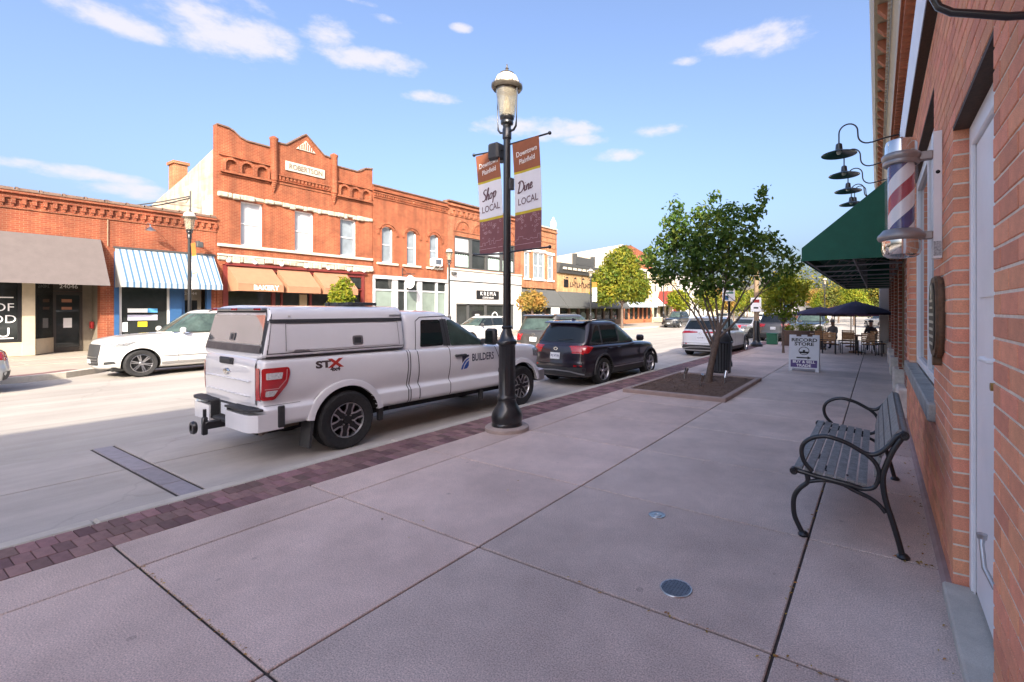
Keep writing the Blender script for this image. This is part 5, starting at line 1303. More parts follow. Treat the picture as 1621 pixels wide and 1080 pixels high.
# ---------- the white pickup
def pickup(loc, rz):
    t = thing('pickup_truck', 'white pickup truck with white bed cap parked at near curb', 'pickup truck', loc, rz)
    wb = 3.70; hw = 1.005; Rw = .405; yr, yf = -1.10, 4.62
    hood = zf([(-2, 1.33), (2.55, 1.30), (3.2, 1.27), (4.0, 1.24), (4.4, 1.17), (5, 1.14)])
    crown = lambda d: (lambda y: hood(y) + d)
    tp = [.02, 0, .0, 0, .0, .03]
    def ol(w, a=0., b=0., cr=.12, cf=.30, bf=.16): return outline(w, yr + a, yf - b, .02, bf, cr, cf, tp)
    rings = [(ol(.80, .10, .1), .46), (ol(.93, .05, .04), .47), (ol(hw - .005, .0, .0), .52), (ol(hw, 0, 0), .56), (ol(hw, 0, 0), .68), (ol(hw, 0, 0), .705), (ol(hw - .07, .0, .01), .745), (ol(hw - .055, 0, .0), .80), (ol(hw - .012, 0, .0), .95), (ol(hw - .006, 0, .01), 1.10), (ol(hw - .02, 0, .03), lambda y: hood(y) - .08), (ol(hw - .035, .0, .05), lambda y: hood(y) - .03), (ol(hw - .075, .02, .08), crown(.0)), (ol(hw - .35, .04, .12), crown(.02)), (ol(.25, .1, .2), crown(.03))]
    cut = arch_cut(hw, 0, Rw - .0, .475) + arch_cut(hw, wb, Rw - .0, .475)
    body_me = ringloft(rings, 2, cut, [p_white, m_under])
    body = obj('body', body_me, None, t)
    # cab upper
    def cabol(w, a, b, cr=.1, cf=.16, bf=.10): return outline(w, a, b, .015, bf, cr, cf)
    cabr = [(cabol(.93, .98, 3.02), 1.2), (cabol(.925, .98, 2.92), 1.33), (cabol(.86, 1.0, 2.42), 1.62), (cabol(.80, 1.02, 2.10), 1.83), (cabol(.775, 1.04, 2.03), 1.875), (cabol(.70, 1.08, 1.95), 1.91), (cabol(.3, 1.2, 1.8), 1.935)]
    cab_me = ringloft(cabr, 2, (), [p_white, m_under]); obj('cab', cab_me, None, t)
    # bed cap
    capr = [(outline(.955, -1.08, .97, .01, .01, .05, .05), 1.30), (outline(.955, -1.08, .97, .01, .01, .05, .05), 1.38), (outline(.945, -1.05, .97, .012, .01, .05, .05), 1.5), (outline(.89, -.99, .97, .015, .01, .05, .05), 1.82), (outline(.87, -.975, .968, .015, .01, .05, .05), 1.90), (outline(.83, -.965, .965, .015, .01, .05, .05), 1.955), (outline(.74, -.955, .96, .02, .01, .05, .05), 1.985), (outline(.35, -.94, .95, .02, .01, .05, .05), 2.0)]
    cap_me = ringloft(capr, 2, (), [p_white, m_under]); cap = obj('bed_cap', cap_me, None, t)
    P = Proj(tree_of(body_me, cab_me, cap_me)); PB = Proj(tree_of(body_me)); PC = Proj(tree_of(cap_me))
    seam = MB(); blk = MB()
    for s in (1, -1):
        # seams: bed/cab, doors
        for pts in ([(.985, .50), (.985, 1.32)], [(1.03, .50), (1.03, 1.30)], [(1.20, .52), (1.20, .9), (1.17, 1.3)], [(1.83, .50), (1.83, 1.31)], [(3.06, .52), (3.06, .95), (2.92, 1.27)]): P.strip('side', s, pts, .013, .006, seam, res=.03)
        P.strip('side', s, [(1.17, 1.3), (1.24, 1.75), (1.34, 1.815), (1.9, 1.83)], .011, .006, seam, res=.03); P.strip('side', s, [(1.83, 1.3), (1.80, 1.8)], .011, .006, seam, res=.03); P.strip('side', s, [(1.9, 1.83), (2.12, 1.78), (2.45, 1.57), (2.86, 1.28)], .011, .006, seam, res=.03)
        P.strip('side', s, [(-1.04, .745), (-.62, .745)], .006, .006, seam, res=.03)
        PC.strip('side', s, [(-1.02, 1.368), (.97, 1.368)], .05, .008, blk, res=.03); 
    pieces('door_seam', seam, m_under, t)
    pieces('cap_seal', blk, m_pl, cap)
    # cap side hatches
    for s in (1, -1):
        q = MB(); PC.strip('side', s, [(-.80, 1.41), (-.785, 1.76), (.845, 1.76), (.855, 1.41)], .006, .007, q, res=.03); PC.strip('side', s, [(-.985, 1.79), (.95, 1.79)], .05, .010, q, res=.03); PC.strip('side', s, [(.955, 1.40), (.955, 1.93)], .03, .010, q, res=.03); 
        pieces('hatch_seal', q, m_pl, cap)
        w = MB(); PC.shape('side', s, rounded([(-.775, 1.415), (.825, 1.415), (.815, 1.745), (-.765, 1.745)], .02), .009, .12, w); obj('side_hatch', w, p_white, cap, smooth=40)
        h = MB(); PC.shape('side', s, rounded([(.09, 1.44), (.25, 1.44), (.25, 1.57), (.09, 1.57)], .03), .014, 0, h); ho = obj('hatch_latch', h, m_steel, cap)
        h = MB(); PC.shape('side', s, rounded([(.12, 1.465), (.22, 1.465), (.22, 1.545), (.12, 1.545)], .02), .018, 0, h); obj('latch_handle', h, m_pl, cap)
        h = MB(); PC.shape('side', s, [(-.97, 1.835), (-.72, 1.835), (-.72, 1.86), (-.97, 1.86)], .012, 0, h); PC.shape('side', s, [(.72, 1.835), (.93, 1.835), (.93, 1.86), (.72, 1.86)], .012, 0, h); pieces('marker_strip', h, m_steel, cap)
        h = MB(); PC.shape('side', s, [(-.72, 1.395), (-.50, 1.395), (-.52, 1.42), (-.69, 1.425)], .012, 0, h); obj('cap_badge', h, m_steel, cap)
    # rear of the cap: black frame, glass hatch, lamp bar
    q = MB(); PC.strip('end', -1, [(-.90, 1.40), (-.845, 1.86), (-.80, 1.925), (.80, 1.925), (.845, 1.86), (.90, 1.40)], .05, .006, q); 
    for s in (1, -1): PC.strip('side', s, [(-1.035, 1.385), (-.955, 1.87)], .045, .007, q)
    pieces('rear_frame', q, m_pl, cap)
    q = MB(); PC.shape('end', -1, rounded([(-.86, 1.50), (.86, 1.50), (.815, 1.87), (-.815, 1.87)], .03), .012, .15, q); obj('rear_glass', q, M('mirror_glass', (.62, .64, .68), .04, metal=.75, var=.12, scale=2.2, spec=1, coat=1), cap, smooth=40)
    q = MB(); PC.shape('end', -1, [(-.875, 1.395), (.875, 1.395), (.862, 1.49), (-.862, 1.49)], .016, .15, q); obj('rear_sill', q, M('worn_black', (.10, .085, .08), .6, var=.3, scale=10), cap, smooth=40)
    lt = MB(); lt.bbox(-.78, .78, -1.02, -.93, 1.925, 1.965, .012); obj('lamp_bar', lt, m_steel, cap); lt = MB()
    for x in (-.7, -.02, .68): lt.bbox(x - .09, x + .09, -1.03, -1.01, 1.93, 1.958, .004)
    pieces('marker_lamp', lt, m_lampr, cap)
    q = MB(); PC.shape('end', -1, rounded([(-.07, 1.53), (.09, 1.53), (.09, 1.63), (-.07, 1.63)], .02), .022, 0, q); obj('hatch_latch', q, m_steel, cap); q = MB(); PC.shape('end', -1, [(-.02, 1.545), (.05, 1.545), (.05, 1.615), (-.02, 1.615)], .026, 0, q); obj('latch_handle', q, m_pl, cap)
    rk = MB().bbox(-.1, .62, .25, .29, 2.0, 2.03, .008).bbox(-.1, .62, .62, .66, 2.0, 2.03, .008); 
    for x in (-.06, .2, .5): rk.bbox(x, x + .1, .22, .7, 2.0, 2.05, .01)
    obj('roof_rack', rk, m_pl, cap)
    # tailgate
    tg = MB(); PB.shape('end', -1, rounded([(-.80, .77), (.80, .77), (.80, 1.33), (-.80, 1.33)], .02), .012, .12, tg); tgo = obj('tailgate', tg, p_white, t, smooth=40)
    sm_ = MB(); PB.strip('end', -1, [(-.81, .76), (-.81, 1.34)], .014, .008, sm_); PB.strip('end', -1, [(.81, .76), (.81, 1.34)], .014, .008, sm_); pieces('tailgate_gap', sm_, m_under, t)
    g = MB().bbox(-.70, .70, yr - .03, yr - .004, 1.04, 1.05, .003).bbox(-.70, .70, yr - .028, yr - .004, .86, .865, .002); obj('pressed_line', g, p_white, tgo)
    obj('tailgate_handle', MB().bbox(-.21, .21, yr - .032, yr - .005, 1.225, 1.315, .012).bbox(-.17, .17, yr - .038, yr - .03, 1.24, 1.30, .006), m_pl, tgo)
    obj('oval_badge', MB().lathe([(.001, yr - .03), (.055, yr - .03), (.07, yr - .02), (.072, yr - .005)], 0, 0, 24, axis='y').xf(Matrix.Translation((0, 0, 1.125)) @ Matrix.Diagonal((1.5, 1, .62, 1))), m_chrome, tgo, smooth=40)
    # lamps
    for s in (1, -1):
        lens = [(-1.06, .82), (-.93, .82), (-.80, 1.0), (-.765, 1.14), (-.775, 1.215), (-1.06, 1.215)]
        q = MB(); PB.shape('side', s, rounded(lens, .03), .014, .06, q)
        PB.shape('end', -1, [(s * .815, .82), (s * .89, .82), (s * .89, 1.215), (s * .815, 1.215)][::s], .014, .06, q)
        la = obj('tail_lamp', q, m_lampr, t, smooth=60)
        q = MB(); PB.shape('side', s, rounded([(-1.03, 1.075), (-.865, 1.075), (-.85, 1.155), (-1.03, 1.155)], .012), .018, .06, q); PB.shape('side', s, rounded([(-1.03, .87), (-.945, .87), (-.905, .94), (-1.03, .94)], .012), .018, .06, q); pieces('reverse_lens', q, m_lampw, la)
        q = MB(); PB.strip('side', s, [(-1.04, .96), (-.90, .96), (-.815, 1.06), (-.80, 1.19)], .012, .0185, q); obj('lens_rib', q, M('pink_lens', (.6, .25, .25), .2, coat=1), la)
        q = MB(); PB.shape('side', s, rounded([(4.10, .98), (4.42, .94), (4.46, 1.12), (4.25, 1.15), (4.08, 1.14)], .02), .006, .06, q); PB.shape('end', 1, [(s * .58, .95), (s * .9, .95), (s * .9, 1.12), (s * .6, 1.12)][::s], .006, .06, q); obj('headlight', q, m_hl, t, smooth=60)
    # bumper
    bm_ = MB()
    for s in (1, -1):
        pr = [(s * .27, yr - .125), (s * .80, yr - .12), (s * .90, yr - .10), (s * .985, yr - .03), (s * .985, yr + .26), (s * .93, yr + .26), (s * .27, yr + .12)]
        bm_.prism(pr if s > 0 else pr[::-1], .45, .66, axis='z')
    bp_ = pieces('bumper_end', bm_, p_white, t, smooth=30)
    pd = MB()
    for s in (1, -1):
        pr = [(s * .27, yr - .135), (s * .82, yr - .128), (s * .93, yr - .10), (s * 1.0, yr - .03), (s * 1.0, yr + .02), (s * .30, yr + .05)]
        pd.prism(pr if s > 0 else pr[::-1], .702, .728, axis='z'); pd.bbox(s * .97, s * 1.003, yr + .19, yr + .27, .47, .74, .01)
        for k in range(5): pd.bbox(s * .36, s * .86, yr - .11 + k * .03, yr - .095 + k * .03, .727, .733, .002)
    pd.bbox(-.27, .27, yr - .09, yr + .05, .47, .52, .01).bbox(-.27, .27, yr - .01, yr + .04, .45, .72, .01); pd.bbox(-.29, -.265, yr - .11, yr + .02, .48, .72, .006).bbox(.265, .29, yr - .11, yr + .02, .48, .72, .006)
    obj('bumper_step', pd, m_pl, bp_)
    obj('number_plate', MB().bbox(-.15, .15, yr - .032, yr - .022, .55, .70, .004), m_plate, bp_)
    hi = MB().bbox(-.035, .035, yr - .26, yr - .02, .40, .50, .008).bbox(-.03, .03, yr - .29, yr - .23, .33, .56, .01); hi.tube([(-.0, yr - .26, .33), (-.0, yr - .26, .66)], .02, 10); hi.lathe([(.04, -.025), (.075, -.025), (.085, 0), (.075, .025), (.04, .025), (.035, 0)], 0, 0, 22, axis='y').xf(Matrix.Translation((-.0, 0, 0)))
    n0 = len(hi.v) - 22 * 6
    for i in range(n0, len(hi.v)): x, y_, z = hi.v[i]; hi.v[i] = (x - .03, y_ + yr - .37, z + .44)
    obj('tow_hitch', hi, m_black, t, smooth=40)
    # running board edge, flares, exhaust, mud flaps, undertray
    for s in (1, -1):
        for y in (0, wb): obj('wheel_flare', lip(s * (hw - .012), y, Rw, .475, .085, .013, s, 9, 171), p_white, t, smooth=35)
        mf = MB().prism([(-.50, .46), (-.46, .46), (-.50, .12), (-.53, .12)], 0, 1, axis='x'); mf.v = [(s * (.72 + .26 * v[0]), v[1], v[2]) for v in mf.v]; obj('mud_flap', mf, m_pl, t)
        q = MB(); P.shape('side', s, rounded([(1.26, 1.335), (1.74, 1.335), (1.735, 1.77), (1.345, 1.77)], .04), .008, .04, q); obj('window', q, m_tint, t, smooth=60)
        q = MB(); P.shape('side', s, rounded([(1.90, 1.32), (2.76, 1.30), (2.56, 1.44), (2.15, 1.70), (2.02, 1.765), (1.88, 1.765)], .04), .008, .04, q); obj('window', q, m_tint2, t, smooth=60)
        q = MB(); P.shape('side', s, [(1.74, 1.33), (1.90, 1.32), (1.88, 1.78), (1.735, 1.775)], .005, .04, q); obj('door_pillar_trim', q, m_pl, t, smooth=60)
        q = MB().bbox(s * (hw - .02), s * (hw + .035), 1.93, 2.18, 1.125, 1.165, .012); obj('door_handle', q, m_pl, t)
        mi = MB().bbox(s * 1.03, s * 1.27, 2.60, 2.74, 1.30, 1.60, .04).bbox(s * .9, s * 1.05, 2.62, 2.70, 1.31, 1.40, .02); mo = obj('wing_mirror', mi, m_pl, t, smooth=40)
        obj('mirror_glass', MB().box(s * 1.06, s * 1.24, 2.594, 2.599, 1.33, 1.56), m_tint, mo)
        wheel(t, s * (hw - .012), 0, Rw, .28, .245, 'truck', s, .3); wheel(t, s * (hw - .012), wb, Rw, .28, .245, 'truck', s, .12)
    q = MB(); P.shape('end', 1, rounded([(-.72, 1.36), (.72, 1.36), (.66, 1.80), (-.66, 1.80)], .06), .004, .12, q); obj('windshield', q, m_tint, t, smooth=60)
    q = MB(); P.shape('end', 1, rounded([(-.55, .72), (.55, .72), (.55, 1.10), (-.55, 1.10)], .04), .006, .12, q); obj('grille', q, m_pl, t)
    obj('front_bumper', MB().prism(outline(hw - .02, 4.2, 4.72, .02, .14, .05, .25) + [(-x, y) for x, y in outline(hw - .02, 4.2, 4.72, .02, .14, .05, .25)[-2:0:-1]], .44, .66, axis='z'), m_steel, t, smooth=40)
    obj('exhaust', MB().tube([(.62, -.5, .42), (.62, -.86, .40), (.66, -.98, .37)], .04, 12), M('stained_steel', (.2, .15, .12), .5, metal=.8), t, smooth=60)
    obj('chassis', MB().box(-.62, .62, -1.0, 4.3, .34, .5).box(-.9, .9, .7, 2.9, .42, .5).tube([(-.8, 0, .40), (.8, 0, .40)], .07, 8).tube([(-.8, wb, .40), (.8, wb, .40)], .06, 8), m_under, t)
    pieces('step_bracket', MB().bbox(.86, .93, .52, .60, .28, .46, .01).bbox(.86, .93, 2.6, 2.68, .28, .46, .01), m_pl, t)
    obj('aerial_fin', MB().prism([(1.3, 1.93), (1.52, 1.93), (1.46, 1.99)], -.02, .02, axis='x'), p_white, t)
    # lettering and emblem on the right door, badge on the bed side
    def side_text(name, s_, size, u, v, mat, off=.003, **k):
        tm = text_mb(s_, size, **k); q = MB(); P.shape('side', 1, [(p[0] + u, p[1] + v) for p in tm.v], off, .25, q, faces=tm.f); return obj(name, q, mat, t)
    side_text('door_lettering', 'BUILDERS', .185, 2.61, 1.075, M('navy_vinyl', (.02, .025, .06), .4, var=0), xs=.70, bold=.003)
    q = MB(); P.shape('side', 1, [(2.10, 1.14), (2.10, 1.00), (2.14, 1.045), (2.19, 1.085), (2.26, 1.11), (2.26, 1.14)], .0035, 0, q); obj('door_emblem', q, MATS['navy_vinyl'], t)
    q = MB(); P.shape('side', 1, [(2.09, .89), (2.105, .96), (2.15, 1.03), (2.20, 1.065), (2.26, 1.085), (2.26, 1.065), (2.20, 1.03), (2.15, .97), (2.13, .89)], .0035, 0, q); P.shape('side', 1, [(2.15, .89), (2.165, .95), (2.21, 1.01), (2.26, 1.04), (2.26, .95), (2.23, .90)], .0035, 0, q); obj('door_emblem', q, M('blue_vinyl', (.03, .10, .42), .4, var=0), t)
    side_text('side_badge', 'ST', .125, -.34, 1.20, M('charcoal_vinyl', (.06, .04, .04), .4, var=0), xs=1.5, bold=.006); side_text('side_badge', 'X', .155, -.17, 1.205, M('red_vinyl', (.40, .03, .02), .4, var=0), xs=1.6, bold=.008); side_text('side_badge', '4x4', .075, -.18, 1.13, MATS['charcoal_vinyl'], xs=1.2, bold=.004)
    return t

# ---------- estate / SUV builder
def suv(name, label, cat, loc, rz, L=4.6, Wd=1.85, Ht=1.68, wb=2.66, ro=.98, Rw=.355, rim=.235, col=None, belt=1.05, hood=1.0, hoodlen=1.42, rake=.42, wrake=.75, style=(5, True, .014), cladding=True, detail=2, rail=True, nose=.82, group=None, deck=None, rear='wrap', front=True, plate=True, tint=None):
    """origin: ground under the middle of the rear bumper; the car looks along +y"""
    t = thing(name, label, cat, loc, rz, group); hw = Wd / 2; tint = tint or m_tint
    yb = L - hoodlen - .1                                  # foot of the windscreen
    sh = zf([(0, belt), (yb - .4, belt - .03), (yb + .2, hood + .0), (L - .5, hood - .08), (L - .12, nose), (L, nose - .04)])
    def ol(w, a=0., b=0., cr=.22, cf=.40, bf=.28, br=.10): return outline(w, a, L - b, br, bf, cr, cf, [.03, .0, .0, 0, .0, .05])
    rings = [(ol(hw - .22, .30, .35), .22), (ol(hw - .09, .14, .14), .23), (ol(hw - .03, .04, .03), .30), (ol(hw - .005, .0, .0), .48), (ol(hw - .004, .015, .0), .60), (ol(hw - .03, .03, .01), .66), (ol(hw - .008, .05, .03), lambda y: .60 + .55 * (sh(y) - .60)), (ol(hw - .012, .07, .05), lambda y: sh(y) - .10), (ol(hw - .04, .09, .09), lambda y: sh(y) - .03), (ol(hw - .10, .12, .14), sh), (ol(hw - .4, .2, .25), lambda y: sh(y) + .025), (ol(.2, .4, .5), lambda y: sh(y) + .035)]
    ra = Rw + .055
    cut = arch_cut(hw, ro, Rw, ra) + arch_cut(hw, ro + wb, Rw, ra)
    bme = ringloft(rings, 2, cut, [col, m_under]); body = obj('body', bme, None, t)
    y0 = .13 if deck is None else deck
    def go(w, a, b, cr=.2, cf=.24): return outline(w, a, b, .06, .26, cr, cf)
    g = [(go(hw - .075, y0 - .02, yb + .26), belt - .12), (go(hw - .085, y0, yb + .16), belt + .0), (go(hw - .16, y0 + rake * .5, yb + .12 - wrake * .55), (belt + Ht) / 2), (go(hw - .225, y0 + rake * .86, yb + .06 - wrake * .97), Ht - .075), (go(hw - .255, y0 + rake * .9, yb - wrake * 1.05), Ht - .035), (go(hw - .36, y0 + rake, yb - wrake * 1.15), Ht - .01), (go(.2, y0 + rake + .3, yb - wrake * 1.4), Ht + .005)]
    gme = ringloft(g, 2, (), [col, m_under]); obj('cabin', gme, None, t)
    P = Proj(tree_of(bme, gme)); PG = Proj(tree_of(gme)); PB = Proj(tree_of(bme))
    zb, zt = belt + .02, Ht - .13
    yA, yT = yb - .06, yb - wrake * .92                    # windscreen pillar foot / top
    yR, yRT = y0 + .30, y0 + rake * .8 + .22               # rear quarter foot / top
    yB = (yA + yR) / 2 + .15; yC = yR + .55 if L > 4 else yR + .3
    for s in (1, -1):
        q = MB(); PG.shape('side', s, rounded([(yR - .06, zb - .015), (yA + .04, zb - .02), (yT + .02, zt + .025), (yRT + .02, zt + .025), (yR + .12, zb + .16)], .05), .004, .045, q); obj('window_surround', q, m_pl, t, smooth=60)
        def win(pts, mat=tint):
            q = MB(); PG.shape('side', s, rounded(pts, .035), .008, .045, q); obj('window', q, mat, t, smooth=60)
        k = (yA - yT) / (zt - zb)
        win([(yB + .04, zb), (yA - .10, zb), (yA - .16 - k * (zt - zb - .09), zt - .03), (yT - .14, zt), (yB + .04, zt)], m_tint2 if detail > 1 else tint)
        win([(yC + .02, zb), (yB - .04, zb), (yB - .04, zt), (yC + .02, zt)]); win([(yR + .04, zb + .05), (yC - .06, zb), (yC - .06, zt), (yRT + .10, zt)])
        if detail > 1:
            sm_ = MB(); zs = .33
            for pts in ([(yB, zs), (yB, belt)], [(yA - .03, zs + .05), (yA - .0, belt - .05)], [(yC + .02, .62), (yC - .02, belt)], [(yB, zs), (yA - .03, zs + .05)], [(yC + .02, .62), (ro + ra * .82, .5), (ro + ra, zs), (yB, zs)]): PB.strip('side', s, pts, .010, .002, sm_)
            pieces('door_seam', sm_, m_under, t)
            for y in (yB - .24, yC + .16): obj('door_handle', MB().bbox(s * (hw - .02), s * (hw + .025), y, y + .18, belt - .14, belt - .11, .008), col, t)
            ww = MB(); PG.strip('side', s, [(yR + .02, zb - .02), (yA, zb - .025)], .018, .008, ww); obj('window_trim', ww, m_chrome, t)
        if cladding:
            for y in (ro, ro + wb): obj('wheel_arch', lip(s * (hw - .035), y, Rw, ra, .055, .03, s), m_pl, t, smooth=35)
            q = MB(); PB.shape('side', s, [(ro + ra, .26), (ro + wb - ra, .26), (ro + wb - ra, .40), (ro + ra, .40)], .012, .12, q); obj('rocker_panel', q, m_pl, t, smooth=50)
            q = MB(); PB.strip('side', s, [(ro + ra + .03, .43), (ro + wb - ra - .03, .43)], .03, .014, q); obj('rocker_trim', q, m_steel, t)
        if not cladding: q = MB(); PB.strip('side', s, [(ro + ra + .02, .36), (ro + wb - ra - .02, .36)], .07, .02, q); PB.strip('side', s, [(ro + ra + .05, .56), (ro + wb - ra - .05, .56)], .02, .012, q); obj('side_moulding', q, m_steel, t)
        obj('wing_mirror', MB().bbox(s * (hw - .06), s * (hw + .17), yA - .18, yA - .06, belt + .0, belt + .17, .04), col if detail > 1 else m_pl, t, smooth=40)
        for y in (ro, ro + wb): wheel(t, s * (hw - .03), y, Rw, .225, rim, style, s, .25)
        if rail: obj('roof_rail', MB().tube([(s * (hw - .29), y0 + rake + .12, Ht - .06), (s * (hw - .29), y0 + rake + .24, Ht - .005), (s * (hw - .29), (yR + yT) / 2, Ht + .012), (s * (hw - .29), yT - .45, Ht - .0), (s * (hw - .29), yT - .30, Ht - .05)], .018, 6), m_pl, t, smooth=60)
        # lamps
        if rear == 'wrap':
            q = MB(); PB.shape('side', s, rounded([(.09, belt - .22), (.30, belt - .2), (.52, belt - .06), (.30, belt - .02), (.12, belt - .03)], .02), .006, .06, q); P.shape('end', -1, [(s * (hw * .50), belt - .14), (s * (hw * .86), belt - .24), (s * (hw * .9), belt - .02), (s * (hw * .52), belt - .05)][::s], .006, .06, q)
        elif rear == 'slim':
            q = MB(); PB.shape('side', s, [(.10, belt - .1), (.45, belt - .06), (.42, belt), (.12, belt)], .006, .06, q); P.shape('end', -1, [(s * .12, belt - .08), (s * (hw * .9), belt - .12), (s * (hw * .9), belt - .01), (s * .12, belt - .04)][::s], .008, .06, q)
        else:
            q = MB(); PB.shape('side', s, [(.10, belt - .34), (.18, belt - .34), (.18, belt - .10), (.11, belt - .10)], .006, .06, q); P.shape('end', -1, [(s * hw * .84, belt - .34), (s * hw * .93, belt - .34), (s * hw * .93, belt - .10), (s * hw * .84, belt - .10)][::s], .006, .06, q)
        obj('tail_lamp', q, m_lampr, t, smooth=60)
        q = MB(); PB.shape('side', s, rounded([(L - .36, nose - .19), (L - .42, nose - .085), (L - .66, nose - .06), (L - .86, nose - .03), (L - .62, nose - .16)], .02), .010, .03, q); PB.shape('end', 1, [(s * hw * .48, nose - .15), (s * hw * .82, nose - .13), (s * hw * .85, nose - .0), (s * hw * .5, nose - .05)][::s], .006, .06, q)
        obj('headlight', q, m_hl, t, smooth=60)
        if front:
            q = MB(); PB.shape('end', 1, rounded([(s * hw * .55, .38), (s * hw * .80, .40), (s * hw * .78, .48), (s * hw * .58, .46)][::s], .02), .006, 0, q); obj('fog_lamp', q, m_pl, t)
    # rear window, spoiler, bumper, plate
    q = MB(); PG.shape('end', -1, rounded([(-hw + .17, zb + .03), (hw - .17, zb + .03), (hw - .30, zt - .03), (-hw + .30, zt - .03)], .06), .005, .1, q); obj('rear_window', q, tint, t, smooth=60)
    q = MB(); PG.shape('end', 1, rounded([(-hw + .15, zb - .0), (hw - .15, zb - .0), (hw - .28, zt + .02), (-hw + .28, zt + .02)], .06), .005, .1, q); obj('windshield', q, m_tint2, t, smooth=60)
    if deck is None: obj('roof_spoiler', MB().prism([(y0 + rake * .86 - .10, Ht - .075), (y0 + rake + .1, Ht - .06), (y0 + rake + .25, Ht - .002), (y0 + rake * .9 - .0, Ht - .02), (y0 + rake * .86 - .10, Ht - .055)], -hw + .30, hw - .30, axis='x'), col, t)
    q = MB(); PB.shape('end', -1, rounded([(-hw + .12, .30), (hw - .12, .30), (hw - .06, .50), (-hw + .06, .50)], .05), .008, .1, q); obj('rear_bumper', q, m_pl, t, smooth=50)
    if detail > 1 and cladding: q = MB(); PB.strip('end', -1, [(-hw + .12, .33), (-hw * .5, .40), (0, .42), (hw * .5, .40), (hw - .12, .33)], .035, .014, q); obj('bumper_trim', q, m_steel, t, smooth=50)
    if detail > 1:
        sm_ = MB(); PB.strip('end', -1, [(-hw * .86, .58), (hw * .86, .58)], .012, .003, sm_); PB.strip('end', -1, [(-hw * .80, .58), (-hw * .84, belt - .1)], .010, .003, sm_); PB.strip('end', -1, [(hw * .80, .58), (hw * .84, belt - .1)], .010, .003, sm_); pieces('tailgate_seam', sm_, m_under, t)
        for s in (1, -1): q = MB(); PB.shape('end', -1, [(s * hw * .62, .52), (s * hw * .84, .52), (s * hw * .84, .56), (s * hw * .62, .56)][::s], .006, 0, q); obj('reflector', q, m_lampr, t)
    if plate:
        q = MB(); PB.shape('end', -1, [(-.155, belt - .37), (.155, belt - .37), (.155, belt - .21), (-.155, belt - .21)], .014, 0, q); obj('number_plate', q, m_plate, t)
        tm = text_mb('AZ 47198', .085, xs=.75); q = MB(); PB.shape('end', -1, [(p[0], p[1] + belt - .29) for p in tm.v], .018, 0, q, faces=tm.f); obj('plate_lettering', q, M('plate_ink', (.03, .03, .12), .5, var=0), t)
    if detail > 1:
        e = MB().lathe([(.03, -.006), (.045, -.006), (.045, .006), (.03, .006)], 0, 0, 20, axis='y'); pz = PB.pt('end', -1, 0, belt - .11, .006); e.xf(Matrix.Translation(pz) @ Matrix.Diagonal((1.4, 1, .95, 1))); obj('rear_badge', e, m_chrome, t, smooth=40)
        a_ = PG.pt('end', -1, 0, zb + .08, .012); obj('rear_wiper', MB().tube([a_, PG.pt('end', -1, .2, zb + .09, .016), PG.pt('end', -1, .42, zb + .11, .012)], .008, 5), m_pl, t)
        obj('aerial_fin', MB().prism([(y0 + rake + .22, Ht - .005), (y0 + rake + .42, Ht), (y0 + rake + .26, Ht + .06)], -.018, .018, axis='x'), col, t)
    if front:
        q = MB(); PB.shape('end', 1, rounded([(-hw * .46, .36), (hw * .46, .36), (hw * .5, nose - .10), (-hw * .5, nose - .10)], .06), .006, .1, q); obj('grille', q, m_pl, t, smooth=50)
        q = MB()
        for z in (.44, .52, .60): PB.strip('end', 1, [(-hw * .44, z), (hw * .44, z)], .016, .012, q)
        pieces('grille_bar', q, m_steel, t)
        q = MB(); PB.shape('end', 1, [(-.15, .42), (.15, .42), (.15, .53), (-.15, .53)], .02, 0, q); obj('front_plate', q, m_plate, t)
    obj('chassis', MB().box(-hw + .25, hw - .25, .35, L - .35, .18, .3).tube([(-hw + .2, ro, Rw), (hw - .2, ro, Rw)], .05, 6), m_under, t)
    return t

ZR = -.104
pickup((-7.20, 3.98, ZR), R(-2.4))
plum = suv('suv', 'dark plum SUV parked by the curb just ahead of pickup', 'suv', (-6.93, 10.05, ZR), R(-4.0), L=4.45, wb=2.58, col=p_plum, belt=1.06, hood=1.04, nose=.86, Ht=1.66, style=(5, True, .017))
suv('suv', 'white SUV with black bumper parked in front of the plum SUV', 'suv', (-6.12, 19.4, ZR), R(-2), col=p_wsil, Ht=1.66, rear='slim', belt=1.08, rail=False, style=(5, True, .02))
suv('suv', 'boxy graphite SUV driving in the lane beside the plum SUV', 'suv', (-10.55, 13.9, ZR), 0, L=4.75, Wd=1.95, Ht=1.78, col=p_grey, belt=1.16, hood=1.12, nose=1.0, rake=.30, wrake=.6, cladding=False, rail=False, rear='post', tint=m_tint2)
lex = suv('suv', 'white SUV parked nose left by the blue striped awning shop', 'suv', (-18.9, 8.86, ZR), R(180), L=4.85, Wd=1.9, Ht=1.94, wb=2.79, ro=1.12, Rw=.385, rim=.262, col=p_pearl, belt=1.24, hood=1.22, hoodlen=1.62, nose=1.06, wrake=.72, rake=.3, style=(6, True, .016), cladding=False)
suv('crossover', 'white crossover parked across the street before the KREMA shop', 'car', (-19.1, 22.3, ZR), R(180), L=4.6, col=p_pearl, Ht=1.6, rake=.8, cladding=False, rail=False, detail=1)
suv('suv', 'black SUV facing this way parked beyond the yellow street tree', 'suv', (-19.1, 54.5, ZR), R(180), L=4.9, Ht=1.78, col=p_blk, belt=1.15, hood=1.1, nose=.95, cladding=False, rail=True, detail=1)
suv('sedan', 'silver sedan turning in the street beyond the white SUV', 'car', (-8.5, 34.0, -.12), R(-24), L=4.7, Ht=1.45, belt=.95, hood=.92, nose=.74, deck=.95, rake=.7, wrake=.85, col=p_silver, cladding=False, rail=False, detail=1, Rw=.33, rim=.22)
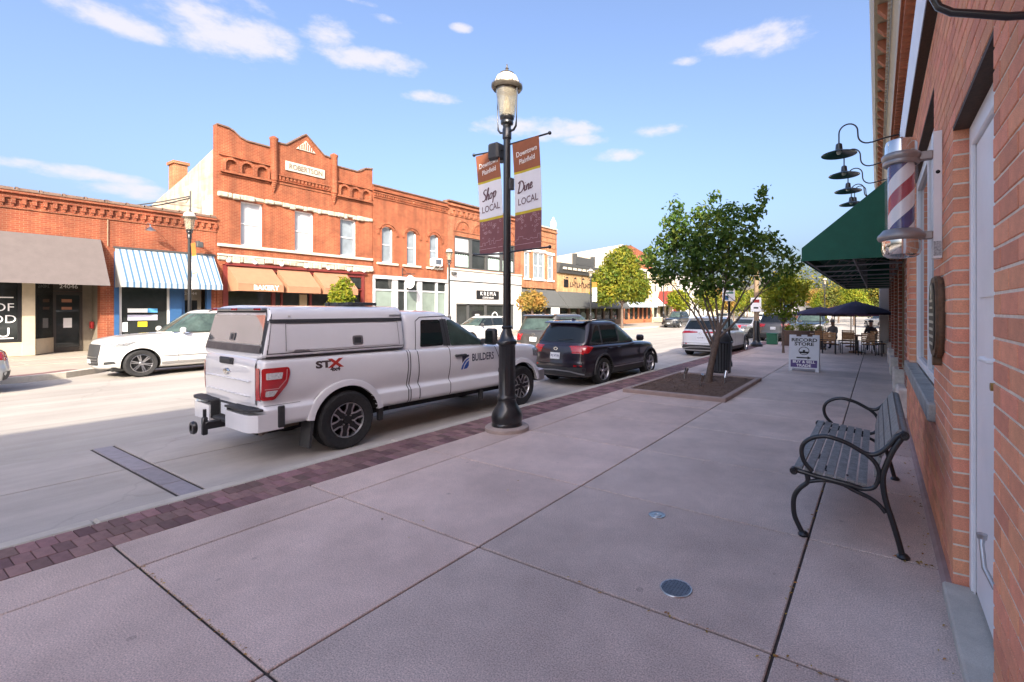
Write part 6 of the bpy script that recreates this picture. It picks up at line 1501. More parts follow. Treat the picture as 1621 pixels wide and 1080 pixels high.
suv('suv', 'dark SUV with silver bumper parked behind the wooden sign pole', 'suv', (-5.42, 31.6, -.12), R(-2), L=4.8, Wd=1.95, Ht=1.75, col=p_grey, belt=1.12, hood=1.08, nose=.92, cladding=False, detail=1)
suv('suv', 'black SUV facing this way behind the patio planters', 'suv', (-4.0, 41.2, -.12), R(180), L=5.1, Wd=2.0, Ht=1.85, col=p_blk, belt=1.18, hood=1.14, nose=1.0, cladding=False, detail=1)
suv('sedan', 'silver car cut off by the left edge of the picture', 'car', (-17.9, 2.40, ZR), R(180), L=4.6, Ht=1.5, belt=.98, hood=.95, nose=.78, deck=.8, rake=.7, col=p_silver, cladding=False, rail=False, detail=1, Rw=.33, rim=.22)
for k, (x, y, c, lab) in enumerate(((-12.5, 66, p_pearl, 'white car far down the middle of the street'), (-18.8, 70, p_silver, 'silver car parked far along the white building'), (6.5, 52, p_pearl, 'pale car parked beyond the patio umbrellas'), (1.5, 60, p_silver, 'grey car parked far behind the patio chairs'), (-9, 88, paint('dark_red', (.2, .02, .02)), 'small red car at the far street end'))):
    suv('parked_car', lab, 'car', (x, y, -.12), R(10 * k), col=c, detail=1, cladding=False, rail=False, Ht=1.55)
# ------------------------------------------------------------------ street lamps and banners
m_lglass = M('lamp_glass', (.78, .72, .58), .15, var=.25, scale=6, trans=.8, coat=.6)
m_lcap = M('lamp_cap_white', (.74, .66, .54), .35, var=.08)
m_lring = M('lamp_ring', (.16, .14, .11), .35, metal=.6, var=.2)
def street_lamp(x, y, z0, label, s=1.0, near=False):
    t = thing('street_lamp', label, 'street lamp', (x, y, z0), 0, 'street lamps along both kerbs')
    n = 40 if near else 20
    if near: obj('footing', MB().lathe([(.335, 0), (.335, .05), (.31, .07), (.001, .07)], n=40), M('footing_concrete', (.40, .32, .28), .9, var=.15, scale=8, bump=.3), t, smooth=40)
    obj('base', MB().lathe([(.235, .07), (.235, .10), (.225, .12), (.235, .15), (.24, .20), (.225, .27), (.185, .34), (.15, .40), (.138, .44), (.138, .47), (.15, .48), (.15, .50), (.138, .52), (.128, .54), (.124, 1.28), (.132, 1.30), (.15, 1.31), (.152, 1.35), (.14, 1.37), (.115, 1.39), (.085, 1.47), (.066, 1.54), (.082, 1.55), (.084, 1.575), (.068, 1.59)], n=n), m_black, t, smooth=35)
    for k in range(12 if near else 0):
        a = 2 * PI * k / 12
        obj('flute', MB().tube([(.122 * math.cos(a), .122 * math.sin(a), .56), (.121 * math.cos(a), .121 * math.sin(a), 1.27)], .007, 6), m_black, t, smooth=60)
    obj('pole', MB().lathe([(.062, 1.58), (.058, 3.0), (.055, 4.44), (.07, 4.46), (.07, 4.60), (.06, 4.62)], n=n), m_black, t, smooth=35)
    obj('lantern_seat', MB().lathe([(.06, 4.60), (.065, 4.66), (.095, 4.68), (.10, 4.71), (.09, 4.73), (.11, 4.76), (.11, 4.79), (.09, 4.80), (.001, 4.80)], n=n), m_black, t, smooth=40)
    la = obj('lantern_glass', MB().lathe([(.10, 4.79), (.118, 4.80), (.165, 5.12), (.18, 5.25), (.172, 5.25), (.11, 4.82)], n=n), m_lglass, t, smooth=40)
    obj('lamp_bulb', MB().lathe([(.03, 4.80), (.06, 4.86), (.05, 5.0), (.02, 5.1), (.001, 5.11)], n=16), M('frosted', (.7, .7, .65), .3), la, smooth=60)
    obj('lantern_cap', MB().lathe([(.17, 5.26), (.19, 5.29), (.185, 5.33), (.155, 5.40), (.10, 5.445), (.001, 5.45)], n=n), m_lcap, t, smooth=40)
    rg = MB().lathe([(.17, 5.22), (.21, 5.20), (.238, 5.235), (.238, 5.265), (.20, 5.275), (.17, 5.265)], n=n)
    for k in range(24 if near else 0):
        a = 2 * PI * k / 24; b = .055
        rg.add([(.236 * math.cos(a - b), .236 * math.sin(a - b), 5.26), (.236 * math.cos(a + b), .236 * math.sin(a + b), 5.26), (.235 * math.cos(a), .235 * math.sin(a), 5.31), (.228 * math.cos(a), .228 * math.sin(a), 5.26)], [(0, 1, 2), (0, 2, 3), (1, 3, 2)])
    obj('lantern_ring', rg, m_lring, t, smooth=40)
    obj('finial', MB().lathe([(.10, 5.435), (.11, 5.455), (.06, 5.48), (.03, 5.49), (.02, 5.52), (.028, 5.535), (.012, 5.55), (.008, 5.60), (.001, 5.61)], n=16), m_lring, t, smooth=40)
    for sg in (1, -1): obj('lantern_arm', MB().tube([(sg * .06, 0, 4.56), (sg * .13, 0, 4.57), (sg * .175, 0, 4.62), (sg * .185, 0, 4.72), (sg * .195, 0, 5.22)], [.018, .018, .016, .009, .008], 8), m_black, t, smooth=60)
    if near:
        obj('speaker_box', MB().bbox(-.33, -.12, -.09, .10, 4.16, 4.42, .03).bbox(-.13, -.05, -.02, .02, 4.10, 4.14, .005), m_pl, t)
        obj('junction_box', MB().bbox(.06, .115, -.04, .04, 3.66, 3.84, .008), m_pl, t)
    if s != 1: t.scale = (s, s, s)
    return t
street_lamp(-4.77, 5.65, 0, 'near black street lamp with shop local and dine local banners', near=True)
street_lamp(-21.5, 7.29, .03, 'black street lamp before the blue striped awning shop')
street_lamp(-21.5, 20.15, .03, 'black street lamp between the grey shopfront and KREMA shop')
street_lamp(-21.5, 36.95, .03, 'black street lamp before the single storey corner shop')
street_lamp(-21.5, 54.3, .03, 'far black street lamp by the maroon entrance canopy')
street_lamp(-4.9, 60.0, -.1, 'distant street lamp beyond the patio umbrellas')

m_bbrown = M('banner_brown', (.25, .085, .04), .8, var=.1, scale=5, fine=.1, fscale=200); m_bwhite = M('banner_white', (.62, .62, .66), .8, var=.04, scale=4); m_bplum = M('banner_plum', (.17, .065, .07), .8, var=.1, scale=5); m_byel = M('banner_yellow', (.45, .36, .02), .7); m_borg = M('banner_orange', (.5, .17, .03), .7); m_bline = M('banner_line', (.5, .33, .36), .7)
m_btxt = M('banner_ink', (.10, .05, .06), .7, var=0); m_bwt = M('banner_letter_white', (.72, .70, .68), .7, var=0)
SCRIPT = {   # single stroke cursive letters, units of x-height
 'S': [[(.95, 1.75), (.75, 1.95), (.4, 1.85), (.25, 1.5), (.5, 1.15), (.8, .8), (.75, .3), (.35, .0), (.0, .15)]],
 'h': [[(.0, .0), (.35, 1.0), (.62, 1.9), (.45, 2.0), (.25, 1.2), (.08, .0)], [(.1, .35), (.4, .85), (.62, .95), (.62, .6), (.55, .15), (.7, .0), (.9, .15)]],
 'o': [[(.55, .95), (.2, .8), (.05, .4), (.2, .05), (.5, .05), (.72, .45), (.6, .85), (.4, .95)], [(.6, .8), (.85, .75), (1.0, .85)]],
 'p': [[(.0, .6), (.25, .95), (.2, .5), (-.05, -.9)], [(.18, .55), (.45, .95), (.72, .8), (.68, .3), (.4, .0), (.15, .15)]],
 'D': [[(.35, 1.85), (.2, .9), (.1, .05), (.5, .0), (1.1, .4), (1.25, 1.1), (.9, 1.75), (.35, 1.95), (-.1, 1.65)], [(-.1, .1), (.15, .0), (.45, .1)]],
 'i': [[(.0, .3), (.2, .95), (.12, .3), (.25, .0), (.45, .2)], [(.26, 1.3), (.3, 1.36)]],
 'n': [[(.0, .3), (.18, .95), (.08, .0)], [(.1, .4), (.4, .88), (.6, .9), (.6, .5), (.55, .12), (.7, .0), (.9, .2)]],
 'e': [[(.05, .4), (.4, .5), (.5, .8), (.3, .97), (.1, .7), (.1, .25), (.35, .0), (.75, .25)]]}
ADV = {'S': .95, 'h': .92, 'o': .95, 'p': .8, 'D': 1.35, 'i': .5, 'n': .88, 'e': .75}
def script_word(word, size, x0, z0, y, rot=0.12):
    mb = MB(); x = 0
    for ch in word:
        for st in SCRIPT[ch]:
            P2 = [Vector((x + p[0], p[1])) * size for p in st]; D = []
            for i in range(len(P2) - 1):                       # Catmull-Rom
                a, b, c, d = P2[max(i - 1, 0)], P2[i], P2[i + 1], P2[min(i + 2, len(P2) - 1)]
                for t in np.linspace(0, 1, 5)[:-1]: D.append(.5 * ((2 * b) + (c - a) * t + (2 * a - 5 * b + 4 * c - d) * t * t + (3 * b - a - 3 * c + d) * t ** 3))
            D.append(P2[-1]); vs = []; fs = []
            for i, p in enumerate(D):
                tt = (D[min(i + 1, len(D) - 1)] - D[max(i - 1, 0)]).normalized(); w = size * (.085 + .06 * abs(tt.y)); nn = Vector((-tt.y, tt.x)) * w
                for q in (p + nn, p - nn): q = q + Vector((q.y * .12, q.x * rot)); vs.append((x0 + q.x, y, z0 + q.y))
            for i in range(len(D) - 1): fs.append((2 * i, 2 * i + 1, 2 * i + 3, 2 * i + 2))
            mb.add(vs, fs)
        x += ADV[ch]
    return mb
def banner(x0, x1, zt, zb, y, label, word, sgn, arm_x, near=True, slope=0., skew=0.):
    w, h = x1 - x0, zt - zb; t = thing('banner', label, 'banner', (x0, y, zb), 0, 'street lamp banners')
    def Y(x, z): return .035 * math.sin(PI * (z / h)) - .03 * (z / h) + .02 * math.sin(4 * x / w + 1)
    def warp(mb, off=0.):
        mb.v = [(v[0] + skew * (v[2] / h - .5), v[1] + Y(v[0], v[2]) + off, v[2] + slope * (v[0] / w - .5)) for v in mb.v]; return mb
    def zone(a, b, name, mat, th=.003, off=0., n=6):
        m = MB()
        for i in range(n):
            for j in range(4):
                xa, xb_ = w * j / 4, w * (j + 1) / 4; za, zc = h * (a + (b - a) * i / n), h * (a + (b - a) * (i + 1) / n)
                for yy in (off, off + th): m.quad((xa, yy, za), (xb_, yy, za), (xb_, yy, zc), (xa, yy, zc))
        return obj(name, warp(m), mat, t)
    zone(.735, 1, 'brown_field', m_bbrown); zone(.715, .735, 'stripe', m_byel, n=1); zone(.36, .715, 'white_field', m_bwhite); zone(.335, .36, 'stripe', m_byel, n=1); zone(0, .335, 'plum_field', m_bplum)
    if not near: return t
    def put(name, mb2, mat, off=-.004): return obj(name, warp(mb2, off), mat, t)
    for k, s_ in enumerate(('Downtown', 'Plainfield')):
        tm = text_mb(s_, .105, bold=.0008, xs=.88); q = MB(); q.add([(v[0] + w * .52, 0, v[1] + h * (.895 - k * .072) + .06 * v[0]) for v in tm.v], tm.f); put('lettering', q, m_bwt)
    tm = text_mb('LOCAL', .145, xs=.9, bold=.001); q = MB(); q.add([(v[0] + w * .5, 0, v[1] + h * .455 + .06 * v[0]) for v in tm.v], tm.f); put('lettering', q, m_btxt)
    sw = script_word(word, .088, w * (.14 if word == 'Shop' else .12), h * .535, 0); put('script_lettering', sw, m_btxt, -.004)
    dd = MB(); rr = random.Random(len(word) + int(x0 * 10))
    for k in range(26):
        u, v_ = rr.uniform(.06, .94) * w, h * (.32 - .13 * abs(rr.gauss(0, 1)) ** 1.2 * .6)
        r_ = rr.uniform(.010, .026); n_ = 9
        if v_ < h * .13: continue
        vs = []
        for i in range(n_):
            a = 2 * PI * i / n_; vs += [(u + r_ * math.cos(a), 0, v_ + r_ * math.sin(a)), (u + (r_ - .004) * math.cos(a), 0, v_ + (r_ - .004) * math.sin(a))]
        dd.add(vs, [(2 * i, 2 * ((i + 1) % n_), 2 * ((i + 1) % n_) + 1, 2 * i + 1) for i in range(n_)])
    px, pz = 0, h * .085
    while px < w * .97:                                    # little skyline
        nx = min(px + rr.uniform(.02, .05), w); nz = h * rr.choice((.085, .10, .115, .09, .125))
        dd.quad((px, 0, pz), (nx, 0, pz), (nx, 0, pz + .004), (px, 0, pz + .004)); dd.quad((nx - .004, 0, min(pz, nz)), (nx, 0, min(pz, nz)), (nx, 0, max(pz, nz)), (nx - .004, 0, max(pz, nz))); px, pz = nx, nz
    dd.quad((0, 0, h * .05), (w, 0, h * .05), (w, 0, h * .053), (0, 0, h * .053))
    put('line_drawing', dd, m_bline)['kind'] = 'stuff'
    for z in (h + .012, -.012):
        sz = slope * .5
        a_ = MB(); xs_, xe = (-.0, w + .16) if sgn > 0 else (w, -.10)
        xin = (x0 + arm_x * 0) ; pole = arm_x - x0
        a_.tube([(pole, -.0, z - sz * 1.15), (w + .14 if sgn > 0 else -.07, 0, z + sz * 1.3)], .014, 8); a_.sphere((w + .15 if sgn > 0 else -.08, 0, z + sz * 1.35), .028, 10)
        obj('banner_arm', a_, m_black, t, smooth=60)
    return t
banner(-4.645, -4.12, 4.36, 2.74, 5.65, 'brown and white banner reading Dine LOCAL, nearer the shops', 'Dine', 1, -4.74, slope=.02, skew=-.02)
banner(-5.38, -4.865, 4.30, 2.72, 5.65, 'brown and white banner reading Shop LOCAL, nearer the street', 'Shop', -1, -4.80, slope=.02, skew=-.06)
for (y, lab) in ((7.29, 'orange and white banner on the lamp before the striped awning'), (36.95, 'orange and white banner on the lamp before the corner shop')):
    b0 = banner(-21.35, -20.85, 4.3, 2.6, y, lab, '', 1, 0, near=False)
    for c in kids(b0):
        if c.name.startswith('brown'): c.data.materials[0] = m_borg
        if c.name.startswith('plum'): c.data.materials[0] = m_bwhite

# ------------------------------------------------------------------ bench
bn = thing('park_bench', 'black iron and grey slat bench against the brick wall', 'bench', (-.2, 5.28, 0))
def smooth_path(p, k=5):
    P_ = [Vector(q) for q in p]; D = []
    for i in range(len(P_) - 1):
        a, b, c, d = P_[max(i - 1, 0)], P_[i], P_[i + 1], P_[min(i + 2, len(P_) - 1)]
        for t in np.linspace(0, 1, k)[:-1]: D.append(.5 * ((2 * b) + (c - a) * t + (2 * a - 5 * b + 4 * c - d) * t * t + (3 * b - a - 3 * c + d) * t ** 3))
    return D + [P_[-1]]
paths = {
 'arm': ([(-.44, .53), (-.50, .60), (-.52, .68), (-.50, .75), (-.44, .80), (-.36, .825), (-.29, .82), (-.20, .795), (-.13, .76), (-.08, .735), (-.02, .735), (.03, .77), (.08, .83), (.12, .89), (.155, .915)], .0175),
 'arm_brace': ([(-.08, .735), (-.02, .68), (.01, .61), (.0, .53), (-.03, .48), (-.10, .46), (-.19, .48)], .0165),
 'seat_rail': ([(-.57, .52), (-.49, .51), (-.40, .495), (-.29, .485), (-.19, .475), (-.10, .46)], .019),
 'back_leg': ([(.16, .90), (.10, .79), (.06, .68), (.035, .58), (.04, .47), (.06, .37), (.09, .27), (.12, .16), (.145, .06), (.155, .012)], .021),
 'front_leg': ([(-.48, .50), (-.475, .44), (-.53, .38), (-.57, .31), (-.58, .23), (-.57, .14), (-.53, .05), (-.51, .012)], .02),
 'under_brace': ([(-.475, .44), (-.36, .475), (-.24, .47), (-.15, .435), (-.05, .40), (.01, .36), (.05, .31)], .016)}
for yy in (-.975, .975):
    fr_ = obj('end_frame', MB().box(-.5, -.499, yy - .001, yy + .001, .5, .501), m_black, bn)
    for nm, (p, r) in paths.items():
        o = obj(nm, MB().tube([(q.x + .2, yy, q.y) for q in smooth_path(p)], r, 10), m_black, bn, smooth=70); o.parent = fr_
    for (x, z, r) in ((-.575, .515, .032), (.165, .905, .034)):
        o = obj('scroll', MB().lathe([(.001, yy - .03), (r * .5, yy - .032), (r * .55, yy - .026), (r * .8, yy - .026), (r, yy - .018), (r, yy + .018), (r * .8, yy + .026), (.001, yy + .028)], x + .2, z, 20, axis='y'), m_black, fr_, smooth=40)
    for x in (-.505, .16):
        o = obj('foot', MB().lathe([(.042, 0), (.044, .012), (.034, .024), (.022, .034), (.001, .036)], x + .2, yy, 16), m_black, fr_, smooth=40)
def slat(p0, p1, th=.022):
    a, b = Vector(p0), Vector(p1); n = Vector((-(b - a).y, (b - a).x)).normalized() * th
    mb = MB(); L_ = 1.945; e = .005
    pts = [a, b, b + n, a + n]; return mb.prism([(q.x + .2, q.y) for q in pts], -L_ / 2, L_ / 2, axis='y')
sp2 = smooth_path([(-.575, .525), (-.49, .528), (-.40, .513), (-.29, .503), (-.19, .492), (-.07, .478)], 20)
def along(path, n, gap):
    ln = [0.0]
    for a, b in zip(path[:-1], path[1:]): ln.append(ln[-1] + (b - a).length)
    T = ln[-1]; f_ = lambda s: (float(np.interp(s, ln, [p.x for p in path])), float(np.interp(s, ln, [p.y for p in path])))
    w = (T - gap * (n - 1)) / n
    return [(f_(k * (w + gap)), f_(k * (w + gap) + w)) for k in range(n)]
for a, b in along(sp2, 7, .014): obj('seat_slat', slat(a, b), m_timber, bn)
for a, b in along(smooth_path([(.0, .56), (.015, .66), (.035, .73), (.065, .80), (.105, .87), (.15, .935), (.19, .94)], 20)[:-18], 5, .012): obj('back_slat', slat(a, b), m_timber, bn)
obj('top_rail', MB().tube([(.365, -.96, .905), (.365, .96, .905)], .034, 14), m_timber, bn, smooth=60)
obj('slat_bolt', MB().lathe([(.001, .54), (.008, .538), (.009, .53)], -.15, -.90, 8).lathe([(.001, .53), (.008, .528), (.009, .52)], .0, -.90, 8), m_black, bn)

# ------------------------------------------------------------------ A-frame board
af = thing('sandwich_board', 'white folding pavement sign for a record store with arrow', 'sign', (-1.84, 15.9, 0))
def board(y0, y1, sg):
    m = MB(); n0 = len(m.v)
    m.bbox(-.41, .41, 0, .03, .09, 1.05, .008); m.bbox(-.41, -.31, 0, .03, 0, .1, .008); m.bbox(.31, .41, 0, .03, 0, .1, .008); m.bbox(-.41, -.22, 0, .03, 1.04, 1.10, .006); m.bbox(.22, .41, 0, .03, 1.04, 1.10, .006); m.bbox(-.08, .08, 0, .03, 1.04, 1.10, .006)
    return m
tilt = Matrix.Rotation(R(-9.5), 4, 'X')
Tf = Matrix.Translation((0, -.20, 0)) @ tilt; Tb = Matrix.Translation((0, .20, 0)) @ Matrix.Rotation(R(9.5), 4, 'X') @ Matrix.Translation((0, -.03, 0))
panel = obj('front_panel', board(0, 0, 1).xf(Tf), M('sign_plastic', (.70, .72, .76), .45, var=.05), af); obj('back_panel', board(0, 0, 1).xf(Tb), MATS['sign_plastic'], af)
def onb(name, mb2, mat, off=-.004):
    q = MB(); q.add([(v[0], off, v[1]) for v in mb2.v], mb2.f, 0); return obj(name, q.xf(Tf), mat, panel)
def shift(mb2, x, z): mb2.v = [(v[0] + x, v[1] + z, 0) for v in mb2.v]; return mb2
onb('lettering', shift(text_mb('RECORD', .135, bold=.004, xs=1.3), 0, .94), m_ink); onb('lettering', shift(text_mb('STORE', .135, bold=.004, xs=1.3), 0, .82), m_ink)
ring = MB(); n_ = 32
for r0, r1 in ((.125, .145), (.0, .035)):
    vs = []
    for i in range(n_): a = 2 * PI * i / n_; vs += [(r0 * math.cos(a), r0 * math.sin(a) * .85, 0), (r1 * math.cos(a), r1 * math.sin(a) * .85, 0)]
    ring.add(vs, [(2 * i, 2 * ((i + 1) % n_), 2 * ((i + 1) % n_) + 1, 2 * i + 1) for i in range(n_)])
ring.add([(-.12, -.02, 0), (.12, -.02, 0), (.10, -.075, 0), (-.10, -.075, 0)], [(0, 1, 2, 3)])
onb('record_emblem', shift(ring, 0, .62), m_ink)
onb('arrow', shift(MB().add([(-.2, -.018, 0), (.10, -.018, 0), (.10, -.045, 0), (.2, 0, 0), (.10, .045, 0), (.10, .018, 0), (-.2, .018, 0)], [(0, 1, 5, 6), (2, 3, 4)]), .0, .415), m_ink)
onb('purple_band', MB().quad((-.355, .13, 0), (.355, .13, 0), (.355, .345, 0), (-.355, .345, 0)), M('purple_print', (.10, .06, .22), .5), -.003)
onb('lettering', shift(text_mb('BUY & SELL', .105, bold=.003, xs=1.15), 0, .29), m_white, -.006); onb('lettering', shift(text_mb('TRADE', .105, bold=.003, xs=1.2), 0, .18), m_white, -.006)

# ------------------------------------------------------------------ tree bed, bin, spotlights
tp_ = thing('tree_planter', 'square raised concrete tree bed filled with dark mulch', 'planter', (PL[0], PL[2], 0))
O3 = Vector((PL[0], PL[2], 0)); wx, wy = PL[1] - PL[0], PL[3] - PL[2]
m_pk = M('planter_concrete', (.36, .27, .235), .9, var=.12, scale=5, fine=.1, bump=.3)
for x0, x1, y0, y1 in ((0, wx, 0, .12), (0, wx, wy - .12, wy), (0, .12, .124, wy - .124), (wx - .12, wx, .124, wy - .124)): obj('kerb', MB().bbox(x0 + .001, x1 - .001, y0, y1, -.02, .085, .012), m_pk, tp_)
soil = MB(); n_ = 22
for i in range(n_ + 1):
    for j in range(n_ + 1):
        u, v = i / n_, j / n_; soil.v.append((.14 + u * (wx - .28), .14 + v * (wy - .28), 0.045 + .04 * math.sin(PI * u) * math.sin(PI * v) + rng.uniform(-.01, .012)))
for i in range(n_):
    for j in range(n_): soil.f.append((i * (n_ + 1) + j, (i + 1) * (n_ + 1) + j, (i + 1) * (n_ + 1) + j + 1, i * (n_ + 1) + j + 1)); soil.m.append(0)
for k in range(2600):
    x, y = rng.uniform(.16, wx - .16), rng.uniform(.16, wy - .16); z = .05 + .04 * math.sin(PI * x / wx) * math.sin(PI * y / wy); a = rng.uniform(0, 6.3); l = rng.uniform(.012, .035); h_ = rng.uniform(.0, .022); w_ = l * .35
    c_, s_ = math.cos(a), math.sin(a)
    soil.add([(x - c_ * l, y - s_ * l, z), (x + s_ * w_, y - c_ * w_, z + h_ * .4), (x + c_ * l, y + s_ * l, z + h_), (x - s_ * w_, y + c_ * w_, z + h_ * .7)], [(0, 1, 2, 3)])
obj('mulch', soil, m_mulch, tp_, kind='stuff')
for x, y, a, lab in ((-4.15, 11.9, .4, 'small silver spotlight on a stake near the street side'), (-3.42, 10.9, -.3, 'small silver spotlight in the mulch before the trunk'), (-3.1, 11.75, 1.2, 'small silver spotlight in the mulch right of trunk')):
    t = thing('spotlight', lab, 'spotlight', (x, y, .1), a, 'spotlights in the tree bed')
    obj('stake', MB().tube([(0, 0, -.05), (0, 0, .12)], .012, 6), m_steel, t); obj('head', MB().lathe([(.001, .10), (.035, .10), (.04, .14), (.045, .24), (.05, .27), (.04, .27)], .02, 0, 12).xf(Matrix.Translation((0, 0, .1)) @ Matrix.Rotation(.35, 4, 'Y') @ Matrix.Translation((0, 0, -.1))), m_chrome, t, smooth=40)
bi = thing('litter_bin', 'black slatted metal litter bin with domed lid behind tree', 'litter bin', (-3.86, 14.25, 0))
obj('liner', MB().lathe([(.001, .06), (.255, .06), (.285, .84), (.27, .84), (.25, .1)], n=24), m_dark, bi)
m_bslat = M('bin_slat', (.05, .055, .06), .4, var=.2, scale=20, coat=.3)
for k in range(22):
    a = 2 * PI * k / 22; s_ = MB()
    s_.add([(r * math.cos(a + d), r * math.sin(a + d), z) for z, r in ((.05, .275), (.45, .295), (.84, .315), (.885, .335)) for d in (-.10, .10)], [(0, 1, 3, 2), (2, 3, 5, 4), (4, 5, 7, 6)])
    s_.add([((r - .012) * math.cos(a + d), (r - .012) * math.sin(a + d), z) for z, r in ((.05, .275), (.45, .295), (.84, .315), (.885, .335)) for d in (-.10, .10)], [(1, 0, 2, 3), (3, 2, 4, 5), (5, 4, 6, 7)])
    obj('slat', s_, m_bslat, bi)
obj('rim', MB().lathe([(.30, .87), (.34, .875), (.345, .90), (.33, .915), (.29, .91)], n=32), m_black, bi, smooth=40); obj('bin_base', MB().lathe([(.001, 0), (.27, 0), (.28, .03), (.27, .06), (.001, .06)], n=28), m_black, bi, smooth=40)
dm = MB(); dm.lathe([(.29, .91), (.275, 1.0), (.23, 1.10), (.15, 1.17), (.05, 1.20), (.001, 1.20)], n=28); obj('dome_lid', dm, m_pl, bi, smooth=50)

# ------------------------------------------------------------------ signs and posts
ps = thing('parking_sign', 'white and blue parking sign on black post behind tree', 'sign', (-4.05, 15.9, 0))
obj('post', MB().tube([(0, 0, 0), (0, 0, 2.75)], .04, 10).lathe([(.11, 0), (.11, .1), (.08, .2), (.075, .75), (.13, .8), (.13, .86), (.05, 1.02), (.045, 1.1)], n=14), m_black, ps, smooth=40)
pp = obj('sign_plate', MB().bbox(-.2, .2, -.06, -.05, 2.12, 2.72, .003), m_white, ps)
obj('lettering', MB().box(-.16, .16, -.0625, -.0605, 2.58, 2.63).box(-.14, .1, -.0625, -.0605, 2.47, 2.52).box(-.12, .15, -.0625, -.0605, 2.36, 2.41), M('sign_green', (.03, .2, .12), .5), pp); obj('blue_panel', MB().box(-.17, .0, -.0625, -.0605, 2.16, 2.3), m_blue, pp)
wp = thing('sign_pole', 'tall wooden pole with white and red sign and black foot', 'pole', (-5.12, 25.4, 0))
obj('shaft', MB().tube([(0, 0, 0), (0, 0, 3.9)], .12, 12), M('weathered_wood', (.26, .18, .11), .8, var=.25, scale=12), wp, smooth=60); obj('foot', MB().lathe([(.3, 0), (.3, .12), (.2, .2), (.17, .35), (.16, 1.2), (.13, 1.3)], n=16), m_black, wp, smooth=40)
w2 = obj('sign_plate', MB().bbox(-.24, .26, -.16, -.145, 1.75, 2.45, .004), m_white, wp); obj('red_mark', MB().box(-.15, .17, -.165, -.1605, 2.2, 2.36), m_red, w2); obj('black_mark', MB().box(-.1, .12, -.165, -.1605, 1.9, 1.98), m_ink, w2)
gb_ = thing('utility_box', 'small green metal utility box near the kerb corner', 'utility box', (-4.72, 27.4, 0))
obj('casing', MB().bbox(-.26, .26, -.2, .2, 0, .56, .02), M('utility_green', (.02, .13, .07), .5, var=.1), gb_); obj('lid', MB().bbox(-.28, .28, -.22, .22, .56, .60, .01), MATS['utility_green'], gb_)

# ------------------------------------------------------------------ trees
def leaf_mat(name, c1, c2, c3, trans=.35):
    m = bpy.data.materials.new(name); m.use_nodes = True; nt = m.node_tree; N = nt.nodes.new; L = nt.links.new
    b = nt.nodes['Principled BSDF']; b.inputs['Roughness'].default_value = .55; b.inputs['Specular IOR Level'].default_value = .25
    g = N('ShaderNodeNewGeometry'); cr = N('ShaderNodeValToRGB'); e = cr.color_ramp.elements
    tc = N('ShaderNodeTexCoord'); nz = N('ShaderNodeTexNoise'); nz.inputs['Scale'].default_value = .9; nz.inputs['Detail'].default_value = 3; L(tc.outputs['Object'], nz.inputs['Vector'])
    mu = N('ShaderNodeMath'); mu.operation = 'MULTIPLY_ADD'; mu.inputs[1].default_value = 1.5; mu.inputs[2].default_value = -.62; L(nz.outputs['Fac'], mu.inputs[0])
    ad = N('ShaderNodeMath'); ad.operation = 'MULTIPLY_ADD'; ad.inputs[1].default_value = .65; L(g.outputs['Random Per Island'], ad.inputs[0]); L(mu.outputs[0], ad.inputs[2])
    e[0].position = .05; e[0].color = (*c1, 1); e[1].position = .95; e[1].color = (*c3, 1); n = e.new(.5); n.color = (*c2, 1)
    L(ad.outputs[0], cr.inputs[0]); L(cr.outputs[0], b.inputs['Base Color'])
    tr = N('ShaderNodeBsdfTranslucent'); L(cr.outputs[0], tr.inputs['Color']); mx = N('ShaderNodeMixShader'); mx.inputs[0].default_value = trans
    L(b.outputs[0], mx.inputs[1]); L(tr.outputs[0], mx.inputs[2]); L(mx.outputs[0], nt.nodes['Material Output'].inputs['Surface']); return m
L_green = leaf_mat('leaf_green', (.05, .11, .025), (.11, .20, .04), (.24, .28, .05), .5); L_yel = leaf_mat('leaf_yellow', (.06, .11, .015), (.17, .20, .02), (.36, .29, .03), .4); L_lime = leaf_mat('leaf_lime', (.09, .17, .02), (.25, .29, .025), (.40, .34, .03), .5); L_rust = leaf_mat('leaf_rust', (.16, .15, .03), (.36, .24, .06), (.42, .20, .05), .35); L_far = leaf_mat('leaf_far', (.05, .085, .02), (.16, .17, .03), (.36, .25, .03), .35)
m_bark = M('bark', (.13, .095, .075), .9, var=.3, scale=14, bump=.8, bscale=25)
def leaves(blobs, n, size, rg, drop=.25):
    """leaf faces through the volume of uneven ellipsoids (cx,cy,cz,rx,ry,rz); each leaf a folded pair of faces"""
    wts = np.array([b[3] * b[4] * b[5] for b in blobs]) ** .75; wts /= wts.sum()
    idx = rg.choice(len(blobs), n, p=wts); Bm = np.array(blobs)[idx]
    d = rg.normal(size=(n, 3)); d /= np.linalg.norm(d, axis=1)[:, None]; rad = rg.uniform(.35, 1.0, n) ** .55
    ctr = Bm[:, :3] + d * rad[:, None] * Bm[:, 3:6] + rg.normal(size=(n, 3)) * size * .8
    nr = d * .6 + rg.normal(size=(n, 3)) * .6 + np.array([0, 0, .35]); nr /= np.linalg.norm(nr, axis=1)[:, None]
    tx = np.cross(nr, rg.normal(size=(n, 3))); tx /= np.linalg.norm(tx, axis=1)[:, None]; ty = np.cross(nr, tx)
    s = size * rg.uniform(.6, 1.25, n)[:, None]
    a = ctr - tx * s; b = ctr + ty * s * .55 + nr * s * .12; c = ctr + tx * s - nr * s * .2; e = ctr - ty * s * .55 + nr * s * .12
    V = np.stack([a, b, c, e], 1).reshape(-1, 3); F = np.arange(n * 4).reshape(n, 4)
    tri = np.concatenate([F[:, [0, 1, 2]], F[:, [0, 2, 3]]])
    me = bpy.data.meshes.new('crown'); me.from_pydata(V.tolist(), [], tri.tolist()); return me
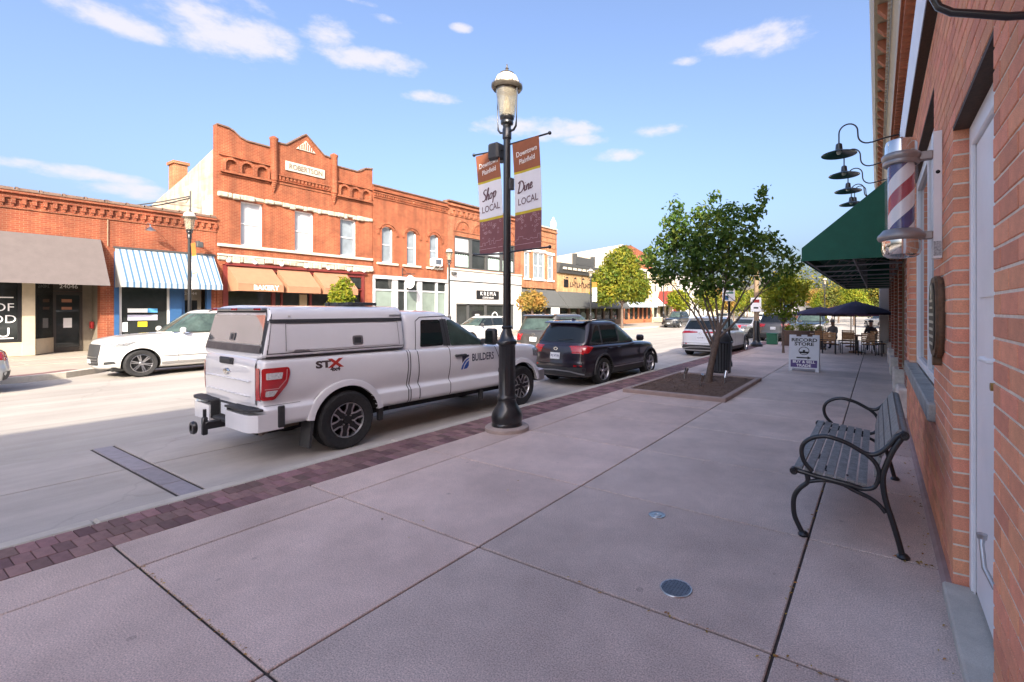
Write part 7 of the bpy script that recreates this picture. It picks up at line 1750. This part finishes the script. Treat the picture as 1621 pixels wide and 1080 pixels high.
def limb(mb, p, q, r0, r1, bend=.1, n=6, rg=rng):
    p, q = Vector(p), Vector(q); m = (p + q) / 2 + Vector((rg.uniform(-1, 1), rg.uniform(-1, 1), .3)) * bend * (q - p).length
    pts = []; rs = []
    for t in np.linspace(0, 1, n): pts.append(p * (1 - t) ** 2 + m * 2 * t * (1 - t) + q * t * t); rs.append(r0 + (r1 - r0) * t)
    mb.tube(pts, rs, 7)
def tree(label, x, y, z0, blobs, n, size, mat, trunk_h, r0, group=None, fork=None, seed=1, name='street_tree', top=None):
    t = thing(name, label, 'tree', (x, y, z0), 0, group); rg = np.random.default_rng(seed); rr = random.Random(seed)
    tr = MB(); f_ = fork or (0, 0, trunk_h); limb(tr, (0, 0, -.05), f_, r0, r0 * .75, .04, 7, rr); tr.lathe([(r0 * 1.6, -.06), (r0 * 1.2, .03), (r0, .15)], 0, 0, 8)
    obj('trunk', tr, m_bark, t, smooth=60)
    bl = MB()
    for b in blobs:
        for k in range(2):
            q = Vector(b[:3]) + Vector((rr.uniform(-.5, .5) * b[3], rr.uniform(-.5, .5) * b[4], rr.uniform(-.3, .6) * b[5])); limb(bl, f_, q, r0 * .42, r0 * .08, .12, 7, rr)
            for w in range(3):
                u = q + Vector((rr.uniform(-.8, .8) * b[3], rr.uniform(-.8, .8) * b[4], rr.uniform(-.4, .8) * b[5])); limb(bl, Vector(f_).lerp(q, .75), u, r0 * .12, r0 * .03, .1, 4, rr)
    obj('branches', bl, m_bark, t, smooth=60, kind='stuff')
    cm = leaves(blobs, n, size, rg); cm.materials.append(mat); obj('crown', cm, None, t, kind='stuff')
    return t
nt_ = [(-1.35, -.2, 3.0, .34, .45, .26), (-1.05, .2, 3.45, .38, .5, .3), (-1.2, 0, 2.6, .3, .4, .2), (-.75, -.2, 3.9, .36, .45, .3), (-.85, 0, 4.35, .16, .22, .22), (-.45, .1, 3.5, .5, .6, .36), (-.6, -.1, 2.85, .5, .6, .32), (-.15, .2, 4.1, .36, .45, .28), (.15, -.1, 3.6, .52, .6, .4), (.0, .1, 3.0, .6, .7, .36), (-.3, 0, 2.45, .45, .5, .2), (.45, .1, 4.05, .32, .4, .26), (.75, -.1, 3.45, .48, .55, .36), (.65, .1, 2.85, .5, .6, .32), (1.0, 0, 4.0, .26, .34, .24), (1.25, 0, 4.38, .15, .2, .24), (1.2, .1, 3.3, .4, .45, .28), (1.15, -.1, 2.75, .36, .45, .24), (1.6, 0, 3.05, .25, .3, .18), (1.75, .1, 2.7, .28, .32, .16), (1.95, 0, 2.88, .12, .16, .10), (.4, 0, 2.4, .5, .5, .18), (-1.55, .1, 3.3, .16, .2, .16), (.15, 0, 4.5, .14, .2, .14), (1.4, 0, 2.45, .22, .26, .14), (-.05, 0, 2.2, .3, .3, .12)]
# nearest tree: several stems rising from a leaning trunk
nt = thing('street_tree', 'nearest multi stem tree with dark green leaves in the square bed', 'tree', (-3.44, 11.62, .08))
rr_ = random.Random(3)
tk = MB(); tk.tube([(-.02, 0, -.06), (.0, 0, .1), (.05, 0, .4), (.12, .01, .75), (.20, .0, 1.05), (.26, 0, 1.3)], [.12, .088, .078, .074, .07, .05], 10); obj('trunk', tk, m_bark, nt, smooth=60)
stems = [((.14, 0, .85), (-.12, .05, 1.5), (-.85, 0, 2.7)), ((.19, 0, 1.0), (.02, -.05, 1.6), (-.35, -.1, 2.9)), ((.24, 0, 1.2), (.18, .05, 1.9), (.0, .1, 3.2)), ((.26, 0, 1.28), (.38, 0, 2.0), (.5, -.1, 3.3)), ((.25, 0, 1.25), (.62, .05, 1.75), (1.15, .1, 2.9)), ((.2, 0, 1.05), (.75, -.05, 1.5), (1.5, 0, 2.6)), ((.22, 0, 1.1), (.1, .1, 1.7), (-.6, .1, 3.5)), ((.1, 0, .8), (-.35, .1, 1.75), (-1.2, .1, 2.65))]
for a_, b_, c_ in stems:
    m_ = MB(); pts = [Vector(a_).lerp(Vector(b_), t) * (1 - t) + Vector(b_).lerp(Vector(c_), t) * t for t in np.linspace(0, 1, 9)]
    m_.tube(pts, [.034 - .003 * i for i in range(9)], 8); obj('stem', m_, m_bark, nt, smooth=60)
    tw = MB()
    for k in range(6):
        p = pts[4 + k % 5]; limb(tw, p, p + Vector((rr_.uniform(-.6, .6), rr_.uniform(-.5, .5), rr_.uniform(.1, .7))), .010, .004, .15, 5, rr_)
    obj('twigs', tw, m_bark, nt, kind='stuff')
cm = leaves(nt_, 6600, .070, np.random.default_rng(5)); cm.materials.append(L_green); obj('crown', cm, None, nt, kind='stuff')
tree('yellow green street tree before the corner shop across the street', -21.5, 43.2, .03, [(-.2, -2.2, 4.3, 1.8, 2.3, 1.9), (.1, 1.6, 4.4, 1.9, 2.8, 1.9), (0, -.2, 6.3, 1.6, 2.6, 1.6), (0, 3.9, 3.9, 1.3, 1.7, 1.4), (0, -3.6, 3.4, 1.0, 1.3, 1.2), (0, .6, 7.5, .8, 1.1, .8)], 12000, .17, L_yel, 2.4, .16, seed=8)
tree('small lime green tree before the bakery awnings', -21.5, 13.3, .03, [(0, 0, 2.4, .55, .55, .7), (.1, .1, 3.0, .3, .3, .4), (0, -.2, 1.9, .45, .5, .4)], 1900, .09, L_lime, 1.3, .05, seed=9)
tree('small rusty orange tree before the white finial building', -21.5, 28.3, .03, [(0, 0, 2.6, .9, 1.2, .65), (.1, .6, 2.3, .7, .8, .5), (0, -.7, 2.3, .7, .7, .5)], 2200, .11, L_rust, 1.2, .06, seed=10)
tree('young lime tree on the sidewalk beside the record store sign', -3.37, 22.1, 0, [(-.2, 0, 2.7, .6, .7, .6), (.45, .1, 2.4, .55, .6, .5), (.1, 0, 3.25, .45, .5, .4), (-.45, 0, 1.95, .4, .5, .35), (.75, 0, 2.85, .3, .3, .25), (.15, 0, 1.7, .4, .4, .3)], 1700, .10, L_lime, 1.2, .05, seed=12)
tree('small yellow tree by the maroon canopy far across the street', -21.5, 59.5, .03, [(0, 0, 3.2, 1.4, 1.8, 1.2), (0, 1.2, 2.6, 1, 1.2, .9)], 2200, .2, L_lime, 1.5, .1, seed=13)
tree('orange yellow tree standing before the white far building', -20.5, 77, .03, [(0, 0, 3.8, 1.6, 2.2, 1.6), (0, 1, 2.8, 1.4, 1.6, 1)], 2200, .25, L_rust, 1.6, .1, seed=14)
far = [(-20.3, 68, 5.5, L_yel), (-20.6, 84, 6, L_lime), (-20.2, 92, 6.5, L_yel), (-19.8, 101, 7, L_far), (-12, 126, 8, L_rust), (-7, 100, 6, L_yel), (-1, 110, 7.5, L_rust), (-14, 104, 9, L_yel), (-9.5, 112, 7, L_lime), (-5, 84, 6.5, L_far), (-2.5, 70, 5.6, L_lime), (.5, 92, 8, L_far), (4, 76, 7, L_yel), (6.5, 98, 9, L_lime), (10, 82, 8, L_far), (15, 104, 10, L_yel), (20, 88, 9, L_lime), (-20, 118, 9, L_lime), (-31, 122, 9, L_yel), (2.2, 62, 5.2, L_yel), (9, 64, 6, L_rust)]
names = ('lime yellow street tree beyond the maroon canopy', 'lime street tree before the white far building', 'yellow street tree farther along the white building', 'mixed green street tree by the tan gabled house', 'rusty tree beside the small grey white house', 'yellow tree between the far parked cars', 'rusty orange tree farthest behind the patio', 'tall golden tree at the street end', 'lime tree closing the street end behind the golden one', 'orange green tree over the patio planter', 'round lime tree right behind the patio umbrellas', 'broad mixed orange tree far behind the patio', 'bright yellow tree behind the largest umbrella', 'tall lime tree farthest behind the umbrellas', 'orange tinted tree behind the white pillar', 'tall yellow tree far right beyond the pillar', 'lime tree far right hidden by the shops', 'lime tree left of the far blue awning', 'yellow tree at the far left street end', 'low yellow tree just beyond the patio tables', 'rust coloured tree beyond the white pillar')
for k, ((x, y, h_, lm_), nm) in enumerate(zip(far, names)):
    rr = random.Random(k); w = h_ * .38
    bl = [(rr.uniform(-.5, .5) * w, rr.uniform(-.5, .5) * w, h_ * rr.uniform(.38, .78), w * rr.uniform(.5, .75), w * rr.uniform(.5, .75), h_ * .17) for _ in range(6)] + [(0, 0, h_ * .6, w * .8, w * .8, h_ * .28)]
    tree(nm, x, y, -.12, bl, 3600, h_ * .028, lm_, h_ * .28, h_ * .02, 'trees beyond the patio', seed=20 + k)
# far-off wood closing the view
wd = [(-150 + k * 9.5 + rng.uniform(-3, 3), 165 + rng.uniform(-8, 20), rng.uniform(4, 7), rng.uniform(6, 9), 6, rng.uniform(8, 13)) for k in range(28)]
wm = leaves(wd, 26000, .55, nrng); wm.materials.append(L_far); o = bpy.data.objects.new('far_woods', wm); COL.objects.link(o); o['kind'] = 'stuff'
# street end house with a blue awning
hb_ = thing('corner_house', 'white house with blue awning closing the street end', 'house', (-23, 130, 0))
obj('wall', MB().box(-6, 6, 0, 9, -.2, 7), M('white_render'), hb_); obj('awning', MB().prism([(0, 3.6), (-1.6, 2.8), (-1.6, 2.5), (0, 2.5)], -5, 5, axis='x'), m_blue, hb_); obj('roof', MB().prism([(-6.6, 7), (6.6, 7), (0, 10.5)], -.5, 9.5, axis='y'), MATS['grey_shingle'], hb_)
hw_ = MB()
for k in range(4): hw_.box(-5 + k * 2.7, -3.6 + k * 2.7, -.05, .02, 4.4, 6)
for p in hw_.islands(): obj('window', p, m_dgl, hb_)
h2 = thing('small_house', 'small gabled grey white house beyond the parked cars', 'house', (-13.5, 128, 0))
obj('wall', MB().box(-4, 4, 0, 9, -.2, 3.6).prism([(-4, 3.6), (4, 3.6), (0, 6.4)], 0.02, 8.9, axis='y'), m_offwhite, h2); obj('roof', MB().prism([(-4.7, 3.3), (-4.4, 3.1), (0, 6.4), (4.4, 3.1), (4.7, 3.3), (0, 6.9)], -.5, 9.4, axis='y'), MATS['grey_shingle'], h2); obj('window', MB().box(-1, 1, -.05, .02, 1, 2.4), m_dgl, h2)

# ------------------------------------------------------------------ patio
m_navy = M('navy_canvas', (.040, .028, .062), .85, var=.1, scale=5); m_pink = M('pink_canvas', (.32, .07, .08), .85, var=.1); m_cw = M('chair_wood', (.48, .26, .12), .6, var=.25, scale=15)
def umbrella(label, x, y, zr, zt, r, mat, rot=0):
    t = thing('patio_umbrella', label, 'umbrella', (x, y, 0), rot, 'patio umbrellas'); n = 8; m = MB(); vs = []
    for k in range(n):
        a = 2 * PI * k / n
        for rr, z in ((.06, zt), (r * .5, zt - (zt - zr) * .42), (r, zr), (r, zr - .07)): vs.append((rr * math.cos(a), rr * math.sin(a), z))
    fs = []
    for k in range(n):
        j = (k + 1) % n
        for i in range(3): fs.append((k * 4 + i, j * 4 + i, j * 4 + i + 1, k * 4 + i + 1))
    m.add(vs, fs); m.add([(v[0] * .985, v[1] * .985, v[2] - .012) for v in vs], [f[::-1] for f in fs]); obj('canopy', m, mat, t)
    obj('pole', MB().tube([(0, 0, 0), (0, 0, zt + .1)], .025, 8).lathe([(.25, 0), (.25, .06), (.05, .1)], n=12), M('umbrella_pole', (.22, .13, .07), .6), t, smooth=60)
    rb = MB()
    for k in range(n): a = 2 * PI * k / n; rb.tube([(0, 0, zt - .05), (r * .97 * math.cos(a), r * .97 * math.sin(a), zr - .02)], .01, 4)
    obj('ribs', rb, MATS['umbrella_pole'], t)
umbrella('navy patio umbrella nearest the parked cars', -2.25, 25.2, 1.66, 1.98, 1.25, m_navy, .2)
umbrella('large navy patio umbrella beside the white pillar', -.80, 23.9, 1.72, 2.2, 1.5, m_navy, .3)
umbrella('maroon patio umbrella half hidden behind the large navy one', -1.1, 27.5, 1.62, 1.95, 1.5, M('maroon_canvas', (.10, .03, .06), .85, var=.1), .5)
umbrella('faded pink patio umbrella farthest back on the patio', -1.9, 28.6, 1.65, 2.0, 1.2, m_pink, .1)
def chair(label, x, y, rz):
    t = thing('patio_chair', label, 'chair', (x, y, 0), rz, 'wooden slat patio chairs')
    for sx in (-1, 1):
        obj('leg', MB().bbox(sx * .24 - .015, sx * .24 + .015, -.24, -.21, 0, .9, .004), m_black, t); obj('leg', MB().bbox(sx * .24 - .015, sx * .24 + .015, .2, .23, 0, .45, .004), m_black, t)
    obj('seat_frame', MB().bbox(-.24, .24, -.23, .22, .41, .435, .004), m_black, t)
    for k in range(5): obj('seat_slat', MB().bbox(-.22, .22, -.2 + k * .085, -.13 + k * .085, .436, .455, .004), m_cw, t)
    for k in range(5): obj('back_slat', MB().bbox(-.235, .235, -.245, -.23, .52 + k * .078, .58 + k * .078, .004), m_cw, t)
    return t
c0 = None
for x, y, rz, lab in ((-1.72, 22.9, .15, 'wooden slat patio chair nearest the sign, back towards us'), (-1.05, 23.3, .2, 'wooden slat patio chair under the large umbrella, back towards us'), (-.25, 23.0, -.25, 'wooden slat patio chair beside the white pillar'), (.1, 23.7, -1.2, 'wooden slat patio chair pressed against the white pillar'), (-2.3, 24.6, .5, 'wooden slat patio chair under the smaller navy umbrella'), (-1.2, 25.4, 2.9, 'wooden slat patio chair behind the round table, facing us'), (-.2, 25.2, 2.6, 'wooden slat patio chair at the far side near the pillar'), (-2.6, 26.4, 1.2, 'wooden slat patio chair by the planter boxes')):
    if c0 is None: c0 = chair(lab, x, y, rz)
    else: dup(c0, (x, y, 0), rz, lab)
def table(label, x, y, r):
    t = thing('patio_table', label, 'table', (x, y, 0), 0, 'patio tables'); obj('tabletop', MB().lathe([(.001, .74), (r, .74), (r, .71), (.001, .70)], n=24), m_cw, t, smooth=30); obj('pedestal', MB().lathe([(.28, 0), (.28, .03), (.04, .06), (.04, .70), (.12, .705)], n=12), m_black, t, smooth=40)
table('round wooden patio table beneath the large navy umbrella', -.75, 24.3, .52); table('round wooden patio table beneath the smaller navy umbrella', -2.25, 25.3, .45)
px_ = thing('patio_planter', 'long brown planter box with grasses before the black car', 'planter', (-3.2, 26.9, 0)); obj('box', MB().bbox(-.95, .95, -.25, .25, 0, .78, .02), M('brown_box', (.14, .085, .06), .7, var=.2), px_)
obj('plants', leaves([(-.6, 0, .9, .3, .2, .18), (.1, 0, .95, .35, .2, .2), (.65, 0, .88, .3, .2, .15)], 500, .06, nrng), None, px_, kind='stuff').data.materials.append(L_lime)
rl = thing('patio_railing', 'low black metal railing around the patio tables', 'railing', (-2.0, 22.55, 0))
for x in (-.25, .55, 1.35, 2.15): obj('post', MB().bbox(x - .02, x + .02, -.02, .02, 0, .62, .004), m_black, rl)
obj('rail', MB().bbox(-.27, 2.17, -.015, .015, .575, .605, .004), m_black, rl)

# a seated guest: one continuous body, dark jacket and cap
def guest(label, loc, rz, jacket, cap):
    t = thing('person', label, 'person', loc, rz)
    J = {'pel': (0, 0, .50, .15), 'wai': (0, .01, .66, .135), 'che': (0, .04, .88, .165), 'nec': (0, .06, 1.07, .06), 'hd0': (0, .08, 1.15, .075), 'hd1': (0, .09, 1.26, .09), 'hd2': (0, .08, 1.34, .06),
         'shl': (-.17, .04, .98, .075), 'ell': (-.24, .12, .74, .055), 'wrl': (-.12, .34, .76, .04), 'hal': (-.05, .42, .77, .042), 'shr': (.17, .04, .98, .075), 'elr': (.24, .12, .74, .055), 'wrr': (.12, .34, .76, .04), 'har': (.05, .42, .77, .042),
         'hil': (-.1, .02, .50, .1), 'knl': (-.12, .44, .50, .075), 'anl': (-.13, .42, .10, .05), 'tol': (-.13, .56, .05, .045), 'hir': (.1, .02, .50, .1), 'knr': (.12, .44, .50, .075), 'anr': (.13, .42, .10, .05), 'tor': (.13, .56, .05, .045)}
    E = 'pel-wai wai-che che-nec nec-hd0 hd0-hd1 hd1-hd2 che-shl shl-ell ell-wrl wrl-hal che-shr shr-elr elr-wrr wrr-har pel-hil hil-knl knl-anl anl-tol pel-hir hir-knr knr-anr anr-tor'.split()
    ks_ = list(J); me = bpy.data.meshes.new('body'); me.from_pydata([J[k][:3] for k in ks_], [[ks_.index(a) for a in e.split('-')] for e in E], [])
    o = bpy.data.objects.new('body', me); COL.objects.link(o); sk = o.modifiers.new('s', 'SKIN'); 
    for i, k in enumerate(ks_): me.skin_vertices[0].data[i].radius = (J[k][3],) * 2; me.skin_vertices[0].data[i].use_root = (k == 'pel')
    su = o.modifiers.new('u', 'SUBSURF'); su.levels = 1
    m2 = eval_mesh(o); bpy.data.objects.remove(o)
    for m in (jacket, M('skin', (.42, .24, .17), .6), M('dark_trousers', (.03, .032, .045), .8)): m2.materials.append(m)
    for p in m2.polygons:
        c = p.center; p.material_index = 1 if (c.z > 1.08 or (c.y > .36 and c.z > .68)) else (2 if c.z < .56 else 0); p.use_smooth = True
    obj('body', m2, None, t)
    obj('cap', MB().lathe([(.108, 1.27), (.105, 1.32), (.08, 1.37), (.001, 1.39)], 0, .085, 16).bbox(-.07, .07, .17, .28, 1.27, 1.285, .005), cap, t, smooth=50)
guest('person in dark jacket and cap seated at the patio by the pillar', (-.25, 25.9, 0), PI, M('dark_jacket', (.03, .025, .025), .8), M('dark_cap', (.06, .05, .05), .8))
guest('person in grey top and pale cap seated under the small umbrella', (-1.75, 26.0, 0), 2.6, M('grey_top', (.25, .25, .27), .8), M('pale_cap', (.5, .5, .5), .8))
